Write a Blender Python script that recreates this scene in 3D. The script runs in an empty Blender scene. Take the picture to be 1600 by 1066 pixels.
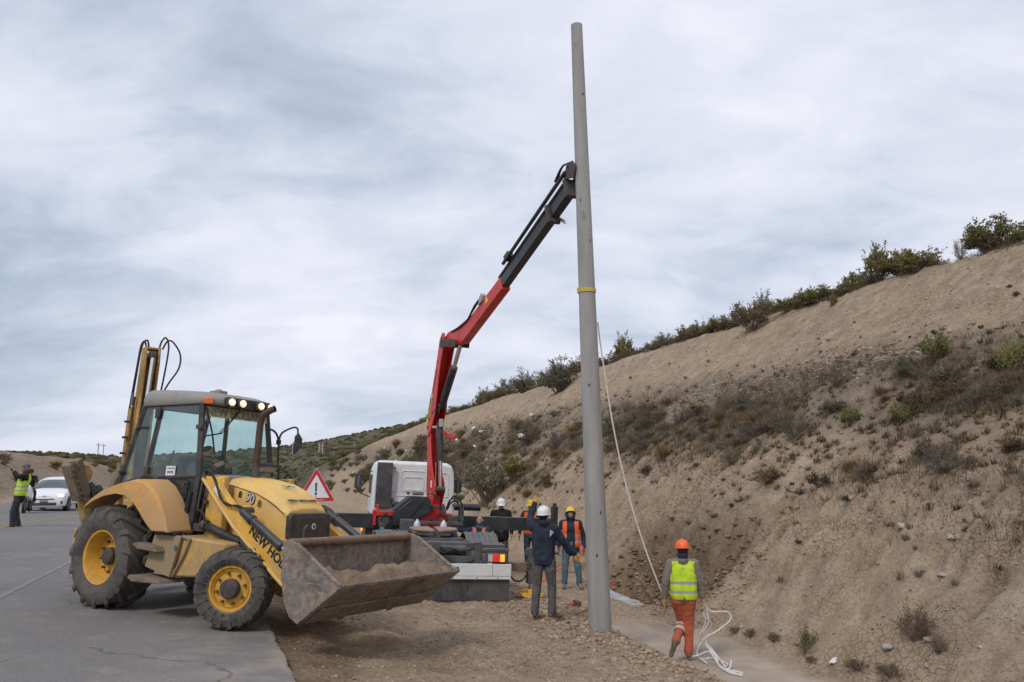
import bpy, bmesh, math, random
import numpy as np
from mathutils import Vector, Matrix, noise as mnoise

scene = bpy.context.scene
COL = scene.collection

# ------------------------------------------------------------------ camera
cam_d = bpy.data.cameras.new("camera")
cam = bpy.data.objects.new("camera", cam_d)
COL.objects.link(cam)
scene.camera = cam
cam_d.sensor_width = 36.0
cam_d.lens = 27.0
cam_d.clip_start = 0.1
cam_d.clip_end = 4000
cam.location = (0, 0, 1.95)
cam.rotation_euler = (math.radians(90 + 9.09), 0, 0)

# ------------------------------------------------------------------ view
scene.view_settings.view_transform = 'Standard'
scene.view_settings.look = 'None'
scene.view_settings.exposure = 0.12
scene.view_settings.gamma = 1.0
scene.view_settings.use_curve_mapping = False
try:
    scene.cycles.max_bounces = 6
    scene.cycles.transparent_max_bounces = 12
    scene.cycles.use_denoising = True
except Exception:
    pass

# ------------------------------------------------------------------ sun
SUN_EL, SUN_AZ = 48.0, 212.0       # azimuth clockwise from +Y (north)
sd = bpy.data.lights.new("sun", 'SUN')
sd.energy = 1.5
sd.angle = math.radians(13)
sd.color = (1.0, 0.95, 0.88)
sun = bpy.data.objects.new("sun", sd)
COL.objects.link(sun)
_az, _el = math.radians(SUN_AZ), math.radians(SUN_EL)
_dir = Vector((math.sin(_az) * math.cos(_el), math.cos(_az) * math.cos(_el), math.sin(_el)))
sun.rotation_euler = _dir.to_track_quat('Z', 'Y').to_euler()

# ------------------------------------------------------------------ world: thin bright overcast over a Nishita sky
world = bpy.data.worlds.new("World")
scene.world = world
world.use_nodes = True
wt = world.node_tree
wt.nodes.clear()


class NT:
    """tiny helper round a node tree"""
    def __init__(self, tree):
        self.t = tree
    def n(self, kind, **kw):
        nd = self.t.nodes.new(kind)
        for k, v in kw.items():
            if k.startswith('i_'):
                key = k[2:]
                key = int(key) if key.isdigit() else key.replace('_', ' ')
                nd.inputs[key].default_value = v
            else:
                setattr(nd, k, v)
        return nd
    def l(self, a, b):
        self.t.links.new(a, b)
    def math(self, op, a, b=None, c=None, clamp=False):
        nd = self.t.nodes.new('ShaderNodeMath'); nd.operation = op; nd.use_clamp = clamp
        for i, v in enumerate((a, b, c)):
            if v is None: continue
            if isinstance(v, (int, float)): nd.inputs[i].default_value = v
            else: self.l(v, nd.inputs[i])
        return nd.outputs[0]
    def mix(self, fac, a, b, blend='MIX'):
        nd = self.t.nodes.new('ShaderNodeMix'); nd.data_type = 'RGBA'; nd.blend_type = blend
        for s, v in ((nd.inputs[0], fac), (nd.inputs[6], a), (nd.inputs[7], b)):
            if isinstance(v, (int, float)): s.default_value = v
            elif isinstance(v, (tuple, list)): s.default_value = (*v[:3], 1)
            else: self.l(v, s)
        return nd.outputs[2]
    def ramp(self, fac, stops, interp='LINEAR'):
        nd = self.t.nodes.new('ShaderNodeValToRGB')
        cr = nd.color_ramp; cr.interpolation = interp
        while len(cr.elements) < len(stops): cr.elements.new(0.5)
        for e, (p, c) in zip(cr.elements, stops):
            e.position = p
            e.color = (c, c, c, 1) if isinstance(c, (int, float)) else (*c, 1)
        self.l(fac, nd.inputs[0])
        return nd.outputs[0]
    def noise(self, vec, scale, detail=4, rough=0.5, dist=0.0):
        nd = self.t.nodes.new('ShaderNodeTexNoise')
        nd.inputs['Scale'].default_value = scale; nd.inputs['Detail'].default_value = detail
        nd.inputs['Roughness'].default_value = rough; nd.inputs['Distortion'].default_value = dist
        if vec is not None: self.l(vec, nd.inputs['Vector'])
        return nd.outputs[0]
    def mapping(self, vec, scale=(1, 1, 1), rot=(0, 0, 0), loc=(0, 0, 0)):
        nd = self.t.nodes.new('ShaderNodeMapping')
        nd.inputs['Scale'].default_value = scale; nd.inputs['Rotation'].default_value = rot
        nd.inputs['Location'].default_value = loc
        self.l(vec, nd.inputs['Vector'])
        return nd.outputs[0]


w = NT(wt)
sky = w.n('ShaderNodeTexSky', sky_type='NISHITA', sun_disc=False)
sky.sun_elevation = _el
sky.sun_rotation = _az
tc = w.n('ShaderNodeTexCoord')
sep = w.n('ShaderNodeSeparateXYZ'); w.l(tc.outputs['Generated'], sep.inputs[0])
zz = w.math('ADD', w.math('MAXIMUM', sep.outputs[2], 0.0), 0.38)
cx = w.math('DIVIDE', sep.outputs[0], zz); cy = w.math('DIVIDE', sep.outputs[1], zz)
comb = w.n('ShaderNodeCombineXYZ'); w.l(cx, comb.inputs[0]); w.l(cy, comb.inputs[1])
m1 = w.mapping(comb.outputs[0], scale=(0.8, 1.0, 1), rot=(0, 0, 0.5), loc=(3.1, 1.3, 0))
big = w.noise(m1, 1.7, 7, 0.52, 0.25)
m2 = w.mapping(comb.outputs[0], scale=(1.0, 1.7, 1), rot=(0, 0, -0.35), loc=(7.3, 0.4, 0))
streak = w.noise(m2, 3.4, 9, 0.60, 0.5)
fac = w.math('ADD', w.math('MULTIPLY', big, 0.66), w.math('MULTIPLY', streak, 0.34))
# the sheet is thinner and brighter towards the right of the view, heavier to the left
fac = w.math('ADD', w.math('ADD', w.math('MULTIPLY', w.math('SUBTRACT', fac, 0.5), 1.08), 0.505), w.math('MULTIPLY', sep.outputs[0], 0.13))
hz = w.math('SUBTRACT', 1.0, w.math('MULTIPLY', w.math('MAXIMUM', sep.outputs[2], 0.0), 3.2), clamp=True)
fac = w.math('ADD', fac, w.math('MULTIPLY', hz, 0.035))
cloud = w.ramp(fac, [(0.32, (4.6, 5.5, 6.8)), (0.44, (5.9, 6.55, 7.8)), (0.53, (7.0, 7.3, 8.4)), (0.66, (8.5, 8.6, 9.4))])
cov = w.ramp(fac, [(0.28, 0.72), (0.5, 0.97)])
skymix = w.mix(cov, w.mix(1.0, sky.outputs[0], (0.42, 0.42, 0.42), 'MULTIPLY'), cloud)
bg = w.n('ShaderNodeBackground'); bg.inputs['Strength'].default_value = 0.1
w.l(skymix, bg.inputs['Color'])
wo = w.n('ShaderNodeOutputWorld'); w.l(bg.outputs[0], wo.inputs['Surface'])

rng = random.Random(11)

# ------------------------------------------------------------------ materials
MATS = {}
def new_mat(name):
    m = bpy.data.materials.new(name); m.use_nodes = True
    m.node_tree.nodes.clear()
    t = NT(m.node_tree)
    out = t.n('ShaderNodeOutputMaterial'); b = t.n('ShaderNodeBsdfPrincipled')
    t.l(b.outputs[0], out.inputs['Surface'])
    MATS[name] = m
    return m, t, b, out

def paint(name, col, rough=0.5, metal=0.0, dirt=None, dirt_amt=0.0, dscale=3.0, bump=0.0, bscale=40, spec=0.5, var=0.06, coat=0.0, emit=None, estr=0.0):
    """painted/plain surface with soft colour variation and patchy dust"""
    m, t, b, out = new_mat(name)
    tcn = t.n('ShaderNodeTexCoord').outputs['Object']
    n1 = t.noise(tcn, dscale * 2.2, 5, 0.6)
    lo = tuple(max(0, c * (1 - var * 2)) for c in col); hi = tuple(min(1, c * (1 + var * 2)) for c in col)
    c = t.mix(t.ramp(n1, [(0.3, 0), (0.7, 1)]), lo, hi)
    r = rough
    if dirt is not None and dirt_amt > 0:
        n2 = t.noise(tcn, dscale, 7, 0.68, 0.6)
        n3 = t.noise(tcn, dscale * 9, 4, 0.7)
        f = t.math('ADD', t.math('MULTIPLY', n2, 0.7), t.math('MULTIPLY', n3, 0.3))
        th = 0.62 - 0.30 * dirt_amt
        f = t.ramp(f, [(max(0, th - 0.07), 0), (min(1, th + 0.10), min(1, 0.35 + dirt_amt * 0.6))])
        c = t.mix(f, c, dirt)
        rr = t.math('ADD', t.math('MULTIPLY', f, (0.92 - rough)), rough)
        t.l(rr, b.inputs['Roughness'])
    else:
        b.inputs['Roughness'].default_value = r
    t.l(c, b.inputs['Base Color'])
    b.inputs['Metallic'].default_value = metal
    b.inputs['Specular IOR Level'].default_value = spec
    b.inputs['Coat Weight'].default_value = coat
    if emit:
        b.inputs['Emission Color'].default_value = (*emit, 1); b.inputs['Emission Strength'].default_value = estr
    if bump > 0:
        nb = t.noise(tcn, bscale, 5, 0.6)
        bp = t.n('ShaderNodeBump'); bp.inputs['Strength'].default_value = bump; bp.inputs['Distance'].default_value = 0.01
        t.l(nb, bp.inputs['Height']); t.l(bp.outputs[0], b.inputs['Normal'])
    return m

# ------------------------------------------------------------------ object helpers
def setp(o, label=None, cat=None, group=None, kind=None):
    if label: o['label'] = label
    if cat: o['category'] = cat
    if group: o['group'] = group
    if kind: o['kind'] = kind
    return o

def empty(name, loc=(0, 0, 0), rot=(0, 0, 0), label=None, cat=None, group=None):
    o = bpy.data.objects.new(name, None)
    o.empty_display_size = 0.2
    o.location = loc; o.rotation_euler = rot
    COL.objects.link(o)
    return setp(o, label, cat, group)

def link_mesh(name, me, mat=None, parent=None, smooth=False):
    o = bpy.data.objects.new(name, me)
    COL.objects.link(o)
    if mat is not None:
        for mm in (mat if isinstance(mat, (list, tuple)) else [mat]):
            me.materials.append(MATS[mm] if isinstance(mm, str) else mm)
    if parent is not None: o.parent = parent
    if smooth: me.shade_smooth()
    return o

def pydata(name, V, F, mat=None, parent=None, smooth=False):
    me = bpy.data.meshes.new(name)
    me.from_pydata([tuple(map(float, v)) for v in V], [], [tuple(map(int, f)) for f in F])
    me.update()
    return link_mesh(name, me, mat, parent, smooth)

class MB:
    """collects simple solids into one mesh"""
    def __init__(self):
        self.v = []; self.f = []; self.m = []; self.cur = 0
    def add(self, V, F):
        b = len(self.v)
        self.v += [tuple(map(float, p)) for p in V]
        self.f += [tuple(b + i for i in f) for f in F]
        self.m += [self.cur] * len(F)
        return self
    def box(self, c, s, rot=None):
        hx, hy, hz = s[0] / 2, s[1] / 2, s[2] / 2
        P = [Vector((x, y, z)) for x in (-hx, hx) for y in (-hy, hy) for z in (-hz, hz)]
        if rot is not None:
            R = rot if isinstance(rot, Matrix) else Matrix.Rotation(rot[1], 3, rot[0])
            P = [R @ p for p in P]
        P = [p + Vector(c) for p in P]
        return self.add(P, [(0, 1, 3, 2), (4, 6, 7, 5), (0, 4, 5, 1), (2, 3, 7, 6), (0, 2, 6, 4), (1, 5, 7, 3)])
    def prism(self, pts, axis, a, b):
        """pts 2D outline; axis 'y': (x,z) swept y a..b; 'x': (y,z); 'z': (x,y)"""
        def P(p, t):
            if axis == 'y': return (p[0], t, p[1])
            if axis == 'x': return (t, p[0], p[1])
            return (p[0], p[1], t)
        n = len(pts)
        V = [P(p, a) for p in pts] + [P(p, b) for p in pts]
        F = [tuple(range(n))[::-1], tuple(range(n, 2 * n))] + [(i, (i + 1) % n, n + (i + 1) % n, n + i) for i in range(n)]
        return self.add(V, F)
    def strip(self, pts, w, axis='y', a=0, b=1):
        """thick bent plate following an open polyline (2D), thickness w, swept a..b"""
        P = [Vector(p) for p in pts]; L = []; R = []
        for i, p in enumerate(P):
            d = (P[min(i + 1, len(P) - 1)] - P[max(i - 1, 0)]).normalized()
            nn = Vector((-d.y, d.x)) * w / 2
            L.append(p + nn); R.append(p - nn)
        for i in range(len(P) - 1):
            pass
        out = L + R[::-1]
        n = len(P)
        def Q(p, t):
            if axis == 'y': return (p[0], t, p[1])
            if axis == 'x': return (t, p[0], p[1])
            return (p[0], p[1], t)
        V = [Q(p, a) for p in L] + [Q(p, a) for p in R] + [Q(p, b) for p in L] + [Q(p, b) for p in R]
        F = []
        for i in range(n - 1):
            F += [(i, i + 1, n + i + 1, n + i), (2 * n + i, 3 * n + i, 3 * n + i + 1, 2 * n + i + 1),
                  (i, 2 * n + i, 2 * n + i + 1, i + 1), (n + i, n + i + 1, 3 * n + i + 1, 3 * n + i)]
        F += [(0, n, 3 * n, 2 * n), (n - 1, 3 * n - 1, 4 * n - 1, 2 * n - 1)]
        return self.add(V, F)
    def tube(self, path, r, seg=8, caps=True):
        P = [Vector(p) for p in path]; n = len(P)
        rr = r if isinstance(r, (list, tuple)) else [r] * n
        d0 = (P[1] - P[0]).normalized()
        u = d0.orthogonal().normalized()
        V = []
        for i, p in enumerate(P):
            d = (P[min(i + 1, n - 1)] - P[max(i - 1, 0)])
            if d.length < 1e-9: d = d0
            d = d.normalized()
            u = (u - d * u.dot(d))
            u = u.normalized() if u.length > 1e-6 else d.orthogonal().normalized()
            vv = d.cross(u)
            for k in range(seg):
                a = 2 * math.pi * k / seg
                V.append(p + (u * math.cos(a) + vv * math.sin(a)) * rr[i])
        F = [(i * seg + k, i * seg + (k + 1) % seg, (i + 1) * seg + (k + 1) % seg, (i + 1) * seg + k) for i in range(n - 1) for k in range(seg)]
        if caps: F += [tuple(range(seg))[::-1], tuple(range((n - 1) * seg, n * seg))]
        return self.add(V, F)
    def cyl(self, a, b, r, seg=20, r2=None):
        return self.tube([a, b], [r, r2 if r2 is not None else r], seg)
    def lathe(self, prof, c=(0, 0, 0), axis='y', seg=32, close=False):
        """prof list of (radius, along); revolves about axis through c"""
        V = []; n = len(prof)
        for r, t in prof:
            for k in range(seg):
                a = 2 * math.pi * k / seg
                q = (r * math.cos(a), r * math.sin(a))
                if axis == 'y': V.append((c[0] + q[0], c[1] + t, c[2] + q[1]))
                elif axis == 'x': V.append((c[0] + t, c[1] + q[0], c[2] + q[1]))
                else: V.append((c[0] + q[0], c[1] + q[1], c[2] + t))
        m = n if close else n - 1
        F = [(i * seg + k, i * seg + (k + 1) % seg, ((i + 1) % n) * seg + (k + 1) % seg, ((i + 1) % n) * seg + k) for i in range(m) for k in range(seg)]
        return self.add(V, F)
    def sphere(self, c, r, seg=12, rings=8):
        rx, ry, rz = r if isinstance(r, (tuple, list)) else (r, r, r)
        V = [(c[0], c[1], c[2] + rz)]
        for i in range(1, rings):
            ph = math.pi * i / rings
            for k in range(seg):
                a = 2 * math.pi * k / seg
                V.append((c[0] + rx * math.sin(ph) * math.cos(a), c[1] + ry * math.sin(ph) * math.sin(a), c[2] + rz * math.cos(ph)))
        V.append((c[0], c[1], c[2] - rz))
        F = [(0, 1 + k, 1 + (k + 1) % seg) for k in range(seg)]
        for i in range(rings - 2):
            F += [(1 + i * seg + k, 1 + (i + 1) * seg + k, 1 + (i + 1) * seg + (k + 1) % seg, 1 + i * seg + (k + 1) % seg) for k in range(seg)]
        L = len(V) - 1
        F += [(L, 1 + (rings - 2) * seg + (k + 1) % seg, 1 + (rings - 2) * seg + k) for k in range(seg)]
        return self.add(V, F)
    def loft(self, rings, closed=True, caps=True):
        n = len(rings[0]); V = [p for r in rings for p in r]
        m = n if closed else n - 1
        F = [(i * n + k, i * n + (k + 1) % n, (i + 1) * n + (k + 1) % n, (i + 1) * n + k) for i in range(len(rings) - 1) for k in range(m)]
        if caps: F += [tuple(range(n))[::-1], tuple(range((len(rings) - 1) * n, len(rings) * n))]
        return self.add(V, F)
    def build(self, name, mat, parent=None, bevel=0.0, smooth=None, seg=2, recalc=True, auto=40):
        me = bpy.data.meshes.new(name)
        me.from_pydata(self.v, [], self.f)
        mats = mat if isinstance(mat, (list, tuple)) else [mat]
        for mm in mats: me.materials.append(MATS[mm])
        if len(mats) > 1:
            me.polygons.foreach_set('material_index', self.m)
        if recalc:
            bm = bmesh.new(); bm.from_mesh(me)
            bmesh.ops.recalc_face_normals(bm, faces=bm.faces)
            bm.to_mesh(me); bm.free()
        me.update()
        o = bpy.data.objects.new(name, me); COL.objects.link(o)
        if parent is not None: o.parent = parent
        if smooth is not False:
            me.shade_smooth()
            me.set_sharp_from_angle(angle=math.radians(auto))
        if bevel > 0:
            md = o.modifiers.new('bevel', 'BEVEL'); md.width = bevel; md.segments = seg
            md.limit_method = 'ANGLE'; md.angle_limit = math.radians(35)
            md.harden_normals = False
        return o

def bez(pts, n=8):
    """Catmull-Rom through pts"""
    P = [Vector(p) for p in pts]; P = [P[0] * 2 - P[1]] + P + [P[-1] * 2 - P[-2]]
    out = []
    for i in range(1, len(P) - 2):
        for k in range(n):
            t = k / n
            a, b, c, d = P[i - 1:i + 3]
            out.append(0.5 * ((2 * b) + (c - a) * t + (2 * a - 5 * b + 4 * c - d) * t * t + (3 * b - a - 3 * c + d) * t ** 3))
    out.append(P[-2])
    return out

def text_obj(name, body, size, mat, parent, M, extrude=0.002, spacing=1.0, shear=0.0, bold=0.0, align='CENTER'):
    """lettering as a flat mesh; M (4x4) takes text XY plane to parent space"""
    cu = bpy.data.curves.new(name, 'FONT'); cu.body = body; cu.size = size
    cu.extrude = extrude; cu.space_character = spacing; cu.shear = shear; cu.offset = bold
    cu.align_x = align; cu.align_y = 'CENTER'
    tmp = bpy.data.objects.new(name, cu); COL.objects.link(tmp)
    dg = bpy.context.evaluated_depsgraph_get()
    me = bpy.data.meshes.new_from_object(tmp.evaluated_get(dg))
    bpy.data.objects.remove(tmp); bpy.data.curves.remove(cu)
    me.materials.clear(); me.materials.append(MATS[mat])
    me.transform(M)
    me.name = name
    o = bpy.data.objects.new(name, me); COL.objects.link(o)
    if parent is not None: o.parent = parent
    return o

def frame(origin, xdir, ydir):
    x = Vector(xdir).normalized(); y = Vector(ydir); y = (y - x * y.dot(x)).normalized(); z = x.cross(y)
    M = Matrix((x, y, z)).transposed().to_4x4(); M.translation = Vector(origin)
    return M
# ------------------------------------------------------------------ numeric noise
_P = np.random.RandomState(5).rand(256, 256)
def vnoise(x, y):
    x = np.asarray(x, float); y = np.asarray(y, float)
    xi = np.floor(x).astype(int); yi = np.floor(y).astype(int)
    fx = x - xi; fy = y - yi
    fx = fx * fx * (3 - 2 * fx); fy = fy * fy * (3 - 2 * fy)
    a = _P[xi & 255, yi & 255]; b = _P[(xi + 1) & 255, yi & 255]
    c = _P[xi & 255, (yi + 1) & 255]; d = _P[(xi + 1) & 255, (yi + 1) & 255]
    return (a * (1 - fx) + b * fx) * (1 - fy) + (c * (1 - fx) + d * fx) * fy
def fbm(x, y, o=4, g=0.5):
    s = 0; a = 1; t = 0
    for i in range(o):
        s = s + a * vnoise(x * 2 ** i + 17.3 * i, y * 2 ** i + 9.1 * i); t += a; a *= g
    return s / t - 0.5
def sstep(a, b, x):
    t = np.clip((x - a) / (b - a), 0, 1); return t * t * (3 - 2 * t)

PHI = math.radians(17.6)
def uv2xy(u, v): return (-math.sin(PHI) * u + math.cos(PHI) * v, math.cos(PHI) * u + math.sin(PHI) * v)
def xy2uv(x, y): return (-math.sin(PHI) * x + math.cos(PHI) * y, math.cos(PHI) * x + math.sin(PHI) * y)

GU = ([-60, 0, 14, 25, 42, 60, 90, 150, 260], [0.0, 0.0, 0.0, 0.02, -0.55, -0.9, -1.6, -2.6, -4.0])
EDGE_V = 0.15
def road_z(u, v):
    return np.interp(u, *GU) - 0.036 * np.clip(v, -13.8, 0.4)
def edge_v(u):
    return np.interp(u, [0, 7.6, 9.8, 12, 40], [.42, .36, .18, .06, .08]) + 0.10 * fbm(u * 0.9, 3.3 + 0 * u, 4) + 0.05 * fbm(u * 7, 8.8 + 0 * u, 3)

def base_z(u, v):
    """smooth large-scale ground height"""
    u = np.asarray(u, float); v = np.asarray(v, float)
    g = np.interp(u, *GU)
    pv = [0.15, 0.35, 0.8, 2.0, 3.2, 4.6, 5.3, 6.1, 7.2, 7.9]
    near = np.interp(v, pv, [-0.06, -0.11, -0.16, -0.34, -0.49, -0.55, -0.66, -0.99, -1.10, -1.02])
    far = np.interp(v, pv, [-0.06, -0.10, -0.18, -0.42, -0.60, -0.66, -0.70, -0.78, -0.84, -0.86])
    k = sstep(12.3, 15.0, u)
    sh = near * (1 - k) + far * k
    # cut slope on the right
    Hc = np.interp(u, [-60, 37, 78, 114, 160, 230], [7.85, 7.85, 7.1, 5.9, 3.6, 0.5])
    toe = 7.9
    zt = -1.02 * (1 - k) - 0.86 * k
    vv = v - toe
    wob = 0.5 * fbm(u * 0.11, 1.0 + 0 * u, 3) * sstep(3, 9, vv)
    slope = zt + 0.80 * vv + 0.5 * sstep(0, 3, vv) - 0.25 * sstep(5.0, 9.5, vv) + wob
    crest = Hc - 0.02 * np.clip(v - 17, 0, 200)
    s = 0.35
    d = np.clip((slope - crest) / s, -30, 30)
    hill = crest - s * np.log1p(np.exp(-d))        # soft minimum
    hill = np.where(d > 29, crest, hill)
    hill = np.where(vv > 0, hill, sh)
    right = np.where(v > toe, hill, sh) + g * (1 - sstep(8, 18, v))
    # left of the road
    rl = road_z(u, np.full_like(v, -13.8))
    bank = rl - 0.1 + np.clip(-15.2 - v, 0, 60) * 0.62
    bc = 2.75 + 0.8 * fbm(u * 0.06, v * 0.06, 3) + 0.01 * np.clip(-20 - v, 0, 500)
    bc = np.maximum(bc * (1 - sstep(95, 150, u)), rl - 0.1)
    d2 = np.clip((bank - bc) / 0.3, -30, 30)
    left = bc - 0.3 * np.log1p(np.exp(-d2)); left = np.where(d2 > 29, bc, left)
    left = np.where(v > -15.2, rl - 0.08 + 0 * v, left)
    z = np.where(v > 0.06, right, np.where(v > -13.7, road_z(u, v) - 0.07, left))
    # far hills
    X = -math.sin(PHI) * u + math.cos(PHI) * v; Y = math.cos(PHI) * u + math.sin(PHI) * v
    r = np.hypot(X, Y); px = 800 + 1200 * X / np.maximum(Y, 1) / 0.987
    yt = np.interp(px, [-600, 0, 100, 190, 300, 424, 503, 580, 700, 1000, 2500], [716, 710.5, 711.5, 716.5, 712, 702, 691, 675, 655, 640, 640])
    hz = 1.95 + (725 - yt) / 1200 / 0.987 * np.minimum(r, 430) + 1.2 * fbm(X * 0.02, Y * 0.02, 4)
    hz = hz - 0.02 * np.clip(r - 430, 0, 400)
    kf = sstep(130, 400, r) * (Y > 0)
    prof = np.minimum(1, kf)
    return z * (1 - prof) + hz * prof

PIT = [(16.2, 8.55, 1.6, 0.80, 0.85), (14.2, 8.95, 0.50, 0.65, 0.55)]      # dug hollows at the toe
_rr = random.Random(5)
RILLS = [(8.2 + i * .38 + _rr.uniform(-.25, .25), 8.3 + _rr.uniform(0, 1.0), 9.7 + _rr.uniform(0, 1.6), _rr.uniform(-.12, .12), _rr.uniform(.06, .10), _rr.uniform(.14, .26)) for i in range(34)]
def ground_z(u, v, detail=True):
    u = np.asarray(u, float); v = np.asarray(v, float)
    z = base_z(u, v)
    pit = 0
    for (pu, pv_, ru, rv, dep) in PIT:
        q = np.exp(-(((u - pu) / ru) ** 4 + ((v - pv_) / rv) ** 4))
        z = z - q * dep
        pit = np.maximum(pit, q)
    if not detail: return z
    nf = 1 / (1 + (np.abs(u) / 60) ** 2)
    sh = (v > EDGE_V) & (v < 7.9)
    onsh = sstep(0.2, 0.5, v) * (1 - sstep(7.6, 8.2, v))
    ditch = sstep(5.6, 6.1, v) * (1 - sstep(7.2, 7.8, v)) * (1 - sstep(12.5, 14.5, u))
    # loose shoulder: wheel ruts along the road, ridged clods
    ruts = 0.035 * np.sin(v * 5.5 + 1.5 * fbm(u * 0.3, v * 0.3, 2)) * np.exp(-((v - 2.2) / 1.6) ** 2)
    rough = 0.20 * fbm(u * 1.1, v * 1.1, 5, 0.55) + 0.10 * np.abs(fbm(u * 5.5, v * 5.5, 4, 0.6)) + 0.05 * fbm(u * 2.2 + v * .8, v * 9, 3) + 0.035 * np.maximum(0, fbm(u * 9, v * 9, 2) - 0.08) * 3
    lump = 0.22 * np.maximum(0, fbm(u * 1.6 + 4, v * 1.6, 4, 0.6)) * np.exp(-((v - 4.9) / 0.55) ** 2)
    z = z + onsh * (1 - 0.85 * ditch) * (ruts + rough * 0.75) + lump * onsh
    z = z + onsh * ditch * 0.02 * fbm(u * 3, v * 3, 3)
    # cut slope: rills below, ledges above
    vv = v - 7.9
    on = sstep(0.0, 0.6, vv)
    rill = -0.34 * np.maximum(0, 0.5 - np.abs(fbm((u + 0.10 * v) * 1.15, v * 0.10, 3, 0.5)) * 8) * sstep(0.2, 1.2, vv) * (1 - sstep(3.0, 4.6, vv)) * sstep(0.36, 0.5, vnoise(u * 0.9, v * 0.30 + 3))
    rill2 = 0.11 * fbm((u + 0.15 * v) * 4.5, v * 0.55, 3) * sstep(9, 15, u) + 0.04 * fbm(u * 5.0, v * 0.7, 3)
    ledge = 0.0
    q = (z * 1.0 + 0.12 * u * 0.0)
    lay = fbm(u * 0.25, q * 3.0, 3)
    ledge = 0.42 * lay * sstep(5.0, 6.5, vv) * (1 - sstep(11.2, 12.5, vv))
    rough2 = 0.30 * fbm(u * 0.5, v * 0.5, 4, 0.5) + 0.22 * fbm(u * 2.4, v * 2.4, 5, 0.62) + 0.15 * np.abs(fbm(u * 7, v * 7, 3)) * (0.4 + sstep(4, 6, vv))
    z = z + on * (rill + rill2 + ledge + rough2) * (0.25 + 0.75 * nf)
    for (ru, v0, v1, dr, wd, dep) in RILLS:
        m_ = (np.abs(u - ru) < 1.2) & (v > v0 - .2) & (v < v1 + .2)
        if not m_.any(): continue
        cu = ru + dr * (v - v0) + .10 * np.sin(v * 3.1 + ru * 7) + .05 * np.sin(v * 9 + ru)
        z = z - np.where(m_, dep * np.exp(-((u - cu) / wd) ** 2) * sstep(v0, v0 + .3, v) * (1 - sstep(v1 - .4, v1, v)), 0)
    # dug hollows: broken chunky soil
    z = z + pit * (0.42 * fbm(u * 2.6, v * 3.0, 5, 0.68) + 0.30 * np.floor(7 * (fbm(u * 1.4, v * 5.5, 3) + 0.5)) / 7 - .1)
    # left bank
    onl = sstep(0.2, 2.0, -15.2 - v) * (1 - sstep(130, 160, u))
    z = z + onl * (0.7 * fbm(u * 0.3, v * 0.3, 4, 0.55) + 0.25 * fbm(u * 1.3, v * 1.3, 3))
    return z
def gz(u, v): return float(ground_z(np.array([u]), np.array([v]))[0])
def gpt(u, v, dz=0):
    x, y = uv2xy(u, v); return (x, y, gz(u, v) + dz)
def gxy(x, y, dz=0):
    u, v = xy2uv(x, y); return gz(u, v) + dz

# ------------------------------------------------------------------ terrain grid
def spaced(segs):
    out = []
    for a, b, s in segs:
        out += list(np.arange(a, b - 1e-6, s))
    return out
US = spaced([(-40, 2, 2.0), (2, 7, 0.12), (7, 19, 0.055), (19, 30, 0.12), (30, 50, 0.3), (50, 90, 0.8), (90, 180, 2.2), (180, 480, 7), (480, 760, 20)]) + [760]
VS = spaced([(-420, -80, 14), (-80, -30, 1.6), (-30, -14, 0.28), (-14, -1, 1.4), (-1, 0, 0.12), (0, 11, 0.05), (11, 21, 0.11), (21, 30, 0.5), (30, 80, 3), (80, 420, 14)]) + [420]
US = np.array(US); VS = np.array(VS)
UU, VV = np.meshgrid(US, VS, indexing='ij')
ZZ = ground_z(UU, VV)
XX = -math.sin(PHI) * UU + math.cos(PHI) * VV; YY = math.cos(PHI) * UU + math.sin(PHI) * VV
nu, nv = UU.shape

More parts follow.
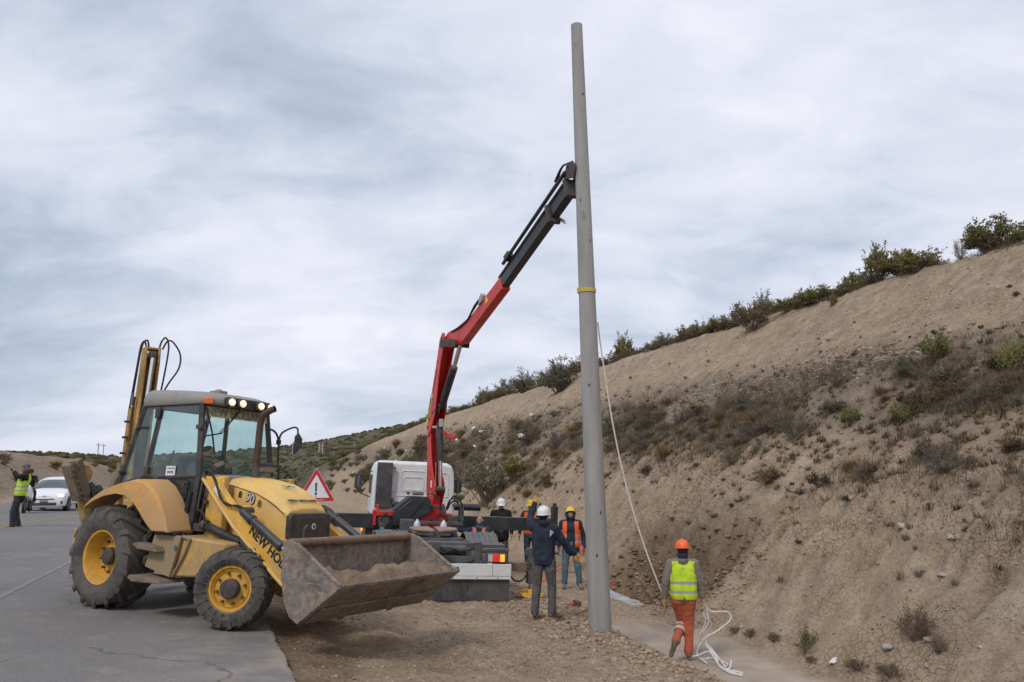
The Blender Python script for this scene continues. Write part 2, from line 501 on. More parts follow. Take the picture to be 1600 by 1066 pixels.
def grid_obj(name, mask_i, mask_j, mat):
    i0, i1 = mask_i; j0, j1 = mask_j
    sub = np.s_[i0:i1 + 1, j0:j1 + 1]
    V = np.stack([XX[sub].ravel(), YY[sub].ravel(), ZZ[sub].ravel()], 1)
    a, b = i1 - i0 + 1, j1 - j0 + 1
    idx = np.arange(a * b).reshape(a, b)
    Fq = np.stack([idx[:-1, :-1].ravel(), idx[1:, :-1].ravel(), idx[1:, 1:].ravel(), idx[:-1, 1:].ravel()], 1)[:, ::-1]
    me = bpy.data.meshes.new(name)
    me.vertices.add(len(V)); me.vertices.foreach_set('co', V.ravel())
    me.loops.add(Fq.size); me.loops.foreach_set('vertex_index', Fq.ravel())
    me.polygons.add(len(Fq)); me.polygons.foreach_set('loop_start', np.arange(0, Fq.size, 4)); me.polygons.foreach_set('loop_total', np.full(len(Fq), 4))
    me.update(calc_edges=True)
    # soil kinds: R freshly dug, G fine smooth ditch silt, B stony grey upper layers, A far scrub
    U = UU[sub].ravel(); Vv = VV[sub].ravel()
    pit = np.zeros_like(U)
    for (pu, pv_, ru, rv, dep) in PIT:
        pit = np.maximum(pit, np.exp(-(((U - pu) / ru / 1.15) ** 4 + ((Vv - pv_) / rv / 1.2) ** 4)))
    ditch = sstep(5.6, 6.2, Vv) * (1 - sstep(7.3, 7.9, Vv)) * (1 - sstep(12.6, 14.2, U))
    ug = sstep(11.0, 12.2, Vv + fbm(U * .5, Vv * .5, 3)) * (1 - sstep(13.8, 15.5, Vv + fbm(U * .5, Vv * .5, 3)))
    ug = np.maximum(ug, sstep(19.3, 20.5, Vv))
    ug = np.maximum(ug, 0.8 * sstep(15.3, 16.5, -Vv))
    R_ = np.hypot(XX[sub].ravel(), YY[sub].ravel())
    far = sstep(110, 190, R_)
    scar = sstep(0.15, 0.3, Vv) * (1 - sstep(0.7, 1.3, Vv)) * 0.6
    col = np.stack([np.clip(pit + scar, 0, 1), ditch, ug, np.ones_like(U)], 1)
    ca = me.color_attributes.new('soil', 'FLOAT_COLOR', 'POINT'); ca.data.foreach_set('color', col.astype(np.float32).ravel())
    fa = me.attributes.new('far', 'FLOAT', 'POINT'); fa.data.foreach_set('value', far.astype(np.float32))
    me.materials.append(MATS[mat]); me.shade_smooth()
    o = bpy.data.objects.new(name, me); COL.objects.link(o); o['kind'] = 'structure'
    return o

def soil_material():
    m, t, b, out = new_mat('soil')
    geo = t.n('ShaderNodeNewGeometry')
    tcn = t.n('ShaderNodeTexCoord').outputs['Object']
    at = t.n('ShaderNodeAttribute', attribute_name='soil')
    sp = t.n('ShaderNodeSeparateColor'); t.l(at.outputs['Color'], sp.inputs[0])
    fa = t.n('ShaderNodeAttribute', attribute_name='far').outputs['Fac']
    n_big = t.noise(tcn, 0.35, 5, 0.6); n_mid = t.noise(tcn, 2.2, 6, 0.62); n_fine = t.noise(tcn, 22, 5, 0.7)
    base = t.ramp(n_mid, [(0.30, (0.265, 0.197, 0.138)), (0.5, (0.385, 0.297, 0.214)), (0.70, (0.50, 0.40, 0.298))])
    base = t.mix(t.ramp(n_big, [(0.35, 0), (0.7, 0.55)]), base, (0.47, 0.34, 0.23))
    base = t.mix(t.ramp(n_fine, [(0.38, 0.50), (0.50, 0.0)]), base, (0.16, 0.108, 0.068))
    dug = t.ramp(n_mid, [(0.3, (0.11, 0.070, 0.042)), (0.7, (0.27, 0.185, 0.115))])
    base = t.mix(sp.outputs[0], base, dug)
    silt = t.ramp(n_mid, [(0.3, (0.30, 0.245, 0.195)), (0.7, (0.42, 0.35, 0.285))])
    base = t.mix(sp.outputs[1], base, silt)
    veg = t.ramp(n_mid, [(0.3, (0.13, 0.102, 0.076)), (0.7, (0.29, 0.23, 0.172))])
    base = t.mix(t.math('MULTIPLY', sp.outputs[2], 0.75), base, veg)
    # pale pebbles
    vo = t.n('ShaderNodeTexVoronoi'); vo.inputs['Scale'].default_value = 13; t.l(tcn, vo.inputs['Vector'])
    peb = t.ramp(vo.outputs['Distance'], [(0.14, 1), (0.24, 0)])
    sel = t.n('ShaderNodeSeparateColor'); t.l(vo.outputs['Color'], sel.inputs[0])
    pk = t.math('MULTIPLY', peb, t.ramp(sel.outputs[0], [(0.74, 0), (0.80, 0.8)]))
    pk = t.math('MULTIPLY', pk, t.math('SUBTRACT', 1.0, fa))
    base = t.mix(pk, base, (0.42, 0.38, 0.33))
    # far scrub: dusty green-brown bush cover
    vf = t.n('ShaderNodeTexVoronoi'); vf.inputs['Scale'].default_value = 0.42; t.l(tcn, vf.inputs['Vector'])
    fb = t.ramp(t.math('ADD', vf.outputs['Distance'], t.math('MULTIPLY', t.noise(tcn, 0.9, 4, 0.7), 0.8)), [(0.55, (0.042, 0.044, 0.026)), (0.95, (0.085, 0.078, 0.048)), (1.25, (0.15, 0.12, 0.082))])
    base = t.mix(fa, base, fb)
    t.l(base, b.inputs['Base Color'])
    b.inputs['Roughness'].default_value = 0.95; b.inputs['Specular IOR Level'].default_value = 0.12
    # relief: grains, clods, drying cracks
    w1 = t.noise(tcn, 9, 8, 0.72, 0.2)
    warp = t.n('ShaderNodeMix', data_type='VECTOR'); warp.inputs[0].default_value = 0.12
    nz = t.n('ShaderNodeTexNoise'); nz.inputs['Scale'].default_value = 6; t.l(tcn, nz.inputs['Vector'])
    t.l(tcn, warp.inputs[4]); t.l(nz.outputs['Color'], warp.inputs[5])
    vc = t.n('ShaderNodeTexVoronoi', feature='DISTANCE_TO_EDGE'); vc.inputs['Scale'].default_value = 9; t.l(warp.outputs[1], vc.inputs['Vector'])
    crack = t.ramp(vc.outputs['Distance'], [(0.0, 0.0), (0.055, 1.0)])
    cm = t.ramp(t.noise(tcn, 0.7, 3, 0.5), [(0.45, 1.0), (0.6, 0.0)])          # where cracks are absent
    crack = t.math('MAXIMUM', crack, cm)
    ht = t.math('ADD', t.math('MULTIPLY', w1, 1.0), t.math('MULTIPLY', crack, 0.24))
    ht = t.math('ADD', ht, t.math('MULTIPLY', peb, 0.12))
    smooth = t.math('SUBTRACT', 1.0, t.math('MULTIPLY', sp.outputs[1], 0.8))
    bp = t.n('ShaderNodeBump'); bp.inputs['Distance'].default_value = 0.085
    t.l(smooth, bp.inputs['Strength']); t.l(ht, bp.inputs['Height']); t.l(bp.outputs[0], b.inputs['Normal'])
    return m
soil_material()

def asphalt_material():
    m, t, b, out = new_mat('asphalt')
    tcn = t.n('ShaderNodeTexCoord').outputs['Object']
    n1 = t.noise(tcn, 0.5, 5, 0.6); n2 = t.noise(tcn, 60, 3, 0.8); n3 = t.noise(t.mapping(tcn, scale=(1, .12, 1), rot=(0, 0, -PHI)), 1.1, 5, 0.6)
    c = t.ramp(n1, [(0.3, (0.170, 0.160, 0.155)), (0.7, (0.218, 0.205, 0.197))])
    c = t.mix(t.ramp(n3, [(0.4, 0.0), (0.75, 0.4)]), c, (0.22, 0.212, 0.205))
    c = t.mix(t.ramp(n2, [(0.38, 0.6), (0.5, 0.0)]), c, (0.085, 0.08, 0.078))
    c = t.mix(t.ramp(n2, [(0.6, 0.0), (0.75, 0.4)]), c, (0.32, 0.31, 0.30))
    # dust blown in from the shoulder
    geo = t.n('ShaderNodeNewGeometry'); 
    uvn = t.n('ShaderNodeAttribute', attribute_name='edge').outputs['Fac']
    d = t.math('MULTIPLY', uvn, t.ramp(t.noise(tcn, 1.6, 6, 0.7), [(0.42, 0), (0.62, 0.75)]))
    c = t.mix(d, c, (0.36, 0.30, 0.24))
    pt = t.ramp(t.noise(tcn, 2.3, 7, 0.72), [(0.54, 0), (0.66, 0.55)])
    c = t.mix(pt, c, (0.27, 0.245, 0.22))
    cr1 = t.n('ShaderNodeTexVoronoi', feature='DISTANCE_TO_EDGE'); cr1.inputs['Scale'].default_value = 0.42; cw = t.n('ShaderNodeMix', data_type='VECTOR'); cw.inputs[0].default_value = .30; cn = t.n('ShaderNodeTexNoise'); cn.inputs['Scale'].default_value = 2.2; cn.inputs['Detail'].default_value = 6; t.l(tcn, cn.inputs['Vector']); t.l(tcn, cw.inputs[4]); t.l(cn.outputs['Color'], cw.inputs[5]); t.l(cw.outputs[1], cr1.inputs['Vector'])
    ck = t.math('MULTIPLY', t.ramp(cr1.outputs['Distance'], [(0.0, 1), (0.006, 0)]), t.ramp(n1, [(.45, 0), (.55, .7)]))
    c = t.mix(ck, c, (0.06, 0.058, 0.055))
    t.l(c, b.inputs['Base Color']); b.inputs['Roughness'].default_value = 0.85; b.inputs['Specular IOR Level'].default_value = 0.3
    vo = t.n('ShaderNodeTexVoronoi'); vo.inputs['Scale'].default_value = 75; t.l(tcn, vo.inputs['Vector'])
    bp = t.n('ShaderNodeBump'); bp.inputs['Distance'].default_value = 0.006; bp.inputs['Strength'].default_value = 0.8
    t.l(vo.outputs['Distance'], bp.inputs['Height']); t.l(bp.outputs[0], b.inputs['Normal'])
asphalt_material()

j_toe = int(np.argmin(abs(VS - 7.9))); j_lb = int(np.argmin(abs(VS + 14.0)))
i_far = int(np.argmin(abs(US - 150)))
grid_obj('ground', (0, i_far), (j_lb, j_toe), 'soil')
grid_obj('hillside', (0, i_far), (j_toe, nv - 1), 'soil')
grid_obj('roadside_bank', (0, i_far), (0, j_lb), 'soil')
grid_obj('hills', (i_far, nu - 1), (0, nv - 1), 'soil')

def make_road():
    us = np.array(spaced([(-40, 3, 1.5), (3, 26, 0.05), (26, 60, 0.4), (60, 150, 2)]) + [150])
    ve = edge_v(us)
    cols = [-13.7, -10.3, -6.8, -3.4, -1.5, -0.6, -0.2]
    V = []; E = []
    for u, e in zip(us, ve):
        row = cols + [float(e) - 0.02, float(e)]
        for k, v in enumerate(row):
            z = float(road_z(u, v)) - (0.006 if k == len(row) - 1 else 0)
            x, y = uv2xy(u, v); V.append((x, y, z)); E.append(max(0, 1 - (e - v) / 1.6) if v > -3 else 0.0)
        v = float(e) + 0.015
        x, y = uv2xy(u, v); V.append((x, y, float(road_z(u, v)) - 0.09)); E.append(1)
    n = len(cols) + 3
    F = [(i * n + k, i * n + k + 1, (i + 1) * n + k + 1, (i + 1) * n + k) for i in range(len(us) - 1) for k in range(n - 1)]
    o = pydata('road', V, F, 'asphalt'); o['kind'] = 'structure'
    a = o.data.attributes.new('edge', 'FLOAT', 'POINT'); a.data.foreach_set('value', np.array(E, np.float32))
make_road()

def marking_mat(name, col, wear):
    m, t, b, out = new_mat(name)
    tcn = t.n('ShaderNodeTexCoord').outputs['Object']
    f = t.ramp(t.noise(tcn, 7, 8, 0.75), [(wear - 0.08, 0), (wear + 0.08, 1)])
    t.l(t.mix(f, (0.165, 0.16, 0.16), col), b.inputs['Base Color']); b.inputs['Roughness'].default_value = 0.8
marking_mat('yellow_line', (0.36, 0.25, 0.10), 0.44)
marking_mat('white_line', (0.215, 0.21, 0.21), 0.50)
def line(name, v0, wd, mat, ua=-20, ub=150):
    us = spaced([(ua, 30, 0.5), (30, ub, 2)])
    V = []
    for u in us:
        for v in (v0 - wd / 2, v0 + wd / 2):
            x, y = uv2xy(u, v); V.append((x, y, float(road_z(u, v)) + 0.005))
    F = [(2 * i, 2 * i + 1, 2 * i + 3, 2 * i + 2) for i in range(len(us) - 1)]
    o = pydata(name, V, F, mat); o['kind'] = 'structure'
line('centre_line', -6.72, 0.10, 'yellow_line'); line('centre_line', -6.92, 0.10, 'yellow_line'); line('edge_line', -3.42, 0.10, 'white_line')
# ------------------------------------------------------------------ shared materials
DUST = (0.30, 0.235, 0.175)
MUD = (0.17, 0.12, 0.08)
paint('yellow_paint', (0.76, 0.43, 0.055), 0.45, dirt=(0.36, 0.25, 0.13), dirt_amt=0.50, dscale=2.4, var=0.05)
paint('yellow_faded', (0.80, 0.50, 0.11), 0.42, dirt=(0.56, 0.39, 0.19), dirt_amt=0.5, dscale=1.6, var=0.03)
paint('yellow_fender', (0.68, 0.33, 0.035), 0.5, dirt=(0.42, 0.27, 0.15), dirt_amt=0.75, dscale=1.5)
paint('yellow_muddy', (0.60, 0.35, 0.075), 0.6, dirt=(0.30, 0.22, 0.13), dirt_amt=0.6, dscale=4, bump=0.4, bscale=30)
paint('yellow_rim', (0.66, 0.36, 0.035), 0.5, dirt=(0.30, 0.18, 0.09), dirt_amt=0.4, dscale=5)
paint('boom_yellow', (0.62, 0.34, 0.06), 0.5, dirt=(0.10, 0.075, 0.05), dirt_amt=0.55, dscale=3)
paint('yellow_caked', (0.50, 0.30, 0.075), 0.7, dirt=(0.27, 0.205, 0.13), dirt_amt=0.95, dscale=6, bump=.5, bscale=30)
paint('black_plastic', (0.028, 0.028, 0.030), 0.55, dirt=(0.13, 0.11, 0.09), dirt_amt=0.35, dscale=5)
paint('black_rubber', (0.020, 0.020, 0.021), 0.75)
paint('tyre_rubber', (0.040, 0.040, 0.043), 0.82, dirt=(0.155, 0.130, 0.105), dirt_amt=0.55, dscale=3.5, bump=0.35, bscale=60)
paint('cyl_black', (0.030, 0.031, 0.034), 0.35, dirt=(0.14, 0.12, 0.10), dirt_amt=0.3, dscale=6)
paint('grey_roof', (0.235, 0.225, 0.215), 0.6, dirt=(0.30, 0.27, 0.235), dirt_amt=0.5, dscale=2)
paint('grey_plastic', (0.22, 0.215, 0.21), 0.55, dirt=(0.3, 0.25, 0.2), dirt_amt=0.5)
paint('chrome', (0.75, 0.76, 0.78), 0.12, metal=1.0)
paint('steel', (0.35, 0.34, 0.33), 0.42, metal=0.8, dirt=(0.2, 0.16, 0.12), dirt_amt=0.4)
paint('hub_dark', (0.045, 0.038, 0.036), 0.6, dirt=(0.13, 0.10, 0.08), dirt_amt=0.4, dscale=8)
paint('lug_nut', (0.10, 0.055, 0.03), 0.6)
paint('rusty', (0.14, 0.075, 0.048), 0.75, dirt=(0.24, 0.18, 0.13), dirt_amt=0.6, dscale=5, bump=0.4)
paint('exhaust_rust', (0.060, 0.030, 0.026), 0.6, dirt=(0.11, 0.075, 0.06), dirt_amt=0.4, dscale=8)
paint('mudded', (0.105, 0.07, 0.048), 0.9, dirt=(0.24, 0.18, 0.125), dirt_amt=0.7, dscale=6, bump=0.8, bscale=22)
paint('seat_fabric', (0.035, 0.035, 0.04), 0.85)
paint('amber', (0.75, 0.13, 0.02), 0.25)
paint('lamp_glow', (0.9, 0.8, 0.6), 0.3, emit=(1.0, 0.74, 0.45), estr=0.6)
paint('lamp_core', (1, .95, .85), 0.3, emit=(1.0, 0.88, 0.66), estr=2.5)
paint('ink_black', (0.018, 0.02, 0.026), 0.5)
paint('ink_silver', (0.55, 0.54, 0.52), 0.45)
paint('ink_blue', (0.03, 0.14, 0.24), 0.5)
paint('sticker_white', (0.72, 0.73, 0.74), 0.5)
paint('sticker_blue', (0.05, 0.07, 0.16), 0.5)
paint('banner_yellow', (0.58, 0.56, 0.27), 0.6)
paint('banner_grey', (0.24, 0.245, 0.24), 0.6)
paint('grille_brown', (0.115, 0.085, 0.072), 0.7, dirt=(0.16, 0.12, 0.09), dirt_amt=0.35)

def bucket_material():
    m, t, b, out = new_mat('bucket_steel')
    tcn = t.n('ShaderNodeTexCoord').outputs['Object']
    n1 = t.noise(tcn, 2.6, 7, 0.7, 0.5); n2 = t.noise(tcn, 14, 5, 0.65)
    sc = t.noise(t.mapping(tcn, scale=(2, 2, 26), rot=(0, 0.7, 0)), 2.5, 3, 0.6)
    c = t.ramp(n1, [(0.32, (0.12, 0.102, 0.090)), (0.5, (0.205, 0.185, 0.17)), (0.66, (0.27, 0.215, 0.165))])
    c = t.mix(t.ramp(n2, [(0.50, 0), (0.60, 0.7)]), c, (0.38, 0.27, 0.17))
    c = t.mix(t.ramp(n2, [(0.30, 0.7), (0.42, 0.0)]), c, (0.065, 0.042, 0.032))
    c = t.mix(t.ramp(sc, [(0.56, 0), (0.66, 0.5)]), c, (0.36, 0.34, 0.32))
    c = t.mix(t.ramp(t.noise(tcn, 1.3, 6, .7), [(.55, 0), (.66, .8)]), c, (0.075, 0.048, 0.036))
    t.l(c, b.inputs['Base Color']); b.inputs['Metallic'].default_value = 0.25
    t.l(t.ramp(n1, [(0.3, 0.48), (0.7, 0.85)]), b.inputs['Roughness'])
    bp = t.n('ShaderNodeBump'); bp.inputs['Strength'].default_value = 0.35; bp.inputs['Distance'].default_value = 0.01
    t.l(n2, bp.inputs['Height']); t.l(bp.outputs[0], b.inputs['Normal'])
bucket_material()

def glass_material(name, tint, refl=1.0, dirt=0.12):
    m = bpy.data.materials.new(name); m.use_nodes = True; m.node_tree.nodes.clear(); t = NT(m.node_tree); MATS[name] = m
    out = t.n('ShaderNodeOutputMaterial')
    tr = t.n('ShaderNodeBsdfTransparent'); tr.inputs[0].default_value = (*tint, 1)
    gl = t.n('ShaderNodeBsdfGlossy'); gl.inputs['Roughness'].default_value = 0.03; gl.inputs[0].default_value = (1, 1, 1, 1)
    lw = t.n('ShaderNodeLayerWeight'); lw.inputs[0].default_value = .5
    class fr: outputs = [t.math('ADD', t.math('MULTIPLY', t.math('POWER', lw.outputs['Facing'], 4.0), .6), .035)]
    mx = t.n('ShaderNodeMixShader'); t.l(t.math('MULTIPLY', fr.outputs[0], refl, clamp=True), mx.inputs[0]); t.l(tr.outputs[0], mx.inputs[1]); t.l(gl.outputs[0], mx.inputs[2])
    df = t.n('ShaderNodeBsdfDiffuse'); df.inputs[0].default_value = (0.40, 0.38, 0.34, 1)
    tcn = t.n('ShaderNodeTexCoord').outputs['Object']
    f = t.ramp(t.noise(tcn, 2.5, 6, 0.65), [(0.35, dirt * 0.3), (0.75, dirt)])
    m2 = t.n('ShaderNodeMixShader'); t.l(f, m2.inputs[0]); t.l(mx.outputs[0], m2.inputs[1]); t.l(df.outputs[0], m2.inputs[2])
    t.l(m2.outputs[0], out.inputs['Surface'])
glass_material('cab_glass', (0.87, 0.955, 0.945), 1.0, 0.09)
glass_material('cab_glass_dark', (0.60, 0.70, 0.69), 1.0, 0.10)
glass_material('car_glass', (0.35, 0.42, 0.43), 1.6, 0.05)

# ------------------------------------------------------------------ wheels
def make_wheel(parent, loc, rotz, R, W, rimR, lugs, lugh, side, bolts, hubr, dish, name='wheel'):
    """side -1: outer face towards -y. Built round the y axis"""
    w = empty(name, loc, (0, 0, rotz)); w.parent = parent
    s = side
    t = MB()
    hw = W / 2; Rt = R - lugh
    prof = [(rimR, s * hw * 0.78), (rimR + 0.02, s * hw * 0.90), (rimR + (Rt - rimR) * 0.45, s * hw * 1.04), (Rt - 0.07, s * hw * 0.99), (Rt - 0.02, s * hw * 0.86), (Rt, s * hw * 0.5),
            (Rt + 0.004, 0), (Rt, -s * hw * 0.5), (Rt - 0.02, -s * hw * 0.86), (Rt - 0.07, -s * hw * 0.99), (rimR + (Rt - rimR) * 0.45, -s * hw * 1.04), (rimR + 0.02, -s * hw * 0.9), (rimR, -s * hw * 0.78)]
    t.lathe(prof, seg=64)
    for k in range(lugs):
        for h in (1, -1):
            th0 = 2 * math.pi * (k + (0.5 if h < 0 else 0)) / lugs
            dl = 0.95 * 2 * math.pi / lugs
            rings = []
            jit = rng.uniform(-0.006, 0.006)
            for q, (yy, ff, rr, wd) in enumerate([(-0.06, -0.1, R, 0.30), (0.25, 0.12, R, 0.30), (0.62, 0.55, R - 0.008, 0.32), (0.90, 0.92, R - 0.03, 0.36), (1.03, 1.0, R - 0.085, 0.30), (1.05, 1.02, R - 0.15, 0.16)]):
                y = h * hw * yy; th = th0 + dl * ff; aw = wd * math.pi / lugs
                r_out = rr + jit; r_in = rr - lugh - 0.025
                y2 = y * 0.93
                rings.append([((r_in) * math.cos(th - aw), y2, (r_in) * math.sin(th - aw)), (r_out * math.cos(th - aw * .8), y, r_out * math.sin(th - aw * .8)),
                              (r_out * math.cos(th + aw * .8), y, r_out * math.sin(th + aw * .8)), (r_in * math.cos(th + aw), y2, r_in * math.sin(th + aw))])
            t.loft(rings)
    t.build('tyre', 'tyre_rubber', w, auto=35)
    r = MB()
    yo = s * hw * 0.86
    r.lathe([(rimR + 0.012, yo), (rimR + 0.004, yo - s * 0.012), (rimR - 0.02, yo - s * 0.015), (rimR - 0.035, yo - s * 0.05), (rimR - 0.05, yo - s * dish * 0.6), (rimR * 0.80, yo - s * dish), (rimR * 0.55, yo - s * dish * 0.98), (hubr * 0.9, yo - s * dish * 0.9), (0.0, yo - s * dish * 0.9)], seg=48)
    r.lathe([(rimR + 0.012, yo), (rimR - 0.015, -s * hw * 0.8)], seg=48)
    r.build('rim', 'yellow_rim', w, auto=30)
    hcap = MB(); hd = yo - s * dish * 0.9
    hcap.lathe([(hubr, hd - s * 0.01), (hubr, hd + s * hubr * 0.55), (hubr * 0.86, hd + s * hubr * 0.72), (hubr * 0.3, hd + s * hubr * 0.80), (0.0, hd + s * hubr * 0.80)], seg=28)
    hcap.build('hub', 'hub_dark', w, auto=30)
    br = (rimR * 0.80 + hubr) / 2 + 0.012
    nb = MB(); nb.cyl((0, -s * 0.02, 0), (0, s * 0.028, 0), 0.018, 6); n0 = nb.build('lug_nut', 'lug_nut', w)
    for k in range(bolts):
        a = 2 * math.pi * (k + .3) / bolts
        if k: n1_ = n0.copy(); COL.objects.link(n1_)
        else: n1_ = n0
        n1_.location = (br * math.cos(a), hd, br * math.sin(a))
    return w

SQ = ('bonnet', 'nose_surround', 'grille', 'scuttle', 'cab_pillar', 'cab_rail', 'windscreen', 'door_window', 'door_lower_window', 'side_window', 'lower_front_window', 'rear_window', 'windscreen_banner', 'roof', 'door_rail', 'door_frame', 'indicator')
def make_loader():
    A = 0.51; roll = -0.046; pit = -0.006
    ca, sa = math.cos(A), math.sin(A)
    f = Vector((ca * math.cos(pit), -sa * math.cos(pit), math.sin(pit))); l = Vector((sa, ca, 0)); u = f.cross(l)
    l2 = l * math.cos(roll) + u * math.sin(roll); u2 = f.cross(l2)
    root = empty('backhoe_loader', (-2.94, 10.27, 0.005), Matrix((f, l2, u2)).transposed().to_euler(),
                 'muddy yellow backhoe loader on the asphalt with its front bucket full of soil', 'backhoe loader')
    # ---- wheels
    make_wheel(root, (-2.36, -0.83, 0.665), 0, 0.682, 0.50, 0.345, 15, 0.055, -1, 10, 0.115, 0.20)
    make_wheel(root, (-2.36, 0.83, 0.665), 0, 0.682, 0.50, 0.345, 15, 0.055, 1, 10, 0.115, 0.20)
    make_wheel(root, (0.02, -0.84, 0.445), 0.42, 0.472, 0.33, 0.262, 20, 0.026, -1, 8, 0.115, 0.055)
    make_wheel(root, (0.02, 0.84, 0.445), 0.42, 0.472, 0.33, 0.262, 20, 0.026, 1, 8, 0.115, 0.055)
    # ---- chassis
    b = MB()
    b.box((-1.0, -0.32, 0.66), (3.4, 0.12, 0.34)); b.box((-1.0, 0.32, 0.66), (3.4, 0.12, 0.34))
    b.box((-2.34, 0, 0.66), (0.42, 1.2, 0.34)); b.box((-1.2, 0, 0.7), (1.0, 0.6, 0.4)); b.box((0.45, 0, 0.72), (0.34, 0.62, 0.42))
    b.prism([(0.30, 0.50), (0.66, 0.55), (0.74, 0.78), (0.62, 0.98), (0.30, 0.98)], 'y', -0.36, 0.36)
    b.build('chassis', 'yellow_muddy', root, bevel=0.02)
    b = MB(); b.cyl((0.02, -0.72, 0.44), (0.02, 0.72, 0.44), 0.085); b.sphere((0.02, 0, 0.44), (0.2, 0.22, 0.19)); b.box((0.02, 0, 0.60), (0.3, 0.4, 0.2))
    b.build('front_axle', 'yellow_muddy', root, bevel=0.01)
    b = MB(); b.cyl((0.60, -0.40, 0.62), (0.60, -0.34, 0.62), 0.075); b.cyl((0.60, -0.42, 0.62), (0.60, -0.30, 0.62), 0.04)
    b.build('towing_eye', 'yellow_muddy', root)
    # ---- bonnet
    st = [(-0.74, 1.66, 1.76, 0.43), (-0.50, 1.615, 1.745, 0.43), (-0.2, 1.555, 1.69, 0.425), (0.02, 1.475, 1.61, 0.415), (0.18, 1.40, 1.52, 0.400), (0.27, 1.345, 1.445, 0.385), (0.33, 1.315, 1.375, 0.365)]
    rings = []
    for x, zs, zc, hy in st:
        half = [(-hy - 0.004, 1.0), (-hy - 0.012, zs - 0.02), (-hy + 0.006, zs + 0.012), (-hy + 0.045, zs + (zc - zs) * 0.62), (-hy + 0.13, zc - 0.018), (-0.12, zc)]
        ring = half + [(-y, z) for y, z in half[::-1]]
        rings.append([(x, y, z) for y, z in ring])
    b = MB(); b.loft(rings, closed=True)
    b.build('bonnet', 'yellow_faded', root, bevel=0.012, auto=24)
    # side panel seams and lower panel
    b = MB()
    b.strip([(x, zs - 0.004) for x, zs, zc, hy in st], 0.008, 'y', -0.443, -0.436)
    b.box((-0.63, -0.437, 1.30), (0.008, 0.010, 0.62))
    b.build('panel_seam', 'ink_black', root)
    b = MB(); b.box((-0.20, -0.30, 0.96), (1.12, 0.22, 0.10)); b.box((-0.2, 0.30, 0.96), (1.12, 0.22, 0.10)); b.build('side_rail', 'yellow_paint', root, bevel=.01)
    b = MB(); b.prism([(-0.39, 0.98), (-0.40, 1.29), (-0.35, 1.322), (0.35, 1.322), (0.40, 1.29), (0.39, 0.98)], 'x', 0.312, 0.40)
    b.build('nose_surround', 'black_plastic', root, bevel=0.02)
    b = MB()
    b.box((0.402, 0, 1.155), (0.012, 0.54, 0.25))
    g = b.build('grille', 'grille_brown', root)
    for k in range(17):
        s_ = MB(); s_.box((0, 0, 0), (0.012, 0.54, 0.006)); 
        if k == 0: o0 = s_.build('grille_slat', 'grille_brown', g); o = o0
        else: o = o0.copy(); COL.objects.link(o); o.parent = g
        o.location = (0.412, 0, 1.04 + k * 0.0143)
    e = MB(); e.lathe([(0.0, 0.422), (0.036, 0.422), (0.040, 0.418)], axis='x', c=(0, 0, 1.155), seg=24); em = e.build('emblem', 'ink_silver', root)
    e = MB()
    for k in (-1, 0, 1): e.box((0.4245, 0.012 * k, 1.155), (0.003, 0.006, 0.05 - 0.012 * abs(k)), ('X', 0.3))
    e.build('emblem_leaf', 'ink_black', em)
    # front lifting lug seen beside the grille
    b = MB(); b.prism([(-0.05, 1.0), (-0.05, 1.18), (0, 1.23), (0.05, 1.18), (0.05, 1.0)], 'x', 0.60, 0.63); lug = b.build('bucket_stop', 'hub_dark', root, bevel=0.008); lug.location = (0.18, -0.52, -0.02)
    # ---- lettering on the bonnet
    def side_text(s, x, z, size, mat, ang=0, y=-0.447, nm='lettering', **k):
        text_obj(nm, s, size, mat, root, frame((x, y, z), (math.cos(ang), 0, math.sin(ang)), (-math.sin(ang), 0, math.cos(ang))), **k)
    side_text('B', -0.475, 1.530, 0.11, 'ink_black', -0.28, bold=0.0015, y=-0.452)
    side_text('90', -0.290, 1.482, 0.165, 'ink_black', -0.28, y=-0.446, bold=0.010)
    side_text('90', -0.290, 1.482, 0.165, 'ink_silver', -0.28, y=-0.450, bold=0.001)
    side_text('B', -0.115, 1.424, 0.11, 'ink_black', -0.28, bold=0.0015, y=-0.452)
    side_text('3', -0.545, 1.195, 0.15, 'ink_black', 0, bold=0.006)
    nrm = Vector((0.46, 0, 0.90)).normalized()
    def top_text(s, x, y, z, size, mat, nm='lettering', **k):
        text_obj(nm, s, size, mat, root, frame((x, y, z), (0, 1, 0), (-nrm.z, 0, nrm.x)), **k)
    top_text('NEW HOLLAND', 0.255, -0.06, 1.475, 0.072, 'ink_black', bold=0.0015)
    b = MB()
    for (y, x) in ((-0.12, 0.02), (-0.10, 0.06), (-0.055, 0.045), (-0.02, 0.02), (0.02, 0.05)):
        xx = x - 0.05
        b.box((xx, y - 0.02, 1.645 - (xx) * 0.42), (0.018, 0.062, 0.004), Matrix.Rotation(0.44, 3, 'Y'))
    b.build('emblem', 'ink_blue', root)
    b = MB(); b.box((0.045, -0.05, 1.622), (0.006, 0.16, 0.004), Matrix.Rotation(0.44, 3, 'Y')); b.build('emblem', 'ink_silver', root)
    # ---- scuttle, exhaust, air cleaner
    b = MB(); b.prism([(-1.06, 1.66), (-1.06, 1.78), (-0.73, 1.77), (-0.73, 1.66)], 'y', -0.46, 0.46); b.build('scuttle', 'grey_plastic', root, bevel=.02)
    b = MB(); b.lathe([(0.075, 1.70), (0.062, 1.80), (0.048, 1.87), (0.048, 1.90)], c=(-0.70, -0.02, 0), axis='z', seg=20); b.build('exhaust_base', 'hub_dark', root)
    b = MB()
    b.tube(bez([(-0.70, -0.02, 1.86), (-0.695, -0.02, 2.2), (-0.69, -0.02, 2.48), (-0.66, -0.02, 2.60), (-0.56, 0.02, 2.675), (-0.50, 0.04, 2.70)], 6), 0.046, 16, caps=False)
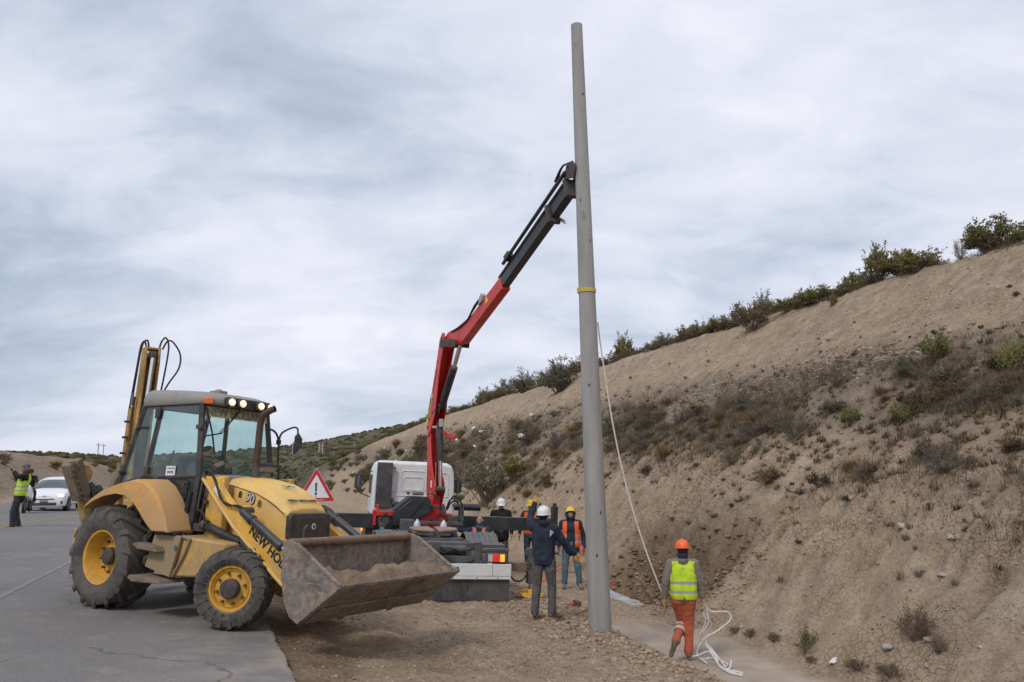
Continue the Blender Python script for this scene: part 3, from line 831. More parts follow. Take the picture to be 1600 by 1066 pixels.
    b.tube(bez([(-0.50, 0.04, 2.70), (-0.56, 0.02, 2.675), (-0.66, -0.02, 2.60)], 6), 0.040, 16, caps=False)
    b.lathe([(0.055, 1.98), (0.055, 2.0)], c=(-0.70, -0.02, 0), axis='z', seg=20)
    b.build('exhaust_pipe', 'exhaust_rust', root)
    b = MB(); b.lathe([(0.0, 1.78), (0.06, 1.78), (0.06, 1.83), (0.12, 1.845), (0.135, 1.91), (0.14, 1.92)], c=(-0.80, 0.27, 0), axis='z', seg=28); pc = b.build('air_cleaner', 'grey_plastic', root)
    b = MB(); b.lathe([(0.145, 1.915), (0.145, 1.94), (0.10, 1.965), (0, 1.97)], c=(-0.80, 0.27, 0), axis='z', seg=28); b.build('cap', 'black_plastic', pc)
    # ---- cab
    def post(name, p0, p1, w=0.06, d=0.06, mat='black_plastic'):
        q = MB(); q.tube([p0, p1], max(w, d) * 0.6, 6); return q.build(name, mat, root)
    for s in (-1, 1):
        post('cab_pillar', (-1.05, s * 0.70, 1.16), (-1.02, s * 0.68, 1.77), 0.07)
        post('cab_pillar', (-1.02, s * 0.68, 1.77), (-1.17, s * 0.62, 2.72), 0.07)
        post('cab_pillar', (-2.08, s * 0.70, 1.70), (-2.00, s * 0.62, 2.72), 0.055)
        post('cab_pillar', (-2.70, s * 0.66, 1.55), (-2.40, s * 0.60, 2.72), 0.05)
        q = MB(); q.tube([(-2.08, s * .70, 1.72), (-1.04, s * .70, 1.745)], 0.025, 6); q.build('door_rail', 'black_plastic', root)
        q = MB(); q.tube(bez([(-2.60, s * .705, 1.60), (-2.1, s * .705, 1.73), (-1.80, s * .705, 1.70), (-1.62, s * .705, 1.50), (-1.53, s * .705, 1.22), (-1.05, s * .705, 1.20)], 5), 0.03, 6); q.build('door_frame', 'black_plastic', root)
    for pa, pb_ in (((-1.17, -0.62, 2.72), (-1.17, 0.62, 2.72)), ((-2.40, -0.60, 2.72), (-2.40, 0.60, 2.72)), ((-1.17, -0.62, 2.72), (-2.40, -0.60, 2.72)),
                    ((-1.17, 0.62, 2.72), (-2.40, 0.60, 2.72)), ((-1.03, -0.68, 1.755), (-1.03, 0.68, 1.755)), ((-2.70, -0.66, 1.55), (-2.70, 0.66, 1.55))):
        b = MB(); b.tube([pa, pb_], 0.028, 6); b.build('cab_rail', 'black_plastic', root)
    def pane(name, pts, mat='cab_glass', off=0.006):
        P = [Vector(p) for p in pts]; n = (P[1] - P[0]).cross(P[2] - P[0]).normalized() * off
        q = MB(); m_ = len(P)
        q.add([p for p in P] + [p + n for p in P], [tuple(range(m_))[::-1], tuple(range(m_, 2 * m_))] + [(i, (i + 1) % m_, m_ + (i + 1) % m_, m_ + i) for i in range(m_)])
        return q.build(name, mat, root, smooth=False)
    pane('windscreen', [(-1.02, -0.66, 1.77), (-1.02, 0.66, 1.77), (-1.165, 0.60, 2.70), (-1.165, -0.60, 2.70)], 'cab_glass')
    for s in (-1, 1):
        pane('door_window', [(-2.06, s * .70, 1.74), (-1.04, s * .69, 1.76), (-1.18, s * .63, 2.70), (-1.99, s * .63, 2.70)])
        pane('door_lower_window', [(-1.50, s * .70, 1.23), (-1.07, s * .70, 1.22), (-1.05, s * .70, 1.72), (-1.85, s * .70, 1.70), (-1.62, s * .70, 1.48)], 'cab_glass_dark')
        pane('side_window', [(-2.68, s * .665, 1.60), (-2.10, s * .695, 1.73), (-2.02, s * .63, 2.70), (-2.40, s * .60, 2.70)])
        pane('lower_front_window', [(-1.03, s * .68, 1.20), (-1.03, s * .44, 1.20), (-1.03, s * .44, 1.74), (-1.03, s * .67, 1.74)], 'cab_glass_dark')
    pane('rear_window', [(-2.70, -0.64, 1.60), (-2.70, 0.64, 1.60), (-2.41, 0.58, 2.70), (-2.41, -0.58, 2.70)])
    # hinges, handles
    b = MB(); b.box((-2.0, -0.675, 2.60), (0.10, 0.03, 0.13)); b.box((-2.04, -0.73, 1.80), (0.09, 0.03, 0.13)); b.build('door_hinge', 'black_plastic', root, bevel=.008)
    b = MB(); b.box((-1.17, -0.735, 1.57), (0.05, 0.04, 0.22)); b.tube(bez([(-1.17, -.73, 1.68), (-1.17, -.78, 1.64), (-1.17, -.78, 1.52), (-1.17, -.73, 1.48)], 4), 0.012, 6); b.build('door_handle', 'black_plastic', root, bevel=.006)
    b = MB(); b.box((-1.10, -0.68, 2.40), (0.11, 0.05, 0.06)); b.build('bracket', 'black_plastic', root, bevel=.008)
    b = MB(); b.tube([(-1.17, -.73, 1.05), (-1.10, -.74, 1.35), (-1.07, -.735, 1.55)], 0.035, 8); b.build('door_strut', 'black_rubber', root)
    b = MB(); b.cyl((-2.62, -0.66, 1.78), (-2.62, -0.73, 1.78), 0.03, 10); b.cyl((-2.47, -0.64, 2.42), (-2.33, -0.70, 2.42), 0.022, 10); b.build('window_catch', 'black_plastic', root)
    b = MB(); b.box((-1.56, -0.707, 1.815), (0.19, 0.004, 0.125)); stck = b.build('door_sticker', 'sticker_white', root)
    text_obj('lettering', 'AL SERVICIO DE', 0.022, 'sticker_blue', stck, frame((-1.56, -0.711, 1.847), (1, 0, 0), (0, 0, 1)))
    text_obj('lettering', '(·SCPL', 0.048, 'sticker_blue', stck, frame((-1.56, -0.711, 1.795), (1, 0, 0), (0, 0, 1)), bold=0.001)
    # sun banner across the windscreen
    def ws(y, k): return (-1.02 - 0.145 * k + 0.013, y * (0.66 - 0.06 * k), 1.77 + 0.93 * k)
    b = MB(); P = [ws(-1, .84), ws(1, .84), ws(1, .99), ws(-1, .99)]; b.add([(p[0], p[1], p[2]) for p in P] + [(p[0] + .003, p[1], p[2]) for p in P], [(0, 1, 2, 3), (7, 6, 5, 4), (0, 4, 5, 1), (2, 6, 7, 3)])
    bn = b.build('windscreen_banner', 'banner_yellow', root, smooth=False)
    text_obj('lettering', 'NEW HOLLAND', 0.155, 'banner_grey', bn, frame(Vector(ws(0, .91)) + Vector((0.008, 0, 0)), (0, 1, 0), (-0.153, 0, 0.988)), bold=0.005, spacing=1.02)
    # roof
    def rring(z, k, zf=0):
        P = [(-2.46, 0.50), (-2.42, 0.62), (-2.30, 0.67), (-1.50, 0.69), (-1.15, 0.66), (-1.02, 0.56), (-0.97, 0.45)]
        pts = P + [(x, -y) for x, y in P[::-1]]
        return [(-1.75 + (x + 1.75) * k, y * k, z - zf * (x + 1.75)) for x, y in pts]
    b = MB(); b.loft([rring(2.715, 0.985), rring(2.73, 1.0), rring(2.80, 1.005, .02), rring(2.86, 0.975, .05), rring(2.905, 0.90, .07), rring(2.935, 0.72, .05), rring(2.945, 0.4, .02)])
    rf = b.build('roof', 'grey_roof', root, auto=50)
    b = MB(); b.box((-1.62, 0.0, 2.955), (0.22, 0.16, 0.06)); b.lathe([(0.06, 2.95), (0.055, 3.0), (0.0, 3.015)], c=(-1.62, 0, 0), axis='z', seg=18); b.build('roof_beacon', 'grey_plastic', rf, bevel=.01)
    b = MB(); b.prism([(-0.44, 2.685), (-0.44, 2.80), (-0.40, 2.83), (0.44, 2.83), (0.50, 2.79), (0.50, 2.685)], 'x', -0.985, -0.955); b.build('lamp_panel', 'black_plastic', rf, bevel=.01)
    for y in (-0.36, -0.17, 0.16, 0.34):
        b = MB(); b.box((-0.93, y, 2.755), (0.06, 0.135, 0.115)); b.box((-0.93, y, 2.69), (0.05, 0.05, 0.04)); lp = b.build('work_lamp', 'black_plastic', root, bevel=.025)
        b = MB(); b.sphere((-0.897, y, 2.757), (0.016, 0.058, 0.052), 16, 10); b.build('lens', 'lamp_glow', lp)
        b = MB(); b.sphere((-0.884, y + 0.01, 2.758), (0.008, 0.026, 0.026), 12, 8); b.build('bulb', 'lamp_core', lp)
    b = MB(); b.box((-1.05, -0.62, 2.755), (0.12, 0.035, 0.085), ('Z', 0.75)); b.build('indicator', 'amber', root, bevel=.01)
    b = MB(); b.box((-1.02, 0.56, 2.735), (0.12, 0.035, 0.085), ('Z', -0.75)); b.build('indicator', 'amber', root, bevel=.01)
    # wipers
    b = MB()
    b.tube([ws(-0.06, .97), ws(-.60, .62)], .007, 5); b.tube([ws(-0.02, .99), ws(-.56, .60)], .007, 5); b.tube([ws(-.98, .97), ws(-.80, .60), ws(-.72, .30)], 0.012, 5); b.tube([ws(-.98, .55), ws(-.56, .61)], .010, 5)
    b.v = [(x + 0.03, y, z) for x, y, z in b.v]; b.build('wiper', 'black_rubber', root)
    # interior
    b = MB(); b.box((-1.75, 0, 1.22), (0.50, 0.50, 0.22)); b.box((-1.75, 0, 1.45), (0.5, 0.5, 0.10)); b.box((-2.0, 0, 1.75), (0.12, 0.48, 0.60), ('Y', -0.12)); b.build('seat', 'seat_fabric', root, bevel=0.05)
    b = MB(); b.prism([(-1.12, 1.15), (-1.10, 1.78), (-1.22, 1.80), (-1.32, 1.62), (-1.30, 1.15)], 'y', -0.45, 0.45); b.build('dashboard', 'black_plastic', root, bevel=.03)
    b = MB(); b.box((-1.85, 0, 1.12), (1.6, 1.36, 0.08)); b.build('cab_floor', 'black_plastic', root)
    b = MB(); b.lathe([(0.20 + .015 * math.cos(a), .015 * math.sin(a)) for a in [k * math.pi / 4 for k in range(8)]], axis='z', seg=28, close=True)
    for k in range(3): a = k * 2.1; b.tube([(0, 0, -0.02), (.2 * math.cos(a), .2 * math.sin(a), 0)], 0.012, 6)
    b.tube([(0, 0, 0), (0, 0, -0.4)], 0.03, 8)
    sw = b.build('steering_wheel', 'black_plastic', root); sw.location = (-1.42, -0.06, 1.95); sw.rotation_euler = (0, 0.45, 0)
    b = MB(); b.box((-2.42, 0.0, 1.75), (0.20, 0.50, 0.30)); b.tube([(-2.3, .2, 1.9), (-2.2, .2, 2.12)], .015, 6); b.tube([(-2.3, -.2, 1.9), (-2.2, -.2, 2.12)], .015, 6); b.build('lever_console', 'black_plastic', root, bevel=.03)
    # mirror
    b = MB(); b.tube(bez([(-1.15, .53, 2.47), (-1.10, .60, 2.46), (-1.07, .66, 2.40), (-1.05, .69, 2.28), (-1.03, .69, 2.0), (-1.02, .71, 1.88), (-1.02, .71, 1.60)], 6), 0.016, 8)
    b.tube(bez([(-1.05, .69, 2.28), (-1.04, .71, 2.40), (-1.0, .75, 2.46), (-0.93, .85, 2.52), (-0.89, .89, 2.50), (-0.88, .90, 2.40)], 6), 0.014, 8)
    b.box((-1.05, .69, 2.29), (.05, .05, .07)); b.build('mirror_arm', 'black_plastic', root)
    b = MB(); b.prism([(0, 0.16), (0.075, 0.06), (0.07, -0.07), (-0.04, -0.20), (-0.065, -0.12), (-0.05, 0.10)], 'x', -0.02, 0.03); mi = b.build('mirror', 'black_plastic', root, bevel=.01); mi.scale = (.9, .9, .9); mi.location = (-0.88, .90, 2.30); mi.rotation_euler = (0, 0, -0.35)
    for o_ in root.children:
        if o_.type == 'MESH' and o_.name.split('.')[0] in SQ:
            for mm_ in {m_.name: m_ for m_ in [o_.data] + [k_.data for k_ in o_.children]}.values():
                for v_ in mm_.vertices:
                    if v_.co.y > 0: v_.co.y *= 0.84
    # ---- rear fenders
    out_p = [(-2.76, 1.30), (-2.62, 1.42), (-2.40, 1.54), (-2.1, 1.635), (-1.80, 1.69), (-1.55, 1.685), (-1.38, 1.60), (-1.22, 1.45), (-1.08, 1.25), (-1.0, 1.06)]
    in_p = [(-2.76, 1.285), (-2.58, 1.38), (-2.36, 1.455), (-2.1, 1.495), (-1.90, 1.475), (-1.74, 1.41), (-1.60, 1.31), (-1.48, 1.20), (-1.38, 1.12), (-1.27, 1.05)]
    for s in (-1, 1):
        rr_ = []
        for (xo, zo), (xi, zi) in zip(out_p, in_p):
            rr_.append([(xo, s * .70, zo + .01), (xo, s * 1.02, zo), (xo + .01, s * 1.08, zo - .02), (xo * .9 + xi * .1, s * 1.10, zo * .85 + zi * .15), (xi, s * 1.105, zi), (xi, s * 1.085, zi), (xo * .85 + xi * .15, s * 1.07, zo * .8 + zi * .2 - .02), (xo, s * .70, zo - .03)])
        b = MB(); b.loft(rr_); b.build('fender', 'yellow_fender', root, bevel=.006, auto=50)
        b = MB(); b.strip([(x, z + .012) for x, z in out_p], .03, 'y', s * .70, s * .735); b.build('fender_seal', 'black_rubber', root)
    # ---- steps, tank, apron
    b = MB()
    for k in range(4): b.box((-1.27, -0.70, 1.03 + k * 0.045), (0.46 - .02 * k, 0.08, 0.038))
    b.build('cab_apron', 'grey_plastic', root, bevel=.01)
    b = MB(); b.prism([(-1.08, .99), (-0.68, .985), (-0.12, .955), (-0.10, .90), (-0.28, .70), (-0.60, .52), (-0.98, .50)], 'y', -0.93, -0.40); b.build('side_tank', 'yellow_muddy', root, bevel=.025)
    b = MB(); b.add([(-1.36, -.98, 1.03), (-.86, -.98, 1.0), (-.98, -1.0, .50), (-1.47, -1.0, .60), (-1.36, -.94, 1.03), (-.86, -.94, 1.0), (-.98, -.96, .50), (-1.47, -.96, .60)], [(0, 1, 2, 3), (7, 6, 5, 4), (0, 4, 5, 1), (1, 5, 6, 2), (2, 6, 7, 3), (3, 7, 4, 0)])
    b.strip([(-.86, 1.0), (-.72, .97), (-.80, .78), (-.98, .50)], .025, 'y', -.97, -.55)
    b.build('step_plate', 'yellow_caked', root, bevel=.012)
    b = MB(); b.prism([(-1.60, .87), (-1.55, .90), (-1.17, .86), (-1.12, .80), (-1.5, .82)], 'y', -1.12, -.95); b.prism([(-1.60, .465), (-1.56, .50), (-1.0, .47), (-.96, .43), (-1.5, .42)], 'y', -1.14, -.80)
    b.build('step', 'mudded', root, bevel=.008)
    b = MB(); b.box((-1.16, -.94, 1.025), (.40, .12, .05)); b.build('step_pad', 'black_rubber', root, bevel=.015)
    b = MB(); b.box((-0.92, -1.003, .86), (.04, .004, .055)); b.build('reflector', 'ink_blue', root)
    b = MB(); b.prism([(-1.08, .99), (-0.68, .985), (-0.12, .955), (-0.28, .60), (-0.98, .50)], 'y', .40, .93); b.build('side_tank', 'yellow_muddy', root, bevel=.025)
    # ---- loader arms
    for s in (-1, 1):
        y0, y1 = (s * .70, s * .60)
        b = MB(); ya, yb = min(y0, y1), max(y0, y1)
        b.prism([(-.88, 1.76), (-.70, 1.73), (-.45, 1.50), (-.30, 1.385), (-.12, 1.40), (-.04, 1.345), (.05, 1.185), (.30, 1.04), (.62, .84), (.98, .62), (1.08, .50), (1.04, .40), (.92, .38), (.54, .60), (.20, .84), (-.25, 1.14), (-.60, 1.45), (-.90, 1.70)], 'y', ya, yb)
        arm = b.build('loader_arm', 'yellow_paint', root, bevel=.012)
        b = MB(); b.tube([(-.89, s * .715, 1.72), (-.60, s * .715, 1.455), (-.25, s * .715, 1.145), (.54, s * .715, .595), (.80, s * .715, .43)], .022, 8); b.build('flange', 'yellow_faded', arm)
        if s < 0:
            ang = math.atan2(0.80 - 1.06, 0.545 - 0.145)
            Mx = frame((.52, -.704, .815), (math.cos(ang), 0, math.sin(ang)), (-math.sin(ang), 0, math.cos(ang)))
            text_obj('lettering', 'NEW HOLLAND', 0.155, 'ink_black', arm, Mx, bold=0.004)
            b = MB(); b.box((-.62, -.703, 1.56), (.16, .004, .05), ('Y', .70)); b.build('warning_decal', 'sticker_white', arm)
            b = MB(); b.box((-.58, -.708, 1.585), (.05, .004, .03), ('Y', .70)); b.build('warning_decal', 'amber', arm)
        b = MB(); b.cyl((-.07, s * .76, 1.335), (-.07, s * .60, 1.335), .05, 16); b.cyl((-.07, s * .78, 1.335), (-.07, s * .60, 1.335), .028, 12); b.build('pivot_pin', 'hub_dark', root)
        b = MB(); b.cyl((-.06, s * .745, 1.325), (.60, s * .745, .965), .052, 18); b.lathe([(0.062, -0.02), (0.062, 0.02)], axis='x', seg=18)
        cy = MB(); cy.cyl((-.06, s * .745, 1.325), (.62, s * .745, .955), .052, 18); cy.cyl((.08, s * .745, 1.249), (.12, s * .745, 1.228), .062, 18); cy.cyl((.60, s * .745, .966), (.64, s * .745, .944), .06, 18)
        c1 = cy.build('bucket_cylinder', 'cyl_black', root)
        cy = MB(); cy.cyl((.62, s * .745, .955), (1.0, s * .745, .76), .028, 14); cy.build('rod', 'chrome', c1)
        cy = MB(); cy.cyl((-.82, s * .66, 1.13), (.16, s * .66, .86), .056, 18); cy.cyl((-.86, s * .66, 1.14), (-.78, s * .66, 1.12), .07, 14); cy.build('lift_cylinder', 'cyl_black', root)
        # hoses over the arm
        for k in range(3):
            h = MB(); o_ = .012 * k
            h.tube(bez([(-.93 + o_, s * .66, 1.66), (-.84, s * (.69 + o_), 1.80 + o_), (-.70 + o_, s * .70, 1.72), (-.52, s * .735, 1.52 - o_), (-.38, s * .74, 1.40 + o_), (-.15, s * .75, 1.40 - o_), (.02, s * .75, 1.34), (.08, s * .75, 1.29)], 5), .011, 6); h.build('hydraulic_hose', 'black_rubber', root)
        h = MB(); h.tube(bez([(-1.0, s * .68, 1.15), (-.95, s * .72, 1.30), (-.82, s * .73, 1.30), (-.72, s * .73, 1.15), (-.62, s * .73, 1.08), (-.45, s * .73, 1.04), (-.1, s * .73, .96)], 6), .014, 6); h.build('hydraulic_hose', 'black_rubber', root)
        b = MB(); b.box((-.90, s * .66, 1.73), (.09, .10, .09)); b.tube([(-.93, s * .68, 1.68), (-.97, s * .68, 1.40), (-1.0, s * .67, 1.10)], .02, 6); b.tube([(-.86, s * .66, 1.66), (-.90, s * .66, 1.35), (-.94, s * .66, 1.15)], .016, 6); b.box((-.86, s * .66, 1.42), (.06, .05, .05)); b.box((-.92, s * .64, 1.10), (.18, .12, .10))
        b.build('arm_linkage', 'hub_dark', root, bevel=.01)
        b = MB(); b.box((-.74, s * .58, 1.35), (.32, .10, .80), ('Y', -.05)); b.build('arm_tower', 'yellow_paint', root, bevel=.02)
    b = MB(); b.box((-.70, -.446, 1.465), (.10, .004, .05)); b.box((-.72, -.446, 1.10), (.06, .004, .13)); b.build('information_plate', 'ink_silver', root)
    b = MB(); b.cyl((.60, -.62, .70), (.60, .62, .70), .06, 16); b.build('cross_tube', 'yellow_muddy', root)
    # ---- bucket
    sp = [(1.045, 1.04), (1.16, 1.07), (1.30, 1.01), (1.915, .62), (1.345, .195), (1.22, .26), (1.12, .42), (1.05, .68)]
    b = MB()
    b.strip([(1.055, 1.04), (1.05, .68), (1.12, .42), (1.22, .265), (1.345, .20), (1.925, .622)], .022, 'y', -1.115, 1.115)
    bk = b.build('bucket', 'bucket_steel', root, bevel=.003, auto=25)
    for s in (-1, 1):
        b = MB(); b.prism(sp, 'y', s * 1.105, s * 1.135); b.build('side_plate', 'bucket_steel', bk, bevel=.004)
        b = MB(); b.strip([(1.24, 1.035), (1.90, .635)], .028, 'y', s * 1.095, s * 1.142); b.build('side_cutter', 'bucket_steel', bk, bevel=.004)
    b = MB(); b.cyl((1.10, -1.10, 1.03), (1.10, 1.10, 1.03), .048, 14); b.build('top_tube', 'rusty', bk)
    b = MB(); b.prism([(1.72, .470), (1.94, .632), (1.935, .645), (1.70, .480)], 'y', -1.14, 1.14); b.build('cutting_edge', 'bucket_steel', bk)
    b = MB(); b.prism([(1.40, .20), (1.62, .36), (1.615, .375), (1.39, .215)], 'y', -1.05, 1.05)
    for y in (-0.45, 0.45): b.prism([(1.335, .185), (1.60, .372), (1.59, .345), (1.345, .165)], 'y', y - .04, y + .04)
    b.build('wear_plate', 'bucket_steel', bk)
    b = MB(); b.prism([(.92, .92), (1.05, 1.0), (1.05, .42), (.93, .42)], 'y', -.78, -.70); b.prism([(.92, .92), (1.05, 1.0), (1.05, .42), (.93, .42)], 'y', .70, .78); b.build('hitch_ear', 'hub_dark', root)
    # ---- backhoe at the rear
    b = MB(); b.box((-3.05, 0, .80), (.22, 1.9, .40)); b.box((-3.2, 0.1, 1.0), (.2, .5, .8)); b.build('rear_frame', 'yellow_muddy', root, bevel=.02)
    def bm(name, p0, p1, w, d, mat, w1=None, d1=None):
        q = MB(); p0 = Vector(p0); p1 = Vector(p1); w1 = w1 or w; d1 = d1 or d
        q.loft([[(p0.x - d / 2, p0.y - w / 2, p0.z), (p0.x + d / 2, p0.y - w / 2, p0.z), (p0.x + d / 2, p0.y + w / 2, p0.z), (p0.x - d / 2, p0.y + w / 2, p0.z)],
                [(p1.x - d1 / 2, p1.y - w1 / 2, p1.z), (p1.x + d1 / 2, p1.y - w1 / 2, p1.z), (p1.x + d1 / 2, p1.y + w1 / 2, p1.z), (p1.x - d1 / 2, p1.y + w1 / 2, p1.z)]])
        return q.build(name, mat, root, bevel=.012)
    for yy in (-.10, .10):
        q = MB(); q.prism([(-3.25, 1.2), (-3.55, 1.2), (-3.85, 2.6), (-3.82, 3.78), (-3.55, 3.82), (-3.5, 3.55), (-3.45, 2.6)], 'y', yy - .018 + .25, yy + .018 + .25)
        o = q.build('boom_plate', 'boom_yellow', root, bevel=.01)
    q = MB(); q.prism([(-3.60, 1.2), (-3.85, 2.6), (-3.84, 3.70), (-3.80, 3.70), (-3.80, 2.6), (-3.55, 1.2)], 'y', .155, .345); q.box((-3.68, .25, 3.79), (.26, .235, .03)); q.build('boom_back', 'boom_yellow', root)
    q = MB(); q.box((-3.62, .25, 2.95), (.14, .20, .34)); q.build('boom_wear', 'hub_dark', root, bevel=.02)
    q = MB(); q.cyl((-3.5, .25, 1.9), (-3.46, .24, 2.86), .065, 16); cyb = q.build('boom_cylinder', 'cyl_black', root)
    q = MB(); q.cyl((-3.46, .24, 2.75), (-3.47, .25, 3.62), .042, 14); q.build('rod', 'chrome', cyb)
    q = MB(); q.cyl((-3.57, .15, 3.66), (-3.57, .35, 3.66), .045, 14); q.cyl((-3.57, .20, 3.68), (-3.57, .30, 3.68), .07, 14); q.build('boom_pin', 'hub_dark', root)
    bm('dipper', (-3.70, .10, 1.0), (-3.85, .10, 2.85), .07, .22, 'boom_yellow', .06, .18)
    q = MB(); q.tube([(-3.68, .10, 3.0), (-3.66, .09, 2.7), (-3.6, .10, 2.3)], .018, 8); q.build('steel_pipe', 'hub_dark', root)
    hoses = [[(-3.62, .35, 3.80), (-3.60, .37, 3.92), (-3.56, .42, 3.99), (-3.52, .47, 3.85), (-3.5, .46, 3.5), (-3.5, .44, 3.15), (-3.5, .42, 2.95)],
             [(-3.62, .40, 3.80), (-3.60, .46, 3.94), (-3.56, .54, 3.93), (-3.52, .66, 3.74), (-3.5, .66, 3.50), (-3.5, .54, 3.25), (-3.5, .46, 3.05), (-3.5, .42, 2.9)],
             [(-3.65, .20, 3.82), (-3.62, .16, 3.92), (-3.6, .10, 3.86), (-3.6, .07, 3.65), (-3.6, .06, 3.3), (-3.6, .05, 2.9)],
             [(-3.65, .16, 3.82), (-3.62, .12, 3.90), (-3.6, .07, 3.80), (-3.6, .05, 3.4), (-3.6, .03, 2.8)]]
    for hp in hoses:
        q = MB(); q.tube(bez(hp, 8), .014, 7); q.build('hydraulic_hose', 'black_rubber', root)
    q = MB(); q.cyl((-3.5, .42, 2.75), (-3.5, .43, 2.98), .026, 8); q.cyl((-3.6, .05, 2.85), (-3.6, .05, 3.05), .022, 8); q.build('hose_fitting', 'steel', root)
    for k in range(5): 
        q = MB(); q.cyl((-3.70, .0, 1.6 + .25 * k), (-3.70, .08, 1.6 + .25 * k), .018, 8); q.build('pin', 'hub_dark', root)
    for o_ in [c for c in root.children if c.name.split('.')[0] in ('boom_plate', 'boom_back', 'boom_wear', 'boom_cylinder', 'boom_pin', 'dipper', 'steel_pipe', 'hose_fitting', 'pin')] + [c for c in root.children if c.name.startswith('hydraulic_hose') and c.data.vertices[0].co.x < -3.4]:
        for mm_ in {m_.name: m_ for m_ in [o_.data] + [k_.data for k_ in o_.children]}.values():
            for v_ in mm_.vertices:
                v_.co.y += (v_.co.z - 3.7) * 0.0 - 0.02; v_.co.x += (3.8 - v_.co.z) * -.0 + max(0, 3.6 - v_.co.z) * -.10
                c_ = Matrix.Rotation(-.42, 3, 'Z') @ (v_.co - Vector((-3.62, .2, 0))); v_.co = c_ + Vector((-3.62, .22, 0))
    # stabilisers folded up
    q = MB(); q.prism([(-.52, 1.90), (-.40, 1.88), (-.33, 1.78), (-.36, 1.66), (-.44, 1.60), (-.33, 1.45), (-.22, 1.18), (-.12, 1.00), (-.02, .85), (-.22, .80), (-.36, 1.05), (-.46, 1.36), (-.58, 1.58)], 'x', -3.98, -3.84); q.build('stabiliser_leg', 'yellow_muddy', root, bevel=.012)
    q = MB(); q.tube([(-3.88, -.36, 1.62), (-3.84, -.24, 1.42), (-3.80, -.14, 1.05)], [.05, .10, .09], 12); q.sphere((-3.84, -.22, 1.48), (.09, .07, .12)); q.build('stabiliser_cylinder', 'cyl_black', root)
    q = MB()
    q.prism([(-.66, 1.94), (-.58, 1.99), (-.38, 1.50), (-.40, 1.40), (-.48, 1.44)], 'x', -3.92, -3.76)
    q.prism([(-.80, 1.86), (-.75, 1.90), (-.51, 1.38), (-.55, 1.34)], 'x', -3.94, -3.72)
    q.prism([(-.74, 1.93), (-.66, 1.90), (-.42, 1.36), (-.50, 1.34)], 'x', -3.84, -3.74)
    pd = q.build('stabiliser_pad', 'mudded', root, bevel=.012)
    q = MB()
    for k in range(6): q.box((-3.80, -.72 + .048 * k, 1.80 - .085 * k), (.2, .05, .03), ('X', -.42))
    q.build('pad_rib', 'mudded', pd)
    q = MB(); q.prism([(.10, 1.96), (.19, 1.86), (.22, 1.70), (.18, 1.50), (.02, 1.50), (.03, 1.68), (.10, 1.78)], 'x', -3.96, -3.84); q.build('digging_bucket_tooth', 'mudded', root, bevel=.02)
    q = MB(); q.prism([(.15, .9), (.15, .55), (.25, .45), (.6, .45), (.75, .6), (.75, .95)], 'x', -4.5, -3.9); q.build('digging_bucket', 'mudded', root, bevel=.03)
    # soil load in the bucket (lies in it: a thing of its own)
    V = []; F = []; nx, ny = 26, 90
    for i in range(nx):
        for j in range(ny):
            a = i / (nx - 1); y = -1.10 + 2.20 * j / (ny - 1)
            x0 = 1.06; x1 = 1.905 - 0.02
            x = x0 + (x1 - x0) * a
            zt = .50 + .20 * a ** 0.8 - 0.05 * a ** 4 + .05 * math.sin(3.0 * a)
            n = mnoise.fractal(Vector((x * 5, y * 2.2, 1)), 1.0, 2.1, 5) * .15
            hh = .045 * math.exp(-((y - .2) / .7) ** 2) * math.sin(math.pi * a)
            edge = min(1, (1 - a) / .12)
            zf = max(0.21 + (x - 1.345) * .73, .22) + 0.012
            z = max(zf, zt + (n + hh) * edge - 0.02 * (1 - edge))
            if a > 0.93: z = zf + 0.008
            V.append((x, y, z))
    for i in range(nx - 1):
        for j in range(ny - 1):
            q0 = i * ny + j; F.append((q0, q0 + ny, q0 + ny + 1, q0 + 1))
    soil = pydata('soil_load', V, F, 'soil_dry', None, True)
    soil.matrix_world = root.matrix_basis.copy(); soil.location = root.location; soil.rotation_euler = root.rotation_euler
    soil['kind'] = 'stuff'; soil['label'] = 'loose brown soil heaped in the bucket of the yellow loader'; soil['category'] = 'soil'
    return root

def simple_soil():
    m, t, b, out = new_mat('soil_dry')
    tcn = t.n('ShaderNodeTexCoord').outputs['Object']
    n1 = t.noise(tcn, 6, 8, 0.7); n2 = t.noise(tcn, 45, 4, 0.7)
    c = t.ramp(n1, [(0.3, (0.19, 0.135, 0.095)), (0.7, (0.33, 0.25, 0.185))])
    c = t.mix(t.ramp(n2, [(0.6, 0), (0.7, 0.6)]), c, (0.40, 0.35, 0.29))
    t.l(c, b.inputs['Base Color']); b.inputs['Roughness'].default_value = 0.95; b.inputs['Specular IOR Level'].default_value = .1
    bp = t.n('ShaderNodeBump'); bp.inputs['Distance'].default_value = 0.04; bp.inputs['Strength'].default_value = 0.9
    t.l(t.math('ADD', t.noise(tcn, 14, 8, .75), t.math('MULTIPLY', n2, .3)), bp.inputs['Height']); t.l(bp.outputs[0], b.inputs['Normal'])
simple_soil()
LOADER = make_loader()
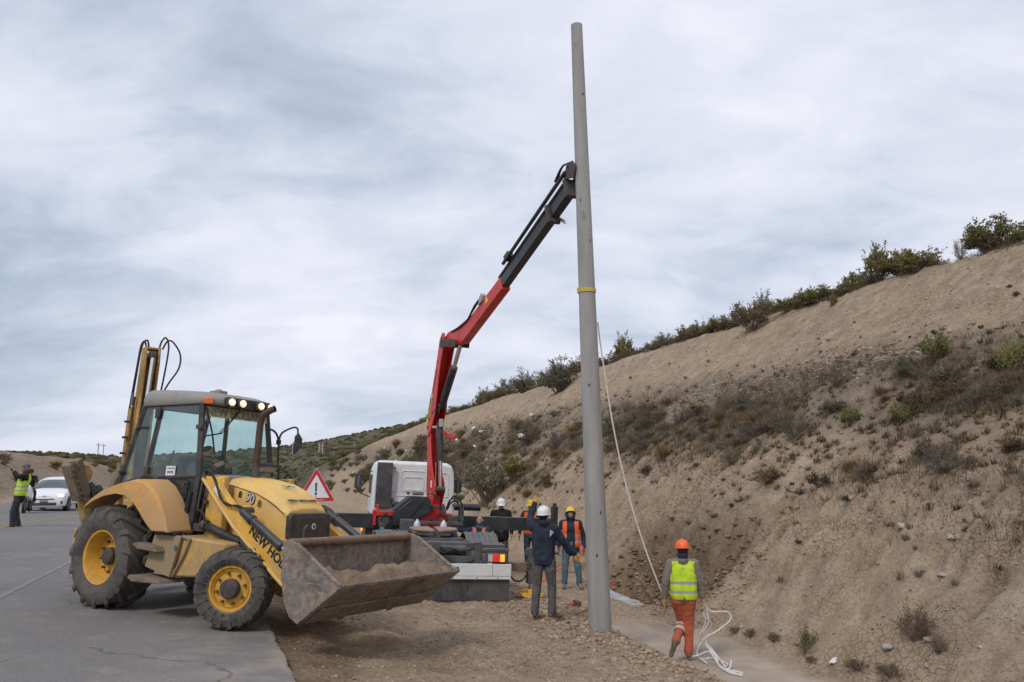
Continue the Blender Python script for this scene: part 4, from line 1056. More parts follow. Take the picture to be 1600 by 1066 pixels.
# ------------------------------------------------------------------ crane truck
paint('truck_white', (0.70, 0.71, 0.72), 0.4, dirt=(0.45, 0.42, 0.38), dirt_amt=0.25, dscale=2, var=0.02)
paint('chassis_grey', (0.050, 0.060, 0.070), 0.5, dirt=(0.16, 0.14, 0.12), dirt_amt=0.45, dscale=3)
paint('flap_black', (0.035, 0.040, 0.046), 0.55, dirt=(0.14, 0.125, 0.11), dirt_amt=0.45, dscale=2)
paint('mudguard_grey', (0.095, 0.105, 0.115), 0.55, dirt=(0.22, 0.19, 0.16), dirt_amt=0.45, dscale=3)
paint('crane_red', (0.62, 0.028, 0.022), 0.38, dirt=(0.30, 0.10, 0.07), dirt_amt=0.25, dscale=2, var=0.04)
paint('crane_black', (0.022, 0.026, 0.030), 0.35, dirt=(0.10, 0.09, 0.08), dirt_amt=0.25, dscale=3)
paint('fifth_wheel', (0.17, 0.055, 0.045), 0.8, dirt=(0.33, 0.25, 0.20), dirt_amt=0.8, dscale=4, bump=.3)
paint('foot_yellow', (0.72, 0.40, 0.03), 0.5, dirt=(0.3, 0.2, 0.1), dirt_amt=0.3)
paint('lamp_red', (0.65, 0.03, 0.02), 0.25, emit=(1, 0.05, 0.02), estr=0.25)
paint('lamp_amber_lit', (0.9, 0.35, 0.05), 0.25, emit=(1.0, 0.30, 0.03), estr=1.3)
paint('lamp_clear', (0.55, 0.50, 0.48), 0.2)
paint('sign_yellow', (0.72, 0.56, 0.05), 0.5)
paint('sign_red', (0.50, 0.03, 0.035), 0.4, var=.02)
paint('blue_cap', (0.12, 0.30, 0.38), 0.4)
paint('water_bottle', (0.55, 0.60, 0.66), 0.2)
paint('galvanised', (0.42, 0.43, 0.44), 0.45, metal=0.5)

TA = math.radians(13.6); TROLL = 0.040
T_ROT = Matrix.Rotation(TA, 3, 'Z') @ Matrix.Rotation(TROLL, 3, 'Y')
T_ORG = Vector((-1.21, 14.61, -0.60))

def make_truck():
    root = empty('crane_truck', T_ORG, T_ROT.to_euler(), 'white cab truck with a raised red loader crane and black outriggers, seen from behind', 'crane truck')
    def w2t(p): return T_ROT.transposed() @ (Vector(p) - T_ORG)
    def PB(name, mat, *boxes, bevel=.01, par=None):
        b = MB()
        for c, s in boxes: b.box(c, s)
        return b.build(name, mat, par or root, bevel=bevel)
    # chassis
    for s in (-1, 1): PB('chassis_rail', 'chassis_grey', ((s * .40, 3.7, .88), (.08, 7.2, .26)))
    for y in (.5, 1.4, 2.6, 3.8): PB('cross_member', 'chassis_grey', ((0, y, .88), (.74, .12, .18)))
    PB('rear_cross_member', 'chassis_grey', ((0, .12, .80), (1.24, .12, .13)))
    PB('rear_cross_member', 'chassis_grey', ((0, .30, 1.02), (1.10, .10, .14)))
    for x in (-.57, -.22, .57): PB('frame_post', 'chassis_grey', ((x, .10, .92), (.13, .10, .40)))
    PB('air_tank_bracket', 'chassis_grey', ((.90, .55, .98), (.50, .5, .16)))
    b = MB(); b.cyl((-.30, .22, .98), (.36, .22, .98), .07, 14); b.cyl((-.32, .22, .98), (-.30, .22, .98), .075, 14); b.build('air_tank', 'chassis_grey', root)
    for k, pth in enumerate([[(-.2, .1, 1.05), (-.1, .02, .93), (.1, .03, .98), (.3, .05, .9)], [(-.3, .1, .98), (0, .02, 1.02), (.25, .04, .96), (.45, .1, 1.0)], [(-.5, .05, .78), (-.1, .0, .86), (.2, .02, .72), (.5, .05, .80)]]):
        b = MB(); b.tube(bez(pth, 6), .012, 6); b.build('air_hose', 'black_rubber', root)
    # bumper, lamps, mudflap
    bp = PB('rear_bumper', 'truck_white', ((0, 0, .63), (2.40, .06, .22)), bevel=.008)
    PB('bumper_strip', 'truck_white', ((0, .0, .49), (2.40, .05, .055)), bevel=.006)
    for x in (-.8, -.35, .1, .55, .95):
        b = MB(); b.cyl((x, -.035, .49), (x, -.028, .49), .012, 8); b.build('rivet', 'hub_dark', bp)
    PB('bumper_joint', 'hub_dark', ((.84, -.031, .63), (.006, .004, .21)), bevel=0)
    text_obj('lettering', 'C00', .115, 'ink_black', bp, frame((.11, -.034, .640), (1, 0, 0), (0, 0, 1)), bold=.004)
    for k in range(3): PB('mud_flap', 'flap_black', ((-.795 + .795 * k, .04, .27), (.785, .02, .385)), bevel=.004)
    for s in (-1, 1):
        h = PB('tail_lamp', 'chassis_grey', ((s * .92, .02, .85), (.38, .10, .17)))
        PB('lens', 'lamp_clear', ((s * .79, -.032, .85), (.085, .012, .13)), par=h, bevel=.005)
        PB('lens', 'lamp_red', ((s * .905, -.032, .85), (.14, .014, .135)), par=h, bevel=.005)
        PB('lens', 'lamp_amber_lit', ((s * 1.02, -.032, .85), (.085, .014, .13)), par=h, bevel=.005)
        PB('lamp_bracket', 'chassis_grey', ((s * .90, .10, .985), (.52, .12, .06)), ((s * .62, .10, .90), (.06, .1, .2)))
        PB('lower_box', 'flap_black', ((s * .88, .08, .765), (.56, .12, .05)))
        if s > 0: PB('stain_tag', 'sticker_white', ((.79, -.003, .755), (.09, .02, .05)), bevel=.002)
    # wheels and mudguards
    for s in (-1, 1):
        for yc, dual in ((1.75, True), (7.2, False)):
            for q in ((0, 1) if dual else (0,)):
                w = make_wheel(root, (s * (1.06 - .33 * q), yc, .50), 0, .50, .28, .29, 36, .012, -1, 10, .12, .10)
                w.rotation_euler = (0, 0, math.pi / 2 * s)
        b = MB()
        arc = [(1.75 - .64 * math.cos(a), .52 + .64 * math.sin(a)) for a in [math.radians(d) for d in range(-8, 189, 14)]]
        b.strip(arc, .02, 'x', min(s * .58, s * 1.24), max(s * .58, s * 1.24)); g = b.build('mudguard', 'mudguard_grey', root, auto=50)
        for k in range(6):
            x = s * (.64 + .11 * k); b = MB(); arc2 = [(1.75 - .657 * math.cos(a), .52 + .657 * math.sin(a)) for a in [math.radians(d) for d in range(-6, 187, 12)]]
            b.tube([(x, p[0], p[1]) for p in arc2], .014, 6); b.build('rib', 'mudguard_grey', g)
    # fifth wheel: dished split plate
    b = MB()
    for s in (-1, 1):
        pr = [(s * .035, -.40), (s * .10, -.42), (s * .34, -.30), (s * .48, -.12), (s * .50, .18), (s * .40, .42), (s * .06, .46), (s * .06, .05)]
        if s < 0: pr = pr[::-1]
        b.prism([(x, 2.0 + y) for x, y in pr], 'z', 1.165, 1.22)
        b.prism([(s * .09, 1.60), (s * .46, 1.86), (s * .48, 2.10), (s * .30, 1.80), (s * .09, 1.64)][::(1 if s > 0 else -1)], 'z', 1.12, 1.165)
    fw = b.build('fifth_wheel_plate', 'fifth_wheel', root, bevel=.02); fw['kind'] = 'part'
    del fw['kind']
    PB('fifth_wheel_base', 'chassis_grey', ((0, 2.0, 1.03), (1.1, .9, .04)), ((-.42, 2, 1.09), (.1, .3, .12)), ((.42, 2, 1.09), (.1, .3, .12)), ((.02, 1.7, 1.10), (.14, .1, .10)))
    PB('sub_frame', 'chassis_grey', ((0, 2.6, 1.0), (1.16, 2.9, .03)), ((-.58, 2.6, 1.0), (.05, 2.9, .08)), ((.58, 2.6, 1.0), (.05, 2.9, .08)))
    PB('tool_box', 'chassis_grey', ((-.42, 3.45, 1.16), (.30, .4, .26)), bevel=.01)
    PB('rear_guard', 'chassis_grey', ((.25, 3.5, 1.22), (1.1, .06, .08)))
    for x, y in ((-.24, 3.05), (.34, 2.95)):
        b = MB(); b.lathe([(.075, 1.18), (.07, 1.24), (.035, 1.29), (.012, 1.33), (0, 1.33)], c=(x, y, 0), axis='z', seg=14); b.build('plastic_bottle_cap', 'water_bottle', root)
    # rear stabiliser
    st = PB('rear_stabiliser', 'rusty', ((1.36, .40, .66), (.68, .16, .15)), bevel=.01)
    PB('jack_housing', 'chassis_grey', ((1.70, .40, .67), (.16, .16, .66)), ((1.60, .38, .92), (.06, .08, .12)), par=st)
    PB('rack', 'hub_dark', *[((1.60, .33, .40 + .06 * k), (.05, .05, .03)) for k in range(7)], par=st)
    b = MB(); b.cyl((1.71, .40, -.12), (1.71, .40, .40), .048, 14); b.build('jack_rod', 'chrome', st)
    p = T_ROT @ Vector((1.66, .40, 0)) + T_ORG
    gzv = gxy(p.x, p.y); lz = (T_ROT.transposed() @ (Vector((p.x, p.y, gzv)) - T_ORG)).z
    PB('foot_plate', 'foot_yellow', ((1.70, .38, lz + .055), (.40, .40, .03)), ((1.70, .20, lz + .085), (.40, .03, .05)), ((1.70, .56, lz + .085), (.40, .03, .05)), ((1.71, .38, lz + .10), (.14, .14, .10)), par=st)
    b = MB(); b.tube(bez([(1.25, .30, .50), (1.36, .26, .40), (1.50, .26, .42), (1.60, .3, .55)], 6), .018, 6); b.build('hydraulic_hose', 'black_rubber', st)
    # crane base and outriggers
    PB('outrigger_box', 'crane_black', ((0, 4.45, 1.16), (1.9, .32, .34)))
    for s, L_ in ((-1, 3.35), (1, 3.30)):
        ob = MB(); ob.prism([(s * .9, 1.005), (s * L_, 1.04), (s * L_, 1.33), (s * .9, 1.345)], 'y', 4.33, 4.57)
        o = ob.build('outrigger_beam', 'crane_black', root, bevel=.008)
        PB('jack_housing', 'crane_black', ((s * (L_ + .06), 4.45, 1.16), (.13, .22, .95)), par=o)
        PB('jack_cap', 'crane_black', ((s * (L_ + .06), 4.45, 1.66), (.08, .12, .10)), par=o)
        pw = T_ROT @ Vector((s * (L_ + .06), 4.45, 0)) + T_ORG
        l_ = (T_ROT.transposed() @ (Vector((pw.x, pw.y, gxy(pw.x, pw.y))) - T_ORG)).z
        l_ = .45
        b = MB(); b.cyl((s * (L_ + .06), 4.45, l_ + .04), (s * (L_ + .06), 4.45, .72), .05, 14); b.build('jack_rod', 'chrome', o)
        PB('foot_plate', 'crane_black', ((s * (L_ + .06), 4.45, l_ + .04), (.22, .22, .05)), par=o)
        if s > 0: PB('arrow_decal', 'sign_yellow', ((3.02, 4.322, 1.19), (.05, .006, .05)), ((3.06, 4.322, 1.21), (.02, .006, .07)), par=o, bevel=0)
        else:
            pass
    b = MB(); b.prism([(-.62, 1.03), (-.62, 1.06), (-.30, 1.16), (.10, 1.36), (.72, 1.39), (.74, 1.03)], 'y', 4.14, 4.20)
    b.prism([(-.62, 1.03), (-.62, 1.06), (-.30, 1.16), (.10, 1.36), (.72, 1.39), (.74, 1.03)], 'y', 4.62, 4.68)
    b.box((.42, 4.41, 1.37), (.62, .50, .04)); base = b.build('crane_base', 'crane_red', root, bevel=.01)
    for x in (.22, .52):
        b = MB(); b.cyl((x, 4.125, 1.18), (x, 4.14, 1.18), .075, 20); b.build('base_opening', 'ink_black', base)
    PB('left_bracket', 'crane_red', ((-.90, 4.35, 1.36), (.52, .22, .11)), ((-1.10, 4.35, 1.26), (.07, .22, .36)), ((-1.04, 4.35, 1.50), (.05, .1, .12)), bevel=.01)
    b = MB(); hexa = [(-.70, 1.12), (-.68, 1.50), (-.34, 1.79), (.10, 1.78), (.17, 1.70), (.17, 1.44), (-.48, 1.06)]
    b.prism(hexa, 'y', 3.92, 4.40); b.prism([(-.62, 1.14), (-.60, 1.47), (-.30, 1.72), (.04, 1.72), (-.45, 1.12)], 'y', 3.895, 3.92); b.build('oil_tank', 'crane_black', root, bevel=.03)
    PB('tank_cap', 'hub_dark', ((-.36, 4.15, 1.85), (.07, .07, .06)), ((-.12, 4.2, 1.83), (.26, .1, .05)), ((-.12, 4.2, 1.88), (.28, .03, .03)), bevel=.008)
    b = MB(); b.cyl((.78, 4.3, 1.56), (1.42, 4.3, 1.56), .085, 18); b.build('valve_cylinder', 'crane_black', root)
    PB('control_frame', 'chassis_grey', ((.93, 4.05, 1.32), (.09, .10, .66)), ((.90, 4.05, 1.60), (.42, .08, .05)), ((.80, 4.0, 1.08), (.5, .1, .06)), bevel=.008)
    PB('valve_block', 'hub_dark', ((.72, 4.02, 1.26), (.22, .14, .16)), ((.36, 4.06, 1.54), (.34, .1, .08)), ((.50, 4.05, 1.42), (.1, .08, .14)), bevel=.01)
    for k in range(6):
        b = MB(); x = .60 + .05 * k; b.cyl((x, 3.96, 1.28), (x, 3.94, 1.38), .010, 6); b.build('control_lever', 'steel', root)
    hs = [[(.10, 4.1, 1.86), (.25, 4.0, 1.84), (.38, 4.0, 1.70), (.40, 4.0, 1.45), (.36, 4.0, 1.25), (.28, 4.0, 1.05)],
          [(.56, 4.1, 1.50), (.62, 4.0, 1.72), (.78, 4.0, 1.78), (.90, 4.0, 1.66), (.92, 4.0, 1.40)],
          [(.58, 4.15, 1.48), (.66, 4.05, 1.66), (.78, 4.05, 1.70), (.86, 4.05, 1.58), (.86, 4.05, 1.35)],
          [(.60, 4.2, 1.55), (.70, 4.1, 1.80), (.84, 4.1, 1.78), (.97, 4.1, 1.55), (.98, 4.1, 1.3)],
          [(.42, 3.95, 1.02), (.50, 3.92, 1.14), (.62, 3.92, 1.20), (.78, 3.95, 1.20)],
          [(.46, 3.9, 1.00), (.60, 3.88, 1.10), (.80, 3.9, 1.14), (1.0, 3.95, 1.12), (1.15, 4.0, 1.04)],
          [(-1.05, 4.2, 1.2), (-.95, 4.0, 1.32), (-.86, 4.0, 1.38), (-.76, 4.0, 1.24), (-.60, 4.0, 1.08), (-.45, 4.0, 1.02)],
          [(-1.08, 4.2, 1.05), (-1.0, 4.0, 1.22), (-.88, 3.98, 1.36), (-.80, 3.98, 1.28), (-.70, 3.98, 1.12)]]
    for h in hs:
        b = MB(); b.tube(bez(h, 6), .017, 7); b.build('hydraulic_hose', 'black_rubber', root)
    PB('left_valve', 'hub_dark', ((-.90, 4.05, 1.20), (.26, .14, .16)), ((-.93, 4.0, 1.10), (.16, .1, .1)), bevel=.02)
    b = MB(); b.cyl((-.94, 3.93, 1.02), (-.94, 4.0, 1.02), .055, 18); b.build('round_cap', 'blue_cap', root)
    PB('battery_box', 'chassis_grey', ((-1.08, 4.9, .92), (.40, .7, .42)), ((-.98, 3.6, .86), (.36, .5, .3)), bevel=.02)
    b = MB(); b.box((-1.33, 5.3, .93), (.05, .06, .12)); b.build('side_marker', 'lamp_amber_lit', root, bevel=.01)
    # cab
    def cr(y, k, zt, zb=1.22):
        x0, x1 = -1.08, 1.08
        hw = 1.08 * k; r = .10
        pts = [(-hw, zb), (-hw, 2.0), (-hw + .03, zt - .22), (-hw + .09, zt - .07), (-hw + .22, zt), (hw - .22, zt), (hw - .09, zt - .07), (hw - .03, zt - .22), (hw, 2.0), (hw, zb)]
        return [(x, y, z) for x, z in pts]
    b = MB(); b.loft([cr(6.10, .955, 2.53), cr(6.14, .985, 2.57), cr(6.3, 1.0, 2.60), cr(7.4, 1.0, 2.62), cr(7.8, 1.0, 2.58), cr(7.98, .98, 2.46, 1.1), cr(8.12, .97, 1.9, .8), cr(8.15, .96, 1.2, .7)])
    cab = b.build('cab', 'truck_white', root, bevel=.015, auto=35)
    # pressed panels on the rear wall
    def ridge(pts, r=.012):
        q = MB(); q.tube([(x, 6.095, z) for x, z in pts] + [(pts[0][0], 6.095, pts[0][1])], r, 6); q.build('pressed_panel', 'truck_white', cab)
    def rr(x0, x1, z0, z1, c=.05): return [(x0 + c, z0), (x1 - c, z0), (x1, z0 + c), (x1, z1 - c), (x1 - c, z1), (x0 + c, z1), (x0, z1 - c), (x0, z0 + c)]
    for (x0, x1, z0, z1) in ((-.60, -.45, 1.82, 2.36), (-.36, .30, 1.84, 2.36), (-.30, .24, 1.88, 2.20), (.62, .90, 1.72, 2.34), (-.55, .95, 1.42, 1.72)): ridge(rr(x0, x1, z0, z1))
    PB('cab_trim', 'black_plastic', ((-1.088, 7.1, 1.98), (.012, 1.0, .5)), ((1.088, 7.1, 1.98), (.012, 1.0, .5)), bevel=.004)
    PB('air_intake', 'flap_black', ((-.80, 6.0, 1.98), (.40, .14, 1.16)), ((-.55, 6.0, 2.42), (.05, .06, .06)), ((-.57, 6.0, 1.58), (.08, .08, .15)), bevel=.02)
    b = MB(); b.cyl((-.60, 5.7, 1.50), (-.1, 5.7, 1.50), .08, 16); b.build('air_pipe', 'crane_black', root)
    for x, z0, z1, y in ((1.30, 1.80, 2.18, 6.9), (-1.42, 1.84, 2.24, 6.9)):
        s = 1 if x > 0 else -1
        b = MB(); b.prism([(x - .10, z0 + .05), (x - .07, z0), (x + .07, z0), (x + .10, z0 + .05), (x + .11, z1 - .06), (x + .08, z1), (x - .07, z1), (x - .10, z1 - .05)], 'y', y, y + .10)
        m_ = b.build('wing_mirror', 'black_plastic', root, bevel=.015)
        PB('mirror_glass', 'car_chrome_dark', ((x + .0, y - .004, (z0 + z1) / 2), (.03 if s > 0 else .05, .006, (z1 - z0) * .8)), par=m_, bevel=0)
        b = MB(); b.tube(bez([(s * 1.06, y + .1, 2.30), (s * 1.20, y + .05, 2.36), (x, y + .05, z1 + .04), (x, y + .05, z1 - .02)], 5), .014, 6); b.tube(bez([(x, y + .05, z0), (x - s * .05, y + .05, z0 - .10), (s * 1.06, y + .1, z0 - .22)], 5), .014, 6); b.build('mirror_bracket', 'black_plastic', m_)
    # ---- crane column and booms, laid out in their own vertical plane
    BO = Vector((-1.80, 19.35, 0)); Bd = Vector((.404, -.9147, 0)); Bn = Vector((.9147, .404, 0))
    def C(r, n, z): return w2t(BO + Bd * r + Bn * ((n + .15) * .62 - .13) + Vector((0, 0, z)))
    def slim(prof, p0, p1, k):
        a = Vector(p0); d = (Vector(p1) - a).normalized()
        return [tuple(a + d * (Vector(q) - a).dot(d) + ((Vector(q) - a) - d * (Vector(q) - a).dot(d)) * k) for q in prof]
    def plate(b, prof, n0, n1):
        n = len(prof)
        V = [C(r, n0, z) for r, z in prof] + [C(r, n1, z) for r, z in prof]
        b.add(V, [tuple(range(n))[::-1], tuple(range(n, 2 * n))] + [(i, (i + 1) % n, n + (i + 1) % n, n + i) for i in range(n)])
    def part(name, mat, *pl, bevel=.008, par=None):
        b = MB()
        for pr, n0, n1 in pl: plate(b, pr, n0, n1)
        return b.build(name, mat, par or root, bevel=bevel)
    def ctube(name, mat, pts, r, par=None, seg=16):
        b = MB(); b.tube([C(*p) for p in pts], r, seg); return b.build(name, mat, par or root)
    colp = [(-.28, .78), (.26, .78), (.34, 1.02), (.56, 1.30), (.50, 1.50), (.30, 1.72), (.14, 2.10), (.06, 2.55), (.05, 2.92), (-.12, 2.96), (-.30, 2.85)]
    colp = slim(colp, (.05, .7), (-.02, 2.9), .78)
    col = part('crane_column', 'crane_red', (colp, -.36, -.32), (colp, .02, .06), ([(-.30, .78), (-.30, 2.85), (-.24, 2.85), (-.22, .78)], -.32, .02), ([(-.2, .8), (.24, .8), (.24, 1.18), (-.2, 1.18)], -.30, .0))
    b = MB(); b.tube([C(.08, -.16, .70), C(.08, -.16, .98)], .24, 24); b.build('slewing_ring', 'crane_red', root)
    part('information_decal', 'sticker_white', ([(.10, 1.38), (.20, 1.38), (.20, 1.55), (.10, 1.55)], -.364, -.360), bevel=0)
    text_obj('lettering', 'PK', .10, 'sticker_white', root, frame(C(.10, -.365, 1.22), C(1, 0, 0) - C(0, 0, 0), Vector((0, 0, 1))), bold=.004)
    inn = [(-.16, 2.62), (-.28, 2.86), (-.22, 3.25), (.05, 3.75), (.45, 4.55), (.62, 4.98), (.85, 5.12), (1.10, 5.05), (1.10, 4.80), (.84, 4.40), (.70, 4.00), (.58, 3.50), (.50, 3.16), (.30, 2.95), (.12, 2.75)]
    inn = slim(inn, (.06, 2.8), (.92, 4.95), .72)
    ib = part('inner_boom', 'crane_red', (inn, -.40, -.365), (inn, .04, .075), ([(-.24, 2.9), (-.18, 3.25), (.10, 3.75), (.50, 4.55), (.66, 4.95), (.72, 4.93), (.57, 4.5), (.17, 3.70), (-.1, 3.22), (-.14, 2.9)], -.365, .04))
    part('brand_plate', 'sign_yellow', ([(-.24, 3.02), (-.10, 2.96), (.24, 3.62), (.12, 3.70)], -.408, -.402), bevel=0, par=ib)
    xa = (C(.18, 0, 3.66) - C(-.17, 0, 2.99)).normalized(); ya = (C(-.10, 0, 3.40) - C(.06, 0, 3.30))
    text_obj('lettering', 'PALFINGER', .115, 'ink_black', ib, frame(C(.005, -.412, 3.33), xa, ya), bold=.002)
    text_obj('lettering', 'MODEL 23500', .09, 'sticker_blue', ib, frame(C(.38, -.405, 4.05), xa, ya), bold=.001) if False else None
    part('blue_decal', 'ink_blue', ([(.16, 3.46), (.22, 3.44), (.27, 3.54), (.20, 3.57)], -.405, -.40), bevel=0, par=ib); part('blue_decal', 'ink_blue', ([(.52, 4.40), (.58, 4.38), (.62, 4.46), (.56, 4.48)], -.405, -.40), bevel=0, par=ib)
    text_obj('lettering', 'PERFORMANCE', .085, 'sticker_blue', ib, frame(C(.38, -.406, 3.98), xa, ya))
    for (r, z) in ((-.12, 2.85), (.42, 3.25), (-.02, 3.05), (.88, 4.95), (.25, 3.2)):
        ctube('pivot_pin', 'hub_dark', [(r, -.42, z), (r, -.355, z)], .04, ib)
    # hook hanging off the knuckle
    part('hook_bracket', 'crane_red', ([(.45, 2.76), (.80, 2.66), (1.12, 2.66), (1.16, 2.60), (1.12, 2.44), (1.04, 2.44), (1.06, 2.58), (.80, 2.56), (.45, 2.64)], -.02, .03))
    # lift cylinder (lower) and knuckle cylinder (upper)
    c2 = ctube('lift_cylinder', 'cyl_black', [(.34, -.14, 2.96), (.42, -.14, 2.02)], .082); ctube('rod', 'chrome', [(.42, -.14, 2.04), (.42, -.14, 1.38)], .048, c2); ctube('pin', 'hub_dark', [(.42, -.30, 1.34), (.42, .04, 1.34)], .075, c2)
    b = MB(); b.box(C(.42, -.14, 2.94), (.10, .10, .20)); b.build('check_valve', 'galvanised', root, bevel=.01)
    c1 = ctube('knuckle_cylinder', 'cyl_black', [(.42, -.10, 3.38), (1.26, -.10, 4.22)], .095); ctube('rod', 'chrome', [(1.25, -.10, 4.21), (1.70, -.10, 4.72)], .055, c1); ctube('pin', 'hub_dark', [(.42, -.3, 3.36), (.42, .04, 3.36)], .08, c1)
    # knuckle levers
    part('knuckle_lever', 'hub_dark', ([(.78, 4.78), (.88, 4.92), (1.65, 4.84), (1.95, 4.76), (1.90, 4.60), (1.55, 4.66), (.92, 4.74)], -.46, -.41), ([(.78, 4.78), (.88, 4.92), (1.65, 4.84), (1.95, 4.76), (1.90, 4.60), (1.55, 4.66), (.92, 4.74)], .09, .13), bevel=.01)
    ctube('lever_pin', 'hub_dark', [(1.60, -.47, 4.76), (1.60, .14, 4.76)], .07)
    outp = [(4.32, 5.77), (2.75, 5.26), (1.75, 5.18), (1.10, 5.22), (.80, 5.10), (.82, 4.95), (1.15, 4.85), (1.70, 4.66), (2.12, 4.58), (4.46, 5.40)]
    outp = slim(outp, (1.5, 4.78), (4.40, 5.60), .72)
    ou = part('outer_boom', 'crane_red', (outp, -.30, .02), bevel=.012)
    part('warning_decal', 'sign_yellow', ([(3.55, 5.30), (3.72, 5.36), (3.58, 5.48)], -.306, -.301), bevel=0, par=ou)
    part('boom_bracket', 'galvanised', ([(3.22, 5.34), (3.42, 5.40), (3.46, 5.52), (3.38, 5.58), (3.26, 5.50)], -.36, -.20), par=ou)
    for k in range(2):
        b = MB(); b.tube(bez([C(3.35, -.30 - .03 * k, 5.50), C(3.0, -.33 - .03 * k, 5.34 + .03 * k), C(2.5, -.33, 5.14), C(2.0, -.33 - .02 * k, 5.06), C(1.4, -.32, 5.04)], 6), .016, 6); b.build('hydraulic_hose', 'black_rubber', ou)
    def bx(r0, z0, r1, z1, d):
        v = Vector((r1 - r0, z1 - z0)).normalized(); nn = Vector((-v.y, v.x)) * d / 2
        return [(r0 + nn.x, z0 + nn.y), (r1 + nn.x, z1 + nn.y), (r1 - nn.x, z1 - nn.y), (r0 - nn.x, z0 - nn.y)]
    part('telescopic_boom', 'crane_black', (bx(4.25, 5.56, 7.30, 6.65, .215), -.27, -.01), bevel=.012)
    for (off, up, r_, a, e) in ((-.20, .20, .042, 4.2, 7.2), (-.36, .25, .036, 4.6, 7.3)):
        o = ctube('extension_cylinder', 'cyl_black', [(a, off, 5.56 + (a - 4.25) * .356 + up), (e, off, 5.56 + (e - 4.25) * .356 + up)], r_)
    for r in (4.75, 6.55, 7.25):
        z = 5.56 + (r - 4.25) * .356
        part('cylinder_clamp', 'hub_dark', (bx(r, z - .02, r + .07, z + .005, .36 if r > 5 else .2), -.37, .02) if r > 5 else (bx(r - .1, z + .28, r + .1, z + .35, .12), -.38, -.18), bevel=.008)
    part('boom_latch', 'galvanised', ([(6.62, 6.34), (6.86, 6.20), (6.90, 6.12), (6.84, 6.14), (6.62, 6.28)], -.02, .02))
    hd = part('boom_head', 'hub_dark', ([(7.20, 6.80), (7.30, 7.02), (7.50, 7.04), (7.62, 6.92), (7.55, 6.72)], -.33, -.28), ([(7.20, 6.80), (7.30, 7.02), (7.50, 7.04), (7.62, 6.92), (7.55, 6.72)], -.05, .0))
    for k in range(4):
        b = MB(); b.tube(bez([C(7.40, -.32 + .08 * k, 6.94), C(7.30, -.36 + .08 * k, 7.04 + .02 * k), C(7.14, -.38 + .03 * k, 7.00 + .02 * k), C(6.9, -.36 + .03 * k, 6.86)], 5), .012, 6); b.build('hydraulic_hose', 'black_rubber', hd)
    return root
paint('car_chrome_dark', (0.16, 0.17, 0.18), 0.15, metal=.7)
TRUCK = make_truck()

# ------------------------------------------------------------------ concrete pole
def concrete():
    m, t, b, out = new_mat('concrete')
    tcn = t.n('ShaderNodeTexCoord').outputs['Object']
    n1 = t.noise(t.mapping(tcn, scale=(4, 4, .5)), 1.6, 6, .6); n2 = t.noise(tcn, 30, 5, .7)
    c = t.ramp(n1, [(.3, (.25, .242, .232)), (.7, (.36, .35, .335))])
    c = t.mix(t.ramp(n2, [(.3, .5), (.45, 0)]), c, (.17, .165, .155))
    sp = t.noise(tcn, 2.4, 3, .6); c = t.mix(t.ramp(sp, [(.68, 0), (.74, .5)]), c, (.13, .11, .095))
    wv = t.n('ShaderNodeTexWave', bands_direction='Z'); wv.inputs['Scale'].default_value = 5.5; wv.inputs['Distortion'].default_value = .6; wv.inputs['Detail Scale'].default_value = 2; t.l(tcn, wv.inputs['Vector'])
    c = t.mix(t.ramp(wv.outputs['Fac'], [(.9, 0), (1, .05)]), c, (.16, .155, .15))
    t.l(c, b.inputs['Base Color']); b.inputs['Roughness'].default_value = .82
    bp = t.n('ShaderNodeBump'); bp.inputs['Distance'].default_value = .006; bp.inputs['Strength'].default_value = .6
    t.l(t.math('ADD', n2, t.math('MULTIPLY', wv.outputs['Fac'], .03)), bp.inputs['Height']); t.l(bp.outputs[0], b.inputs['Normal'])
concrete()
paint('strap_yellow', (0.52, 0.40, 0.08), 0.8)
paint('rope_white', (0.62, 0.60, 0.57), 0.9, bump=.5, bscale=120)
PB0 = Vector((1.365, 12.42, -0.75)); PT0 = Vector((1.13, 12.40, 9.53))
def pole_at(z):
    k = (z - PB0.z) / (PT0.z - PB0.z); return PB0.lerp(PT0, k), .181 + (.099 - .181) * k
